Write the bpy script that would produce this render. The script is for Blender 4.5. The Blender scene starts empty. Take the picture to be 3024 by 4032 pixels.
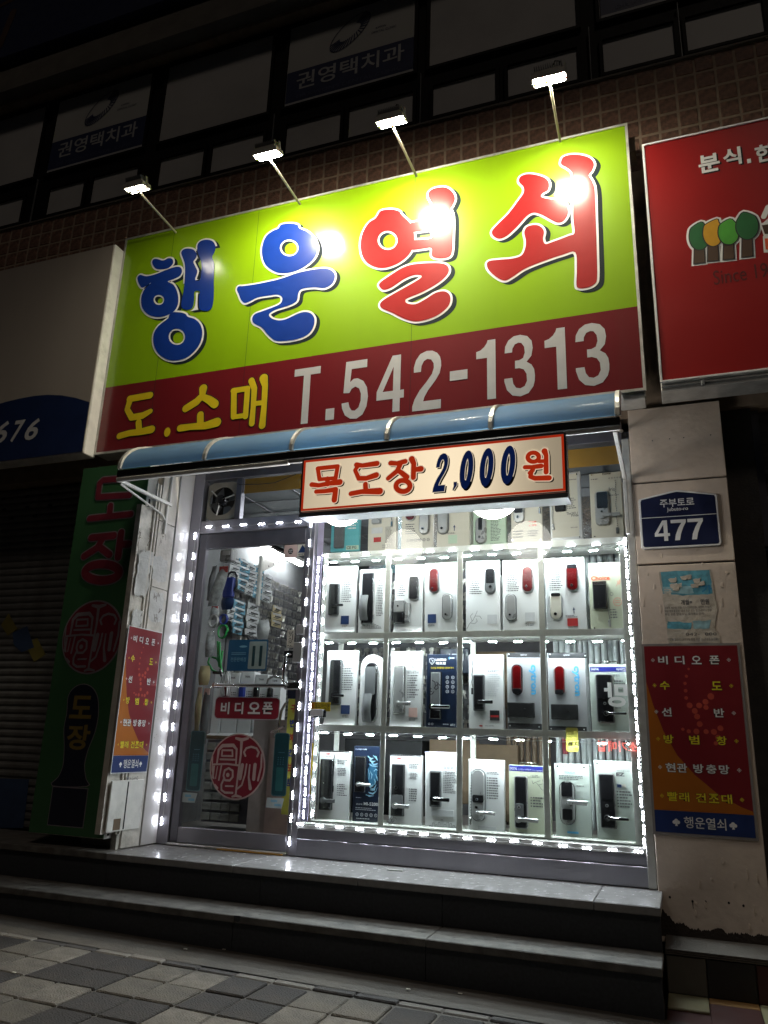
import bpy, bmesh, math, random
from mathutils import Vector, Matrix
from mathutils.geometry import tessellate_polygon
random.seed(7)
scene = bpy.context.scene
C = scene.collection
# ------------------------------------------------------------ camera
YAW, PIT, ROL, FPX = -0.362468435, 0.289010222, 0.0331825546, 3028.45   # focal length in photograph pixels
CAM = Vector((0.0, -5.0, 1.5))
_F = Vector((math.sin(YAW)*math.cos(PIT), math.cos(YAW)*math.cos(PIT), math.sin(PIT)))
_R = Vector((math.cos(YAW), -math.sin(YAW), 0)); _U = _R.cross(_F)
RI = math.cos(ROL)*_R + math.sin(ROL)*_U
UP = -math.sin(ROL)*_R + math.cos(ROL)*_U
cd = bpy.data.cameras.new('camera'); cam = bpy.data.objects.new('camera', cd); C.objects.link(cam)
cd.sensor_fit = 'HORIZONTAL'; cd.sensor_width = 36; cd.lens = FPX/3024*36
cd.clip_start = 0.05; cd.clip_end = 400
cam.matrix_world = Matrix(((RI.x, UP.x, -_F.x, CAM.x), (RI.y, UP.y, -_F.y, CAM.y), (RI.z, UP.z, -_F.z, CAM.z), (0, 0, 0, 1)))
scene.camera = cam
# ------------------------------------------------------------ night sky, weak street light, exposure
SUN_EL, SUN_ROT = math.radians(52), math.radians(200)
w = bpy.data.worlds.new('World'); scene.world = w; w.use_nodes = True
nt = w.node_tree; nt.nodes.clear()
sk = nt.nodes.new('ShaderNodeTexSky'); sk.sky_type = 'NISHITA'; sk.sun_disc = False
sk.sun_elevation = SUN_EL; sk.sun_rotation = SUN_ROT
bg = nt.nodes.new('ShaderNodeBackground'); bg.inputs[1].default_value = 0.0006
wo = nt.nodes.new('ShaderNodeOutputWorld')
nt.links.new(sk.outputs[0], bg.inputs[0]); nt.links.new(bg.outputs[0], wo.inputs[0])
sd = bpy.data.lights.new('sun', 'SUN'); sun = bpy.data.objects.new('sun', sd); C.objects.link(sun)
sd.energy = 0.17; sd.angle = math.radians(6); sd.color = (1.0, 0.86, 0.72)
sdir = Vector((0.45, -0.85, 1.15))
sun.rotation_euler = sdir.to_track_quat('Z', 'Y').to_euler()
vs = scene.view_settings
scene.display_settings.display_device = 'sRGB'
vs.view_transform = 'Standard'; vs.look = 'None'; vs.exposure = 0; vs.gamma = 1; vs.use_curve_mapping = False
scene.cycles.use_denoising = True
scene.cycles.max_bounces = 6; scene.cycles.transparent_max_bounces = 12
scene.cycles.glossy_bounces = 4; scene.cycles.diffuse_bounces = 3
scene.cycles.sample_clamp_indirect = 3.0
scene.cycles.caustics_reflective = False; scene.cycles.caustics_refractive = False

# ------------------------------------------------------------ measuring: a photograph pixel on a wall plane
def ray(px, py):
    return RI*((px-1512)/FPX) - UP*((py-2016)/FPX) + _F
def atY(px, py, Y=0.0):
    d = ray(px, py); t = (Y-CAM.y)/d.y; q = CAM+t*d; return q.x, q.z
def atX(px, py, X):
    d = ray(px, py); t = (X-CAM.x)/d.x; q = CAM+t*d; return q.y, q.z
def atZ(px, py, Z):
    d = ray(px, py); t = (Z-CAM.z)/d.z; q = CAM+t*d; return q.x, q.y
CROP = {'d': (700, 1800, 600/1659), '2': (1200, 1950, 700/1659), '3': (1800, 1850, 800/1659), '4': (1200, 2500, 700/1659),
        '5': (1800, 2500, 800/1659), '6': (600, 2550, 700/1659), '7': (0, 1800, 800/1041), '8': (2400, 2100, 624/1062),
        'a': (300, 800, 1212/1659), 'b': (1300, 550, 1300/1659), 's': (1150, 1650, 1350/1659), 'n': (2400, 500, 624/812),
        'l': (0, 900, 800/1609), 'g': (0, 3200, 1512/1659), 'h': (1512, 3200, 1512/1659), 'D': (0, 0, 3024/1659),
        'u': (0, 0, 1512/1659), 'v': (1512, 0, 1512/1659), 'e': (700, 2450, 600/1659)}
def px(c, x, y):
    ox, oy, s = CROP[c]; return ox+x*s, oy+y*s
def P(c, x, y, Y=0.0): return atY(*px(c, x, y), Y)
def PX(c, x, y, X): return atX(*px(c, x, y), X)
def PZ(c, x, y, Z): return atZ(*px(c, x, y), Z)

# ------------------------------------------------------------ materials
MATS = {}
def mat(name, col=(.5, .5, .5), rough=.5, metal=0., var=.12, scale=12., bump=0., bscale=60., coat=0., dirt=0., spec=.5, streak=False):
    if name in MATS: return MATS[name]
    m = bpy.data.materials.new(name); m.use_nodes = True; MATS[name] = m
    n = m.node_tree.nodes; L = m.node_tree.links; b = n['Principled BSDF']
    b.inputs['Roughness'].default_value = rough; b.inputs['Metallic'].default_value = metal
    b.inputs['Coat Weight'].default_value = coat; b.inputs['Coat Roughness'].default_value = .12
    b.inputs['Specular IOR Level'].default_value = spec
    tc = n.new('ShaderNodeTexCoord'); mp = n.new('ShaderNodeMapping'); L.new(tc.outputs['Object'], mp.inputs[0])
    if streak: mp.inputs['Scale'].default_value = (1, 1, .12)
    no = n.new('ShaderNodeTexNoise'); no.inputs['Scale'].default_value = scale; no.inputs['Detail'].default_value = 6
    L.new(mp.outputs[0], no.inputs[0])
    r = n.new('ShaderNodeMapRange'); r.inputs[1].default_value = .3; r.inputs[2].default_value = .7
    r.inputs[3].default_value = 1-var; r.inputs[4].default_value = 1+var
    L.new(no.outputs[0], r.inputs[0])
    mx = n.new('ShaderNodeMix'); mx.data_type = 'RGBA'; mx.blend_type = 'MULTIPLY'; mx.inputs[0].default_value = 1
    mx.inputs[6].default_value = (*col, 1); L.new(r.outputs[0], mx.inputs[7])
    out = mx.outputs[2]
    if dirt:
        n2 = n.new('ShaderNodeTexNoise'); n2.inputs['Scale'].default_value = scale*.35; n2.inputs['Detail'].default_value = 10
        n2.inputs['Roughness'].default_value = .7
        L.new(mp.outputs[0], n2.inputs[0])
        r2 = n.new('ShaderNodeMapRange'); r2.inputs[1].default_value = .52; r2.inputs[2].default_value = .72
        r2.inputs[4].default_value = dirt; L.new(n2.outputs[0], r2.inputs[0])
        m2 = n.new('ShaderNodeMix'); m2.data_type = 'RGBA'; L.new(r2.outputs[0], m2.inputs[0]); L.new(out, m2.inputs[6])
        m2.inputs[7].default_value = (.07, .055, .04, 1); out = m2.outputs[2]
    L.new(out, b.inputs['Base Color'])
    rr = n.new('ShaderNodeMapRange'); rr.inputs[3].default_value = max(.03, rough*.8); rr.inputs[4].default_value = min(1, rough*1.25)
    L.new(no.outputs[0], rr.inputs[0]); L.new(rr.outputs[0], b.inputs['Roughness'])
    if bump:
        n3 = n.new('ShaderNodeTexNoise'); n3.inputs['Scale'].default_value = bscale; n3.inputs['Detail'].default_value = 8
        L.new(tc.outputs['Object'], n3.inputs[0])
        bp = n.new('ShaderNodeBump'); bp.inputs['Strength'].default_value = bump; bp.inputs['Distance'].default_value = .01
        L.new(n3.outputs[0], bp.inputs['Height']); L.new(bp.outputs[0], b.inputs['Normal'])
    return m
def emit(name, col, s):
    if name in MATS: return MATS[name]
    m = bpy.data.materials.new(name); m.use_nodes = True; MATS[name] = m
    b = m.node_tree.nodes['Principled BSDF']; b.inputs['Base Color'].default_value = (.8, .8, .8, 1)
    b.inputs['Emission Color'].default_value = (*col, 1); b.inputs['Emission Strength'].default_value = s
    return m
def backlit(name, col, k=.5):
    """thin vinyl that lets some of the shop's light through"""
    m = mat(name, col, .5, var=.05); n = m.node_tree.nodes; L = m.node_tree.links
    t = n.new('ShaderNodeBsdfTranslucent'); t.inputs[0].default_value = (*col, 1); x = n.new('ShaderNodeMixShader'); x.inputs[0].default_value = k
    L.new(n['Principled BSDF'].outputs[0], x.inputs[1]); L.new(t.outputs[0], x.inputs[2]); L.new(x.outputs[0], n['Material Output'].inputs[0]); return m
def glass(name, tint=(.93, .96, .95), k=1.0, rough=.0):
    if name in MATS: return MATS[name]
    m = bpy.data.materials.new(name); m.use_nodes = True; MATS[name] = m
    n = m.node_tree.nodes; L = m.node_tree.links; n.clear()
    o = n.new('ShaderNodeOutputMaterial'); t = n.new('ShaderNodeBsdfTransparent'); t.inputs[0].default_value = (*tint, 1)
    g = n.new('ShaderNodeBsdfGlossy'); g.inputs['Roughness'].default_value = rough
    f = n.new('ShaderNodeFresnel'); f.inputs[0].default_value = 1.5
    mu = n.new('ShaderNodeMath'); mu.operation = 'MULTIPLY'; mu.inputs[1].default_value = 1.7*k
    x = n.new('ShaderNodeMixShader'); L.new(f.outputs[0], mu.inputs[0]); L.new(mu.outputs[0], x.inputs[0])
    L.new(t.outputs[0], x.inputs[1]); L.new(g.outputs[0], x.inputs[2]); L.new(x.outputs[0], o.inputs[0])
    return m
M = lambda k: MATS[k]
mat('white_paint', (.72, .70, .66), .4, var=.08, dirt=.35, bump=.1)
mat('old_white_paint', (.60, .56, .50), .5, var=.15, scale=6, dirt=.75, bump=.35, bscale=30)
mat('cream_panel', (.66, .55, .46), .55, var=.10, scale=4, dirt=.35, bump=.25, bscale=25, streak=False)
mat('steel', (.55, .54, .56), .32, metal=.9, var=.15, scale=3, bump=.05, bscale=200)
mat('dark_steel', (.16, .155, .18), .36, metal=.7, var=.2, scale=5)
mat('chrome', (.8, .8, .8), .14, metal=1, var=.05)
mat('alu', (.62, .61, .58), .4, metal=.6, var=.15, dirt=.4)
mat('rack_white', (.78, .80, .74), .45, var=.08, dirt=.25)
mat('black_plastic', (.012, .012, .014), .22, var=.2, coat=.5)
mat('black_matte', (.011, .011, .012), .6, var=.2, spec=.25)
mat('grey_plastic', (.13, .135, .14), .35, var=.1)
mat('silver_plastic', (.45, .45, .45), .28, metal=.5, var=.06)
mat('red_gloss', (.095, .003, .004), .16, var=.15, coat=.8)
mat('board_white', (.74, .75, .75), .35, var=.04, scale=3, coat=.3)
mat('board_cream', (.60, .57, .49), .4, var=.05, scale=3)
mat('board_silver', (.50, .51, .53), .35, metal=.25, var=.06)
mat('board_teal', (.13, .45, .50), .4, var=.06)
mat('board_green', (.47, .60, .47), .4, var=.06)
mat('board_yellowgreen', (.56, .60, .46), .4, var=.06)
mat('board_navy', (.006, .012, .03), .3, var=.2, coat=.4)
mat('board_clear', (.55, .62, .57), .25, var=.05, coat=.5)
mat('print_grey', (.10, .10, .11), .6, var=.1)
mat('print_light', (.55, .56, .58), .6, var=.1)
mat('print_white', (.75, .75, .75), .5, var=.05)
mat('print_black', (.015, .015, .018), .5, var=.1)
mat('blue_label', (.008, .03, .11), .5, var=.1)
mat('royal_blue', (.02, .025, .26), .4, var=.1)
mat('cyan_print', (.10, .42, .72), .4, var=.1)
mat('red_label', (.42, .025, .025), .5, var=.1)
mat('orange_red', (.72, .10, .03), .5, var=.1)
mat('cardboard', (.13, .09, .055), .8, var=.15)
emit('led_white', (.84, .88, 1.0), 130)
emit('led_inner', (.86, .97, 1.0), 1500)
emit('led_red', (1.0, .06, .02), 2.2)
glass('window_glass', k=.3)
glass('shade_glass', (.93, .96, .95), 1.0)

# ------------------------------------------------------------ mesh building
TINY = {'printed_text', 'symbols', 'drawing', 'bolts', 'screw_hole', 'adhesive_mark', 'wiring', 'dots', 'keypad_print', 'caption_print', 'vent_slot', 'ceiling_joint', 'led_dots', 'tiger_artwork', 'carving', 'paper_scraps', 'lettering_shadow', 'small_lettering'}
class MB:
    def __init__(s): s.v = []; s.f = []; s.mi = []; s.cur = 0; s.sm = []
    def add(s, vs_, fs, smooth=False):
        b = len(s.v); s.v += [Vector(v) for v in vs_]
        for f in fs: s.f.append([b+i for i in f]); s.mi.append(s.cur); s.sm.append(smooth)
        return s
    def box(s, x0, x1, y0, y1, z0, z1, bev=0.0):
        if x0 > x1: x0, x1 = x1, x0
        if y0 > y1: y0, y1 = y1, y0
        if z0 > z1: z0, z1 = z1, z0
        b = min(bev, (x1-x0)*.4, (y1-y0)*.4, (z1-z0)*.4)
        if b <= 0:
            v = [(x, y, z) for z in (z0, z1) for y in (y0, y1) for x in (x0, x1)]
            return s.add(v, [(0, 2, 3, 1), (4, 5, 7, 6), (0, 1, 5, 4), (2, 6, 7, 3), (0, 4, 6, 2), (1, 3, 7, 5)])
        bm = bmesh.new(); r = bmesh.ops.create_cube(bm, size=1)
        for v in bm.verts:
            v.co = Vector(((x0+x1)/2+v.co.x*(x1-x0), (y0+y1)/2+v.co.y*(y1-y0), (z0+z1)/2+v.co.z*(z1-z0)))
        bmesh.ops.bevel(bm, geom=bm.edges[:], offset=b, segments=1, affect='EDGES')
        bm.verts.index_update()
        s.add([v.co.copy() for v in bm.verts], [[v.index for v in f.verts] for f in bm.faces]); bm.free(); return s
    def quad(s, a, b, c, d): return s.add([a, b, c, d], [(0, 1, 2, 3)])
    def tube(s, pts, r, n=10, cap=True, rs=None):
        pts = [Vector(p) for p in pts]; rings = []
        prev = None
        for i, p in enumerate(pts):
            a = pts[max(0, i-1)]; b = pts[min(len(pts)-1, i+1)]; t = (b-a).normalized()
            if prev is None:
                u = t.cross(Vector((0, 0, 1)));
                if u.length < .1: u = t.cross(Vector((0, 1, 0)))
                u.normalize()
            else:
                u = (prev - t*prev.dot(t)).normalized()
            prev = u; w_ = t.cross(u); rr = rs[i] if rs else r
            rings.append([p+rr*(math.cos(2*math.pi*k/n)*u+math.sin(2*math.pi*k/n)*w_) for k in range(n)])
        v = [q for rg in rings for q in rg]; f = []
        for i in range(len(pts)-1):
            for k in range(n):
                k2 = (k+1) % n; f.append((i*n+k, i*n+k2, (i+1)*n+k2, (i+1)*n+k))
        s.add(v, f, True)
        if cap: s.add(rings[0], [list(range(n))[::-1]]); s.add(rings[-1], [list(range(n))])
        return s
    def prism(s, poly, fn, d0, d1, bev=0.0):
        """poly: 2-D outline; fn(u,v,d)->point; d1 the outer depth; bev insets the outer edge"""
        n = len(poly); o = poly
        cx = sum(p[0] for p in o)/n; cy = sum(p[1] for p in o)/n
        rings = [[fn(p[0], p[1], d0) for p in o], [fn(p[0], p[1], d1-bev) for p in o]]
        if bev:
            q = inset(o, bev); rings.append([fn(p[0], p[1], d1) for p in q])
        else: q = o
        v = [p for r in rings for p in r]; f = []
        for i in range(len(rings)-1):
            for k in range(n): k2 = (k+1) % n; f.append((i*n+k, i*n+k2, (i+1)*n+k2, (i+1)*n+k))
        s.add(v, f, bool(bev))
        tri = tessellate_polygon([[Vector((p[0], p[1], 0)) for p in q]])
        s.add(rings[-1], [list(t) for t in tri]); return s
    def flat(s, loops, fn, d):
        allp = [p for l in loops for p in l]
        tri = tessellate_polygon([[Vector((p[0], p[1], 0)) for p in l] for l in loops])
        s.add([fn(p[0], p[1], d) for p in allp], [list(t) for t in tri]); return s
    def mesh(s, name, mats, org=Vector((0, 0, 0)), recalc=True):
        me = bpy.data.meshes.new(name); me.from_pydata([v-org for v in s.v], [], s.f)
        if not isinstance(mats, (list, tuple)): mats = [mats]
        for m in mats: me.materials.append(MATS[m] if isinstance(m, str) else m)
        me.polygons.foreach_set('material_index', s.mi); me.polygons.foreach_set('use_smooth', s.sm)
        if recalc:
            bm = bmesh.new(); bm.from_mesh(me); bmesh.ops.recalc_face_normals(bm, faces=bm.faces); bm.to_mesh(me); bm.free()
        me.update(); return me
    def build(s, name, mats, parent=None, recalc=True):
        org = root_loc(parent) if parent else Vector((0, 0, 0))
        o = bpy.data.objects.new(name, s.mesh(name, mats, org, recalc)); C.objects.link(o)
        if name in TINY: o['kind'] = 'stuff'      # prints and specks too small to pick apart
        if parent: o.parent = parent
        return o
def root_loc(o):
    q = Vector((0, 0, 0))
    while o is not None: q += Vector(o.location); o = o.parent
    return q
def signed(p): return sum(p[i][0]*p[(i+1) % len(p)][1]-p[(i+1) % len(p)][0]*p[i][1] for i in range(len(p)))/2
def inset(p, d):
    """offset a closed outline inwards by d (outwards when d < 0)"""
    sg = 1 if signed(p) > 0 else -1; n = len(p); out = []
    for i in range(n):
        a, b, c = p[i-1], p[i], p[(i+1) % n]
        e1 = Vector((b[0]-a[0], b[1]-a[1])); e2 = Vector((c[0]-b[0], c[1]-b[1]))
        if e1.length < 1e-9 or e2.length < 1e-9: out.append(b); continue
        n1 = Vector((-e1.y, e1.x)).normalized(); n2 = Vector((-e2.y, e2.x)).normalized(); m = n1+n2
        if m.length < .3: m = n1*1.0
        else: m = m.normalized()*min(1/max(.35, m.normalized().dot(n1)), 1.6)
        out.append((b[0]+m.x*d*sg, b[1]+m.y*d*sg))
    return out
def smooth_loop(p, k=4):
    n = len(p); out = []
    for i in range(n):
        a, b, c, d = p[i-1], p[i], p[(i+1) % n], p[(i+2) % n]
        for j in range(k):
            t = j/k
            out.append(tuple(.5*((2*b[q])+(-a[q]+c[q])*t+(2*a[q]-5*b[q]+4*c[q]-d[q])*t*t+(-a[q]+3*b[q]-3*c[q]+d[q])*t**3) for q in (0, 1)))
    return out
def rrect(x0, x1, z0, z1, r, n=5):
    r = min(r, abs(x1-x0)/2*.999, abs(z1-z0)/2*.999); out = []
    for cx, cz, a0 in ((x1-r, z1-r, 0), (x0+r, z1-r, 90), (x0+r, z0+r, 180), (x1-r, z0+r, 270)):
        for k in range(n+1):
            a = math.radians(a0+90*k/n); out.append((cx+r*math.cos(a), cz+r*math.sin(a)))
    return out
def ellipse(cx, cz, rx, rz, n=28): return [(cx+rx*math.cos(2*math.pi*k/n), cz+rz*math.sin(2*math.pi*k/n)) for k in range(n)]
FR = lambda Y: (lambda u, v, d: Vector((u, Y-d, v)))          # a plane facing the street (towards -y)
SD = lambda X: (lambda u, v, d: Vector((X+d, u, v)))          # a plane facing right (+x); u runs along y
def brush(mb, pts, r, fn, d, n=8):
    """one brush stroke: round ended ribbon, r number or list"""
    pts = [tuple(p) for p in pts]
    rs = list(r)+[r[-1]]*len(pts) if isinstance(r, (list, tuple)) else [r]*len(pts)
    if len(pts) == 1: mb.flat([ellipse(pts[0][0], pts[0][1], rs[0], rs[0], 18)], fn, d); return
    for i, (p, rr) in enumerate(zip(pts, rs)):
        mb.flat([ellipse(p[0], p[1], rr, rr, 16)], fn, d+i*.00004)
    for i in range(len(pts)-1):
        a = Vector(pts[i]); b = Vector(pts[i+1]); e = b-a
        if e.length < 1e-6: continue
        nn = Vector((-e.y, e.x)).normalized()
        q = [a+nn*rs[i], b+nn*rs[i+1], b-nn*rs[i+1], a-nn*rs[i]]
        mb.flat([[(v.x, v.y) for v in q]], fn, d+.0005+i*.00004)

# ------------------------------------------------------------ lettering: the font's outlines as flat meshes
_tx = {}
TS = bpy.data.scenes.new('type_setting')   # scratch scene, removed at the end
TC = bpy.data.curves.new('lettering', 'FONT'); TC.fill_mode = 'FRONT'
TO = bpy.data.objects.new('lettering', TC); TS.collection.objects.link(TO)
def _eval(body, off, shear, res, line=1.0):
    TC.body = body; TC.size = 1; TC.offset = off; TC.shear = shear; TC.resolution_u = res; TC.space_line = line
    with bpy.context.temp_override(scene=TS, view_layer=TS.view_layers[0]): dg = bpy.context.evaluated_depsgraph_get()
    e = TO.evaluated_get(dg); me = e.to_mesh()
    vs_ = [(v.co.x, v.co.y) for v in me.vertices]; fs = [list(p.vertices) for p in me.polygons]
    e.to_mesh_clear(); return vs_, fs
def glyphs(body, off=0.0, shear=0.0, res=3):
    k = (body, off, shear, res)
    if k not in _tx: MISSED.append(k); _tx[k] = _eval(*k)
    return _tx[k]
MISSED = []
def typeset():
    """all the lettering of one weight is set as lines of one text and cut apart again: far faster than one by one"""
    for (off, shear, res), bodies in WORDS.items():
        LS = 4.0
        vs_, fs = _eval('\n'.join(bodies), off, shear, res, LS)
        if not vs_: continue
        per = [([], [], {}) for _ in bodies]
        for f in fs:
            i = int(round(-(sum(vs_[v][1] for v in f)/len(f)-.35)/LS)); i = max(0, min(len(bodies)-1, i)); V, Fc, mp_ = per[i]
            g_ = []
            for v in f:
                if v not in mp_: mp_[v] = len(V); V.append((vs_[v][0]+shear*0, vs_[v][1]+LS*i))
                g_.append(mp_[v])
            Fc.append(g_)
        for bd_, (V, Fc, _m) in zip(bodies, per): _tx[(bd_, off, shear, res)] = (V, Fc)
WORDS = {}
typeset()
def bounds(vs_): 
    xs = [v[0] for v in vs_]; zs = [v[1] for v in vs_]; return min(xs), max(xs), min(zs), max(zs)
def text(mb, body, x0, x1, z0, z1, fn, d, off=0.0, shear=0.0, keep=False, dx=0., dz=0., mirror=False, res=3, ref=0.0):
    """letters scaled to fill the box; keep holds their natural width, centred; ref: weight the box is measured at"""
    vs_, fs = glyphs(body, off, shear, res)
    if not vs_: return
    a, b, c, e = bounds(glyphs(body, ref, shear, res)[0]); sx = (x1-x0)/(b-a); sz = (z1-z0)/(e-c)
    if keep: s_ = min(sx, sz); sx = s_; sz = s_
    mx_, mz_ = (x0+x1)/2, (z0+z1)/2
    m = -1 if mirror else 1
    mb.add([fn(mx_+m*(v[0]-(a+b)/2)*sx+dx, mz_+(v[1]-(c+e)/2)*sz+dz, d) for v in vs_], fs)

# ------------------------------------------------------------ naming
def tag(o, label=None, cat=None, group=None, kind=None):
    if label: o['label'] = label
    if cat: o['category'] = cat
    if group: o['group'] = group
    if kind: o['kind'] = kind
    return o
def thing(name, loc, label, cat, group=None):
    o = bpy.data.objects.new(name, None); C.objects.link(o); o.location = loc; o.empty_display_size = .1
    return tag(o, label, cat, group)
def put(name, me, loc, parent=None, rot=None):
    o = bpy.data.objects.new(name, me); C.objects.link(o); o.location = Vector(loc)-(root_loc(parent) if parent else Vector((0, 0, 0)))
    if rot: o.rotation_euler = rot
    if parent: o.parent = parent
    return o
# ============================================================ SETTING
mat('asphalt', (.045, .044, .045), .85, bump=.5, bscale=90)
mat('concrete', (.10, .088, .076), .85, var=.2, scale=5, bump=.4, bscale=70, dirt=.5)
mat('paver_light', (.175, .158, .14), .85, var=.22, scale=9, bump=.5, bscale=120, dirt=.35)
mat('paver_dark', (.058, .052, .050), .85, var=.22, scale=9, bump=.5, bscale=120, dirt=.3)
mat('granite', (.24, .232, .228), .25, var=.10, scale=25, bump=.03, dirt=.16)
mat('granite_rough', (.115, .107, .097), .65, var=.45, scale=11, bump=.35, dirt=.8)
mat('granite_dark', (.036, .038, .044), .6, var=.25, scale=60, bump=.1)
mat('wall_dark', (.05, .045, .042), .85, var=.25, bump=.3)
mat('tile_brown', (.14, .070, .046), .7, var=.5, scale=28, bump=.8, bscale=70, dirt=.35)
mat('grout', (.24, .18, .13), .9, var=.2, bump=.3)
mat('window_frame_dark', (.007, .0065, .007), .6, spec=.1)
mat('film_pane', (.36, .35, .345), .55, var=.08, scale=2, dirt=.15)
mat('poster_film', (.36, .355, .34), .6, var=.06, scale=2)
mat('poster_navy', (.018, .024, .07), .5)
mat('dim_letter', (.34, .34, .35), .6)
mat('room_dark', (.10, .10, .105), .8)
mat('room_wall', (.34, .34, .33), .7)
SL = -.0135; gz = lambda x: .318+SL*x
g = MB(); g.quad((-60, -60, gz(-60)-.03), (60, -60, gz(60)-.03), (60, .2, gz(60)-.03), (-60, .2, gz(-60)-.03))
tag(g.build('ground', 'asphalt'), kind='structure')
pv = MB()
pv.add([(x, y, gz(x)-d) for d in (.03, .004) for x, y in ((-9, -4.4), (5, -4.4), (5, -1.105), (-9, -1.105))],
       [(4, 5, 6, 7), (0, 1, 5, 4), (3, 2, 6, 7)])
pv.add([(x, y, gz(x)-d) for d in (.03, .014) for x, y in ((-9, -4.3), (5, -4.3), (5, -.8), (-9, -.8))], [(4, 5, 6, 7)])
pave = tag(pv.build('pavement', 'concrete'), kind='structure')
# loose concrete apron along the steps
cz = MB(); N = 40
vs_ = []; fs = []
for i in range(N+1):
    x = -9+14*i/N
    vs_ += [(x, -.80, gz(x)+.012), (x, -1.097-.004*random.random(), gz(x)+.004)]
for i in range(N): fs.append((2*i, 2*i+1, 2*i+3, 2*i+2))
cz.add(vs_, fs); o_ = cz.build('concrete_apron', 'concrete', pave)
def paver_mesh(w_, d_, m_):
    p = MB(); p.box(-w_/2, w_/2, -d_/2, d_/2, -.03, .0, .006); return p.mesh('paver', m_)
PW, PD = .2166, .249
for s_, (f_, d_) in enumerate(((.74, .7), (.9, .55), (1.06, .4), (.82, .8))):
    mat('paver_light_%s' % 'abcd'[s_], tuple(v*f_ for v in (.15, .134, .115)), .85, var=.35, scale=7+3*s_, bump=.9, bscale=110, dirt=d_)
    mat('paver_dark_%s' % 'abcd'[s_], tuple(v*f_ for v in (.040, .035, .034)), .85, var=.35, scale=7+3*s_, bump=.9, bscale=110, dirt=d_)
pm = {(k, s_): paver_mesh(PW-.011, PD-.011, ('paver_light_' if k else 'paver_dark_')+s_) for k in (0, 1) for s_ in 'abcd'}
pb = {k: paver_mesh(PW-.006, .055, 'paver_light' if k else 'paver_dark') for k in (0, 1)}
for j in range(-1, 7):
    for i in range(-7, 19):
        x = -3.0443+PW*(i+.5); y = -1.1700-PD*(j+.5)-.004*i
        if j == -1: y = -1.137-.0005*i
        k = ((i//2)+(j//2)) % 2
        if x > .35 and j < 2: continue
        put('paver', pb[k] if j < 0 else pm[(k, random.choice('abcd'))], (x, y, gz(x)+random.uniform(.001, .009)), pave,
            (random.uniform(-.011, .011), math.atan(-SL)+random.uniform(-.013, .013), random.uniform(-.009, .009)))
# steps
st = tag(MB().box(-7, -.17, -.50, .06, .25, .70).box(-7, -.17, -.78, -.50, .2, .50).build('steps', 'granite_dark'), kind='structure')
def slab(x0, x1, y0, y1, z0, z1, m_, nm='slab', bev=.004):
    b = MB(); b.box(x0+.0015, x1-.0015, y0+.0015, y1-.0015, z0, z1, bev); return b.build(nm, m_, st)
xs1 = [-7.0, -5.2, -3.52, P('g', 1005, 235, -.56)[0], P('g', 1545, 290, -.56)[0], P('h', 905, 385, -.56)[0], -.146]
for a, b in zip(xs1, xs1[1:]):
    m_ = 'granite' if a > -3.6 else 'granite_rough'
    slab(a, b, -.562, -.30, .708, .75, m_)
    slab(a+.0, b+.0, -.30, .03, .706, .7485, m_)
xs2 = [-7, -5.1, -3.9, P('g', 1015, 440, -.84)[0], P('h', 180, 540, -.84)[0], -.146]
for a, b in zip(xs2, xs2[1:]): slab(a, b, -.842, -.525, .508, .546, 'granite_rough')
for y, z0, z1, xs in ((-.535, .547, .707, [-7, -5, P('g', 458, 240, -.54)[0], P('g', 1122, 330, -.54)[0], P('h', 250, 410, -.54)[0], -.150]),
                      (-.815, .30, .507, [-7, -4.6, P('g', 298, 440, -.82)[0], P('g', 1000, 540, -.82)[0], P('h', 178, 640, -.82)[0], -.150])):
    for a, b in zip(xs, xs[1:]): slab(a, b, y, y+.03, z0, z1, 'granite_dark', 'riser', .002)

# a broken nosing and old gum spots
x_ = P('g', 1025, 445, -.843)[0]; ragged_ = [(x_-.022, .546), (x_+.020, .547), (x_+.018, .522), (x_+.004, .515), (x_-.018, .524)]
b = MB(); b.prism(ragged_, FR(-.8421), 0, .0012); b.build('chipped_edge', 'granite_dark', st)
b = MB(); rr = random.Random(8)
for k in range(34):
    x, y = rr.uniform(-4.2, -.3), rr.uniform(-.55, -.05); zz_ = .7512
    if k % 2: y = rr.uniform(-.83, -.6); zz_ = .5472
    r1 = rr.uniform(.004, .012); b.add([(x+r1*math.cos(a_)*rr.uniform(.7, 1.2), y+r1*math.sin(a_)*rr.uniform(.7, 1.2), zz_) for a_ in [i*.785 for i in range(8)]], [list(range(8))])
b.build('gum_spots', mat('gum', (.07, .065, .06), .8), st)['kind'] = 'stuff'
# side ledge and tiles by the right pillar
mat('tile_cream', (.27, .25, .15), .5, dirt=.3); mat('tile_grey', (.11, .10, .085), .6, dirt=.3); mat('tile_black', (.02, .018, .018), .5)
mat('tile_maroon', (.06, .018, .016), .6, dirt=.2); mat('tile_ochre', (.25, .13, .04), .6, dirt=.3)
YL_ = -.385; zL = P('h', 1215, 585, YL_)[1]; zG = .338
le = tag(MB().box(-.144, 1.6, YL_+.012, -.052, .1, zL-.012).build('side_ledge', 'tile_grey'), kind='structure')
MB().box(-.144, 1.6, YL_+.004, -.052, zL-.012, zL-.002).build('ledge_top', 'concrete', le)
b = MB()
for k in range(3): b.box(-.144, 1.6, YL_-.006, YL_+.006, zL-.024+.009*k, zL-.018+.009*k)
b.build('ribbed_nosing', 'concrete', le)
xt = [-.144]+[P('h', x_, y_, YL_)[0] for x_, y_ in ((1395, 700), (1612, 730))]; xt += [xt[2]+.24, xt[2]+.48, xt[2]+.72]
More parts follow.
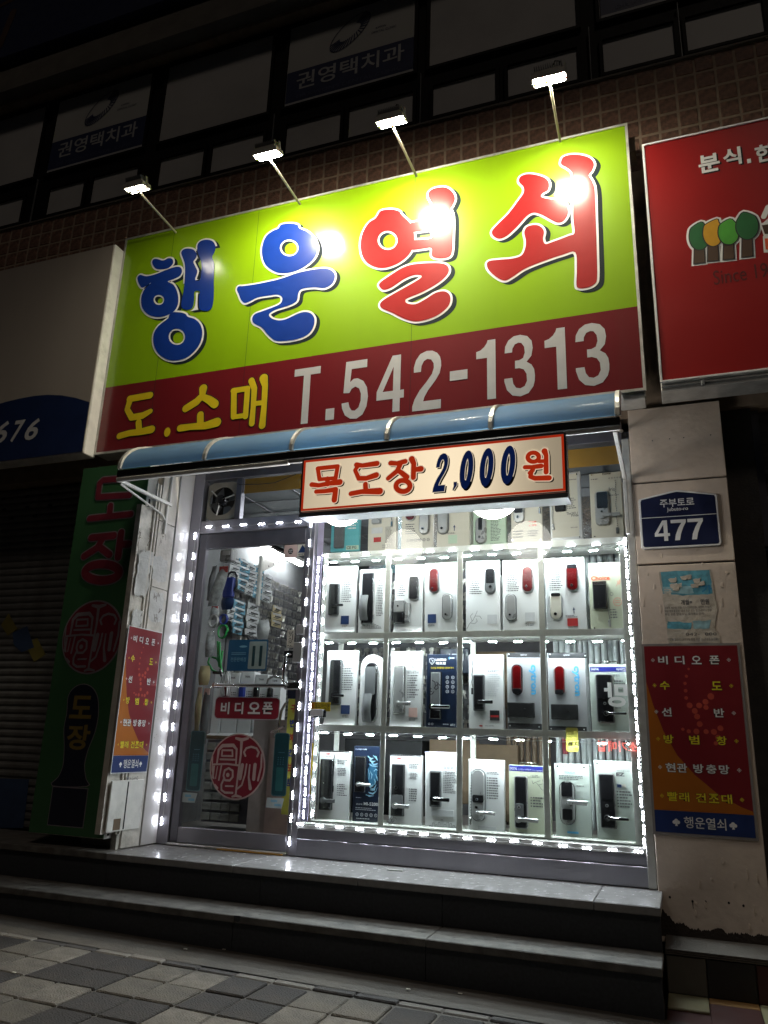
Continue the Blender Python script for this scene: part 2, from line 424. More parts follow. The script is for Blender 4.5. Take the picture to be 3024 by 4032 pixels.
for i, m_ in enumerate(('tile_grey', 'tile_black', 'tile_maroon', 'tile_black', 'tile_grey')):
    MB().box(xt[i]+.002, xt[i+1]-.002, YL_, YL_+.012, zG, zL-.028, .003).build('tile', m_, le)
MB().box(-.144, 1.7, -.90, YL_, .05, zG-.014).build('tiled_floor', 'tile_maroon', le)
for i, (y0_, y1_, m_) in enumerate(((-.62, YL_-.002, 'tile_cream'), (-.475, YL_-.002, 'tile_ochre'), (-.80, YL_-.002, 'tile_cream'), (-.62, YL_-.002, 'tile_maroon'))):
    MB().box(xt[i]+.002, xt[i+1]-.002, y0_, y1_, zG-.013, zG, .003).build('tile', m_, le)
MB().box(xt[1]+.002, xt[2]-.002, -.80, -.479, zG-.013, zG-.001, .003).build('tile', 'tile_maroon', le)

# ------------------------------------------------------------ the building behind and above
bd = thing('building', (-3, .3, .35), 'dark multi-storey building with brown tiled wall and a band of windows above the shop signs', 'building')
b = MB()
b.box(-12, 6, .0, .30, 3.62, 6.468)
b.box(-12, 6, .02, .3, 8.22, 12)
b.box(-12, 6, .30, .34, 6.46, 8.3)
b.build('wall', 'grout', bd)
tm = [MB().box(-.061, .061, -.012, .012, -.067, .067, .005).mesh('tile', 'tile_brown')]
rnd = random.Random(3)
for r in range(6):
    for c in range(60):
        x = -6.87+.1368*c
        if r > 3 and x < -.25: continue
        z = 6.385-.1515*r
        put('tile', tm[0], (x, .0085+rnd.uniform(-.0025, .0015), z), bd, (0, rnd.uniform(-.012, .012), 0))
b = MB(); b.box(-12, 6, -.02, .05, 6.461, 6.478); b.build('sill', 'concrete', bd)
b = MB(); b.box(-12, 6, .13, .298, 6.48, 8.22); b.build('window_band', 'window_frame_dark', bd)
BIG = [(-8.2, -7.05), (-6.9, -6.09), (-5.92, -4.68), (-4.49, -3.26), (-3.08, -1.79), (-1.65, -.38), (-.2, 1.1), (1.25, 2.5)]
SML = [(-7.6, -7.05), (-6.9, -6.17), (-5.82, -5.36), (-5.25, -4.69), (-4.43, -3.92), (-3.83, -3.27), (-3.03, -2.48), (-2.40, -1.79), (-1.61, -1.06), (-.96, -.39), (-.19, .345), (.43, .97), (1.15, 1.7), (1.85, 2.4)]
for zz, lst in (((7.18, 8.14), BIG), ((6.63, 6.96), SML)):
    for a, c in lst:
        f = MB(); t = .028
        f.box(a-t, a, .095, .13, zz[0]-t, zz[1]+t); f.box(c, c+t, .095, .13, zz[0]-t, zz[1]+t)
        f.box(a, c, .095, .13, zz[0]-t, zz[0]); f.box(a, c, .095, .13, zz[1], zz[1]+t)
        fo = f.build('window', 'window_frame_dark', bd)
        MB().box(a, c, .118, .128, zz[0], zz[1]).build('pane', 'film_pane', fo)
# thin bright gaskets between sashes
for x in (-6.0, -3.165, -1.72, -.29, .385): MB().box(x-.003, x+.003, .085, .1, 6.5, 7.12).build('gasket', 'grey_plastic', bd)
# ledges over the window band
z1 = atY(0, 282, -.1)[1]; z0 = atY(0, 372, -.1)[1]
b = MB(); b.box(-12, 6, -.12, .02, z0, (z0+z1)/2-.02); b.box(-12, 6, -.09, .02, (z0+z1)/2, z1); b.build('ledge', 'concrete', bd)
us = thing('upper_sign', (-3, -.15, z1+.3), 'unlit dark navy sign board high above the window band with barely visible lettering', 'sign')
MB().box(-11, 5, -.16, -.02, z1+.12, z1+1.9).build('board', mat('upper_navy', (.012, .016, .05), .5), us)
b = MB(); mat('upper_orange', (.05, .02, .012), .6)
xa, za = atY(60, 70, -.162); 
brush(b, [(xa-.5, za+.25), (xa+.1, za+.35), (xa+.55, za+.2)], .03, FR(-.16), .003)
brush(b, [(xa-.15, za-.35), (xa-.05, za+.1)], .05, FR(-.16), .004)
b.build('emblem', 'upper_orange', us)
b = MB(); text(b, "OZONE'S DANCE", xa+1.6, xa+4.6, z1+.35, z1+.62, FR(-.16), .003, off=.02, keep=True); b.build('lettering', mat('upper_letter', (.03, .035, .05), .6), us)

# dental clinic posters in the big windows
for k, i in enumerate((2, 4, 6)):
    a, c = BIG[i]; lab = ['dental clinic window poster upstairs at the left, above the leftmost floodlight',
                          'dental clinic window poster upstairs in the middle, above the third floodlight',
                          'dental clinic window poster upstairs at the far right, only its navy foot showing'][k]
    t = thing('window_poster', ((a+c)/2, .115, 7.18), lab, 'poster', 'dental clinic posters in the upstairs windows')
    MB().box(a+.01, c-.01, .106, .1145, 7.58, 8.13).build('white_field', 'poster_film', t)
    MB().box(a+.01, c-.01, .105, .1145, 7.215, 7.578).build('navy_field', 'poster_navy', t)
    b = MB(); b.box(a+.01, c-.01, .1035, .1145, 7.185, 7.213)
    text(b, '권영택치과', a+.12, c-.10, 7.345, 7.535, FR(.105), .003, off=.012)
    b.build('lettering', 'dim_letter', t)
    b = MB(); text(b, "DR.KWON'S DENTAL CLINIC", a+.13, c-.12, 7.245, 7.285, FR(.105), .003); b.build('small_lettering', mat('dimmer', (.06, .07, .13), .6), t)
    b = MB(); cx, cz_ = (a+c)/2, 7.86
    ca, sa = math.cos(.75), math.sin(.75)
    for q in range(22):
        a0 = math.radians(150+q*11); ex, ez = .25*math.cos(a0), .115*math.sin(a0)
        ix, iz = (.17-.004*q)*math.cos(a0)+.03, .06*math.sin(a0)
        brush(b, [(cx+ix*ca-iz*sa, cz_+ix*sa+iz*ca), (cx+ex*ca-ez*sa, cz_+ex*sa+ez*ca)], .006, FR(.106), .002)
    ring = [(cx+.25*math.cos(a_)*ca-.115*math.sin(a_)*sa, cz_+.25*math.cos(a_)*sa+.115*math.sin(a_)*ca) for a_ in [math.radians(z*12) for z in range(31)]]
    brush(b, ring, .004, FR(.106), .003)
    b.build('shell_emblem', 'poster_navy', t); b = MB()
    text(b, 'KWON', cx+.26, cx+.36, 7.80, 7.825, FR(.106), .002); text(b, 'DENTAL CLINIC', cx+.22, cx+.46, 7.755, 7.78, FR(.106), .002)
    b.build('small_lettering', 'poster_navy', t)

# ------------------------------------------------------------ roller shutters to both sides
mat('shutter', (.15, .145, .14), .5, metal=.3, var=.15, dirt=.4, bump=.1)
def shutter(x0, x1, y, z0, z1, pitch, label, ang=1):
    t = thing('roller_shutter', ((x0+x1)/2, y, z0), label, 'roller shutter')
    m = MB(); pr = [(-.0, 0), (-.010, .25), (-.012, .6), (-.004, .93), (.004, .94), (.004, 1.0)]
    v = [(x, p[0], p[1]*pitch) for x in (-(x1-x0)/2, (x1-x0)/2) for p in pr]; n = len(pr)
    m.add(v, [(i, i+1, n+i+1, n+i) for i in range(n-1)])
    me = m.mesh('slat', 'shutter', recalc=False); z = z0
    while z < z1-1e-6: put('slat', me, ((x0+x1)/2, y, z), t); z += pitch
    MB().box(x0-.05, x0, y-.05, y+.02, z0, z1).build('guide_rail', 'dark_steel', t)
    MB().box(x1, x1+.05, y-.05, y+.02, z0, z1).build('guide_rail', 'dark_steel', t)
    return t
sh1 = shutter(-6.9, -4.0, .12, .75, 3.60, .062, 'closed grey roller shutter left of the tall green sign')
mat('smear_yellow', (.17, .14, .03), .6); mat('smear_blue', (.03, .055, .12), .6)
b = MB()
def quadpoly(b, pts, Y, d): b.flat([[P('7', *q, Y) for q in pts]], FR(Y), d)
quadpoly(b, [(5, 860), (45, 800), (90, 880), (40, 915)], .105, .001); quadpoly(b, [(130, 960), (190, 925), (235, 1010), (175, 1050)], .105, .001)
b.build('painted_mark', 'smear_yellow', sh1)
b = MB(); quadpoly(b, [(65, 900), (140, 865), (175, 975), (110, 1000), (70, 960)], .105, .0015)
b.build('blue_mark', 'smear_blue', sh1); b = MB()
quadpoly(b, [(-160, 1640), (150, 1650), (120, 1900), (-200, 1900)], .105, .0012); b.build('blue_mark', 'smear_blue', sh1)
b = MB()
for r_ in range(3):
    for c_ in range(3):
        x, z = P('7', 20+c_*118-r_*38+(r_ == 1)*40, 215+r_*55-c_*12, .108); b.box(x-.022, x+.022, .104, .107, z-.012, z+.012)
b.build('vent_slot', 'black_matte', sh1)
sh2 = shutter(.62, 1.75, .15, 2.72, 3.62, .085, 'half-raised dark roller shutter right of the house number pillar')
MB().box(.57, 1.8, .35, .37, .46, 2.75).build('dark_glass', mat('dark_glass_m', (.006, .006, .008), .15), sh2)
sh3 = shutter(.62, 1.75, .12, .46, 1.45, .085, 'low dark slatted panel beneath the dark opening at the right edge')
b = MB(); b.box(.39, .57, .05, .45, .3, 3.7); tag(b.build('door_jamb', 'wall_dark'), 'dark narrow jamb between the beige pillar and the right shutter', 'jamb')
b = MB(); b.box(-12, -3.75, .16, .3, .3, 3.62); b.box(1.8, 6, .1, .3, .2, 3.62); b.build('lower_wall', 'wall_dark', bd)

# ------------------------------------------------------------ beige pillar on the right
rp = thing('pillar', (.11, .1, .47), 'beige panelled pillar carrying the blue house number and torn notice', 'pillar')
zj = [P('n', 95, 1830, -.05)[1], P('8', 162, 215, -.05)[1]]
zb = [.49, 1.0, zj[1], zj[0], 3.66]
MB().box(-.165, .385, -.035, .4, .49, 3.66).build('core', 'wall_dark', rp)
for a, c in ((.49, zj[1]), (zj[1], zj[0]), (zj[0], 3.66)):
    MB().box(-.172, .388, -.05, .38, a+.006, c-.006, .003).build('cladding_panel', 'cream_panel', rp)
b = MB()
for q in ((220, 1608), (308, 1598), (380, 1592), (518, 1578)):
    x, z = P('n', *q, -.05); b.flat([ellipse(x, z, .004, .004, 10)], FR(-.05), .001)
for q in ((1235, 365), (1333, 383), (1389, 385), (1490, 390), (1553, 402)):
    x, z = P('h', *q, -.05); b.flat([ellipse(x, z, .006, .007, 10)], FR(-.05), .001)
for q in ((1333, 383), (1389, 385)):
    x, z = P('h', *q, -.05); brush(b, [(x, z), (x+.001, z-.035)], [.003, .0012], FR(-.05), .0012)
b.build('screw_hole', 'print_black', rp)
# grime collar at the foot
b = MB(); top = []
zg = .0
for k in range(161):
    x = -.17+.556*k/160; zg = zg*.86+random.uniform(-.0075, .0075); top.append((x, zL+.045+zg*.8+.09*math.exp(-k/14)+random.uniform(0, .004)))
b.flat([top+[(.386, zL-.01), (-.17, zL-.01)]], FR(-.05), .0015); b.build('grime', mat('grime_m', (.035, .025, .02), .9, bump=.6), rp)
mat('paint_flake', (.66, .55, .45), .6)
b = MB(); rr = random.Random(5)
for k in range(46):
    x, z = rr.uniform(-.15, .37), rr.choice((rr.uniform(2.2, 2.75), rr.uniform(1.5, 2.6), rr.uniform(.6, .95)))
    w_, h_ = rr.uniform(.003, .010), rr.uniform(.006, .03)
    pl = [(x+w_*math.cos(a_)*rr.uniform(.6, 1.3), z+h_*math.sin(a_)*rr.uniform(.6, 1.3)) for a_ in [i*.785 for i in range(8)]]
    b.prism(pl, FR(-.05), 0, .003, .001)
o_ = b.build('paint_flakes', 'paint_flake', rp); o_['kind'] = 'stuff'

mat('gloss_panel', (.66, .64, .62), .2, var=.06, scale=3, coat=.6, dirt=.25)
# ------------------------------------------------------------ pillar on the left, between tall sign and door
XP = -3.54
lp = thing('pillar', (-3.68, -.2, .75), 'white side pillar left of the door with peeled sticker scraps', 'pillar')
b = MB(); b.box(-3.95, XP-.06, -.30, .1, .75, 3.62); b.box(XP-.06, XP-.0165, -.60, .1, .86, 3.10); b.box(XP-.06, XP-.0165, -.43, .1, .75, .86); b.box(XP-.06, XP-.0165, -.30, .1, 3.1, 3.62); b.build('core', 'old_white_paint', lp)
zz = [.755, 1.24, PX('7', 770, 660, XP)[1], PX('7', 830, 330, XP)[1], 3.6]
for a, c in zip(zz, zz[1:]):
    MB().box(XP-.015, XP, -.40, -.205, a+.003, c-.003, .002).build('cladding_panel', 'old_white_paint', lp)
MB().box(XP-.015, XP+.004, -.192, .0, .755, 3.6, .002).build('smooth_panel', 'gloss_panel', lp)
MB().box(XP-.0158, XP-.0150, -.205, -.193, .755, 3.6).build('groove', 'black_matte', lp)
for ya in (-.46, -.425): MB().box(XP-.014, XP+.002, ya-.008, ya+.008, .85, 3.3, .002).build('ridge', 'old_white_paint', lp)
mat('scrap_paper', (.55, .54, .52), .8, bump=.5, bscale=40, dirt=.4); mat('scrap_brown', (.12, .09, .07), .9)
def ragged(b, u0, u1, z0, z1, fn, d, n=26, amp=.012, rg=random.Random(9)):
    pl = []
    for k in range(n):
        a_ = 2*math.pi*k/n; cx, cz_ = (u0+u1)/2, (z0+z1)/2
        c_, s_ = math.cos(a_), math.sin(a_); m_ = max(abs(c_), abs(s_))
        pl.append((cx+(u1-u0)/2*c_/m_+rg.uniform(-amp, amp), cz_+(z1-z0)/2*s_/m_+rg.uniform(-amp, amp)))
    b.flat([pl], fn, d)
b = MB(); rg = random.Random(11)
for q0, q1 in (((790, 500), (840, 650)), ((775, 680), (820, 850)), ((715, 480), (745, 720)), ((680, 780), (715, 870)), ((735, 470), (775, 560))):
    y0, za_ = PX('7', *q0, XP); y1, zb_ = PX('7', *q1, XP); ragged(b, min(y0, y1), max(y0, y1)+.01, min(za_, zb_), max(za_, zb_), SD(XP), .0015+.0004*rg.random(), 26, .012, rg)
b.build('paper_scrap', 'scrap_paper', lp)
b = MB()
for q0, q1 in (((820, 380), (845, 480)), ((738, 360), (762, 470)), ((790, 690), (812, 780)), ((712, 380), (722, 480)), ((785, 760), (810, 850))):
    y0, za_ = PX('7', *q0, XP); y1, zb_ = PX('7', *q1, XP)
    for k in range(6):
        a_ = rg.uniform(min(y0, y1), max(y0, y1)); c_ = rg.uniform(min(za_, zb_), max(za_, zb_))
        brush(b, [(a_, c_), (a_+rg.uniform(-.012, .012), c_+rg.uniform(-.04, .04)), (a_+rg.uniform(-.02, .02), c_+rg.uniform(-.05, .05))], rg.uniform(.001, .003), SD(XP), .0022)
for k in range(60):
    a_, c_ = rg.uniform(-.18, -.05), rg.uniform(1.4, 2.2); b.flat([ellipse(a_, c_, .002, rg.uniform(.001, .005), 6)], SD(XP+.004), .001)
b.build('adhesive_mark', 'scrap_brown', lp)
# ============================================================ SIGNS
YS = -.30
mat('sign_green', (.21, .37, .003), .45, var=.05, scale=2, streak=True, dirt=.10, coat=1.0, spec=.12)
mat('sign_red', (.145, .009, .013), .45, var=.06, scale=2, streak=True, dirt=.2, coat=1.0, spec=.12)
mat('sign_blue', (.006, .035, .24), .45, var=.05, coat=1.0, spec=.12)
mat('letter_red', (.30, .012, .012), .45, var=.05, coat=1.0, spec=.12)
mat('sign_white', (.72, .72, .72), .35, var=.04, coat=.2)
mat('sign_shadow', (.010, .018, .020), .6, var=.05, spec=.1)
mat('sign_yellow', (.62, .46, .01), .4, var=.05)
mat('sign_grey', (.46, .45, .46), .4, var=.06)
for k_ in ('sign_green', 'sign_red', 'sign_blue', 'letter_red', 'sign_white'): MATS[k_].node_tree.nodes['Principled BSDF'].inputs['Coat Roughness'].default_value = .165
def tr(c, pts, Y, k=4, sm=True):
    q = [P(c, x, y, Y) for x, y in pts]
    return smooth_loop(q, k) if sm else q
xl = atY(491, 951, YS)[0]; xr = atY(2466, 481, YS)[0]; zt = (atY(491, 951, YS)[1]+atY(2466, 481, YS)[1])/2
xl = (xl+atY(379, 1790, YS)[0])/2
zb_ = (atY(379, 1790, YS)[1]+atY(2533, 1533, YS)[1])/2; zd = (atY(419, 1529, YS)[1]+atY(2503, 1203, YS)[1])/2
ms = thing('shop_sign', ((xl+xr)/2, -.3, zb_), 'big lime green and dark red locksmith sign with blue and red lettering', 'sign')
MB().box(xl, xr, YS+.004, -.14, zb_, zt).build('box', 'alu', ms)
MB().box(xl+.012, xr-.012, YS-.001, YS+.004, zd, zt-.012).build('green_face', 'sign_green', ms)
MB().box(xl+.012, xr-.012, YS-.001, YS+.004, zb_+.012, zd-.0005).build('red_face', 'sign_red', ms)
b = MB()
b.box(xl-.006, xl+.012, YS-.006, YS+.01, zb_-.006, zt+.006); b.box(xr-.012, xr+.006, YS-.006, YS+.01, zb_-.006, zt+.006)
b.box(xl+.012, xr-.012, YS-.006, YS+.01, zt-.012, zt+.006); b.box(xl+.012, xr-.012, YS-.006, YS+.01, zb_-.006, zb_+.012)
b.build('edge_trim', 'alu', ms)
for q in (('a', 530, 160), ('a', 985, 60), ('b', 428, 175)):
    x = P(*q, YS)[0]; MB().box(x-.0012, x+.0012, YS-.0016, YS-.0009, zb_+.02, zt-.02).build('seam', 'sign_shadow', ms)
LET = []
hb = 'a'
LET.append(('sign_blue', 'a', [  # haeng
 ([(412, 325), (418, 305), (440, 303), (470, 311), (498, 298), (520, 303), (524, 325), (505, 348), (480, 357), (450, 358), (428, 352)], []),
 ([(333, 402), (348, 388), (380, 396), (430, 385), (490, 360), (540, 345), (566, 350), (572, 372), (558, 396), (525, 412), (495, 424), (525, 440), (546, 478), (553, 520), (546, 560), (522, 590), (480, 610), (430, 615), (385, 598), (357, 562), (353, 512), (368, 470), (392, 445), (405, 430), (380, 448), (358, 457), (343, 442), (334, 418)], [(448, 523, 29, 27)]),
 ([(568, 270), (580, 252), (606, 246), (636, 254), (652, 278), (646, 300), (634, 318), (645, 345), (655, 372), (643, 414), (668, 418), (676, 380), (678, 330), (668, 295), (656, 262), (656, 228), (672, 207), (705, 199), (738, 208), (753, 236), (748, 266), (735, 292), (746, 330), (744, 430), (743, 510), (734, 565), (712, 582), (680, 580), (665, 562), (665, 500), (668, 478), (640, 478), (638, 520), (630, 562), (606, 576), (578, 570), (568, 548), (582, 470), (588, 400), (588, 335), (578, 300)], []),
 ([(505, 603), (522, 590), (560, 590), (590, 598), (604, 614), (640, 626), (670, 655), (682, 700), (672, 752), (640, 800), (590, 838), (530, 850), (480, 838), (440, 805), (420, 760), (420, 710), (440, 670), (475, 640), (498, 622)], [(545, 722, 44, 44)])]))
LET.append(('sign_blue', 'a', [  # un
 ([(1090, 138), (1106, 118), (1150, 111), (1194, 118), (1206, 138), (1250, 158), (1288, 198), (1302, 250), (1282, 302), (1232, 345), (1172, 372), (1110, 380), (1060, 365), (1020, 330), (1003, 280), (1005, 230), (1025, 180), (1060, 152)], [(1150, 243, 50, 45)]),
 ([(868, 468), (878, 450), (910, 448), (990, 435), (1100, 410), (1200, 376), (1290, 358), (1350, 355), (1385, 370), (1396, 400), (1380, 438), (1340, 460), (1290, 456), (1240, 460), (1210, 470), (1198, 492), (1190, 530), (1150, 553), (1080, 575), (1042, 600), (1055, 622), (1090, 633), (1130, 628), (1190, 600), (1230, 588), (1265, 595), (1286, 625), (1280, 670), (1250, 710), (1190, 735), (1120, 745), (1075, 742), (1040, 715), (1000, 670), (960, 650), (950, 625), (965, 600), (1010, 582), (1070, 560), (1105, 540), (1112, 512), (1090, 494), (1040, 500), (980, 510), (940, 530), (910, 540), (890, 522), (878, 492)], [])]))
LET.append(('letter_red', 'b', [  # yeol
 ([(238, 385), (255, 360), (300, 352), (345, 360), (362, 382), (405, 425), (424, 480), (418, 540), (388, 590), (330, 630), (260, 648), (200, 630), (165, 590), (154, 530), (165, 470), (195, 420), (225, 400)], [(290, 508, 50, 47)]),
 ([(495, 285), (500, 262), (530, 245), (580, 242), (615, 265), (628, 300), (615, 335), (606, 352), (618, 390), (618, 480), (612, 570), (590, 595), (540, 598), (512, 585), (510, 548), (470, 550), (410, 556), (398, 530), (410, 508), (508, 498), (508, 458), (470, 460), (412, 466), (400, 440), (412, 418), (508, 402), (520, 360), (520, 335), (505, 308)], []),
 ([(248, 738), (252, 720), (290, 692), (360, 648), (420, 628), (520, 622), (575, 627), (597, 648), (590, 680), (545, 722), (470, 765), (400, 795), (380, 808), (388, 824), (430, 828), (480, 803), (530, 772), (575, 764), (603, 785), (600, 830), (560, 872), (500, 902), (430, 915), (370, 900), (310, 870), (262, 850), (252, 828), (272, 805), (340, 765), (420, 720), (458, 695), (455, 684), (420, 684), (370, 705), (310, 745), (270, 757)], [])]))
LET.append(('letter_red', 'b', [  # soe
 ([(950, 215), (955, 190), (985, 176), (1030, 178), (1080, 195), (1100, 220), (1095, 255), (1068, 272), (1062, 290), (1100, 300), (1160, 310), (1190, 335), (1195, 375), (1175, 410), (1145, 420), (1110, 405), (1060, 378), (1020, 370), (985, 390), (940, 440), (890, 485), (850, 500), (820, 485), (815, 460), (845, 425), (900, 370), (945, 310), (972, 270), (972, 240)], []),
 ([(1160, 115), (1172, 90), (1210, 78), (1260, 80), (1305, 95), (1326, 125), (1315, 160), (1300, 182), (1318, 215), (1330, 260), (1335, 400), (1340, 560), (1342, 690), (1330, 727), (1290, 746), (1250, 748), (1238, 730), (1240, 650), (1232, 568), (1170, 580), (1080, 610), (980, 650), (920, 690), (880, 710), (840, 695), (800, 660), (788, 630), (800, 612), (850, 605), (910, 600), (960, 585), (980, 550), (984, 510), (976, 468), (990, 440), (1030, 430), (1060, 440), (1075, 465), (1070, 500), (1082, 526), (1120, 515), (1200, 485), (1228, 470), (1222, 400), (1220, 300), (1216, 230), (1218, 172), (1192, 145), (1165, 130)], [])]))
fnS = FR(YS)
for li, (mn, cr, parts) in enumerate(LET):
    sh, wh, fi = MB(), MB(), MB()
    for k, (o_, hs) in enumerate(parts):
        ol = tr(cr, o_, YS, 4); hl = []
        for (cx, cy, rx, ry) in hs:
            hl.append(smooth_loop([P(cr, cx+rx*math.cos(a_), cy+ry*math.sin(a_), YS) for a_ in [i*math.pi/6 for i in range(12)]], 3))
        e = .0155
        wl = [inset(ol, -e)]+[inset(h, e*.9) for h in hl]
        wh.flat(wl, fnS, .0035+k*.0003)
        for s_ in (.33, .66, 1.0): sh.flat([[(x+.030*s_, z-.022*s_) for x, z in l] for l in wl], fnS, .0015+k*.0001+s_*.0005)
        fi.flat([ol]+hl, fnS, .0055+k*.0003)
    fo = fi.build('letter', mn, ms); wh.build('letter_outline', 'sign_white', fo); sh.build('letter_shadow', 'sign_shadow', fo)
# yellow retail/wholesale words
DO = [[[(290, 1056), (400, 1036)], 18], [[(292, 1064), (276, 1112), (298, 1150)], [17, 15, 17]], [[(300, 1156), (360, 1146), (402, 1122)], [17, 18, 13]], [[(338, 1182), (342, 1232)], 17], [[(235, 1256), (290, 1240), (345, 1234), (408, 1220)], [17, 16, 17, 20]]]
SO = [[[(686, 1000), (682, 1036)], [22, 16]], [[(680, 1040), (650, 1072), (592, 1108)], [17, 20, 19]], [[(690, 1048), (720, 1062), (748, 1084)], [16, 20, 22]], [[(671, 1142), (671, 1195)], 18], [[(562, 1214), (620, 1206), (700, 1200), (760, 1182)], [18, 16, 19, 23]]]
ME = [[[(848, 1012), (925, 1000)], 14], [[(852, 1012), (850, 1152)], 15], [[(925, 1002), (914, 1150)], 14], [[(850, 1154), (915, 1144)], 12], [[(946, 958), (962, 1000), (956, 1100), (948, 1188)], [16, 15, 13, 15]], [[(1012, 945), (1020, 985), (1014, 1100), (1004, 1200)], [22, 15, 14, 17]], [[(960, 1082), (1012, 1076)], 12]]
sc_a = CROP['a'][2]/FPX*7.0
for strokes in (DO, SO, ME):
    f1, f2 = MB(), MB()
    for i, (pts, r) in enumerate(strokes):
        q = [P('a', x, y, YS) for x, y in pts]; rs = [v*sc_a for v in (r if isinstance(r, list) else [r]*len(pts))]
        brush(f1, q, rs, fnS, .004+.0002*i); brush(f2, q, [v+.007 for v in rs], fnS, .0012+.0002*i)
    fo = f1.build('yellow_letter', 'sign_yellow', ms); f2.build('letter_shadow', 'sign_shadow', fo)
x, z = P('a', 492, 1235, YS); b = MB(); b.flat([ellipse(x, z, .030, .040)], fnS, .004); fo = b.build('yellow_dot', 'sign_yellow', ms)
# telephone number
def gl(c, x0, x1, y0, y1, Y):
    xm, ym = (x0+x1)/2, (y0+y1)/2
    return P(c, x0, ym, Y)[0], P(c, x1, ym, Y)[0], P(c, xm, y1, Y)[1], P(c, xm, y0, Y)[1]
DG = {'1': [[(1, 1), (1, 0), (.56, 0), (.56, .70), (0, .70), (0, .82), (.22, .84), (.42, .89), (.55, .95), (.60, 1)]],
 'T': [[(0, 1), (1, 1), (1, .87), (.63, .87), (.63, 0), (.37, 0), (.37, .87), (0, .87)]],
 '4': [[(.55, 1), (.86, 1), (.86, .37), (1, .37), (1, .23), (.86, .23), (.86, 0), (.60, 0), (.60, .23), (0, .23), (0, .38)], [(.60, .37), (.22, .37), (.60, .80)]],
 '7': [[(0, 1), (1, 1), (1, .87), (.80, .62), (.62, .30), (.52, 0), (.20, 0), (.28, .28), (.48, .60), (.70, .84), (0, .84)]],
 '2': [[(0, 0), (1, 0), (1, .15), (.38, .15), (.42, .22), (.55, .33), (.80, .48), (.95, .60), (1, .72), (.99, .80), (.95, .88), (.85, .95), (.68, 1.0), (.48, 1.01), (.25, .97), (.10, .87), (.03, .75), (.03, .66), (.28, .66), (.30, .76), (.38, .84), (.50, .87), (.64, .85), (.73, .78), (.74, .70), (.68, .60), (.50, .48), (.25, .34), (.08, .20), (.0, .08)]],
 '3': [[(.02, .73), (.04, .84), (.15, .94), (.33, 1), (.55, 1.01), (.78, .97), (.92, .88), (.95, .76), (.90, .63), (.74, .54), (.90, .48), (.98, .40), (1, .30), (.99, .21), (.94, .12), (.78, .02), (.52, -.02), (.26, .01), (.08, .11), (0, .25), (0, .30), (.26, .30), (.29, .20), (.38, .13), (.52, .11), (.66, .14), (.74, .22), (.73, .34), (.64, .42), (.50, .45), (.36, .45), (.36, .58), (.50, .58), (.63, .61), (.69, .70), (.67, .80), (.58, .87), (.48, .88), (.36, .86), (.28, .79), (.27, .73)]],
 '5': [[(.10, 1), (.92, 1), (.92, .86), (.33, .86), (.29, .63), (.42, .68), (.58, .68), (.80, .62), (.95, .50), (1, .34), (.96, .17), (.82, .04), (.60, -.02), (.36, -.01), (.15, .06), (.03, .18), (0, .27), (.26, .28), (.31, .19), (.40, .13), (.52, .12), (.66, .17), (.73, .28), (.73, .40), (.65, .50), (.50, .54), (.36, .51), (.28, .44), (.05, .45)]],
 '0': [[(.5+.5*math.cos(a_), .5+.5*math.sin(a_)) for a_ in [i*math.pi/14 for i in range(28)]], [(.5+.16*math.cos(a_), .5+.31*math.sin(a_)) for a_ in [i*math.pi/14 for i in range(28)]]]}
def digit(mb, ch, q, fn, d, grow=0., shear=0., dx=0., dz=0.):
    H_ = q[3]-q[2]; W_ = q[1]-q[0]; w2 = W_-shear*H_
    lo = [[(q[0]+u*w2+shear*v*H_, q[2]+v*H_) for u, v in l] for l in DG[ch]]
    lo = [inset(lo[0], -grow)]+[inset(l, grow) for l in lo[1:]] if grow else lo
    mb.flat([[(x+dx, z+dz) for x, z in l] for l in lo], fn, d)
for ch, c, x0, x1, y0, y1 in (('T', 'a', 1170, 1310, 890, 1188), ('5', 'b', 62, 192, 1112, 1397), ('4', 'b', 236, 372, 1088, 1370), ('2', 'b', 416, 558, 1065, 1358), ('1', 'b', 735, 832, 1010, 1307), ('3', 'b', 875, 1028, 985, 1285), ('1', 'b', 1080, 1185, 950, 1258), ('3', 'b', 1232, 1400, 925, 1233)):
    b = MB(); digit(b, ch, gl(c, x0, x1, y0, y1, YS), fnS, .003); b.build('number_letter' if ch == 'T' else 'digit', 'sign_grey', ms)
b = MB(); q = gl('a', 1345, 1390, 1108, 1168, YS); b.box(q[0], q[1], YS-.0035, YS-.001, q[2], q[3]); b.build('dot', 'sign_grey', ms)
b = MB(); q = gl('b', 602, 690, 1160, 1208, YS); b.box(q[0], q[1], YS-.0035, YS-.001, q[2], q[3]); b.build('dash', 'sign_grey', ms)
# brackets beneath the sign at the right
MB().box(xr-.16, xr-.004, YS+.01, -.12, zb_-.05, zb_-.008, .004).build('bracket', 'alu', ms)
MB().box(xr+.004, xr+.05, -.25, -.1, zt-.2, zt-.08).build('bracket', 'cardboard', ms)

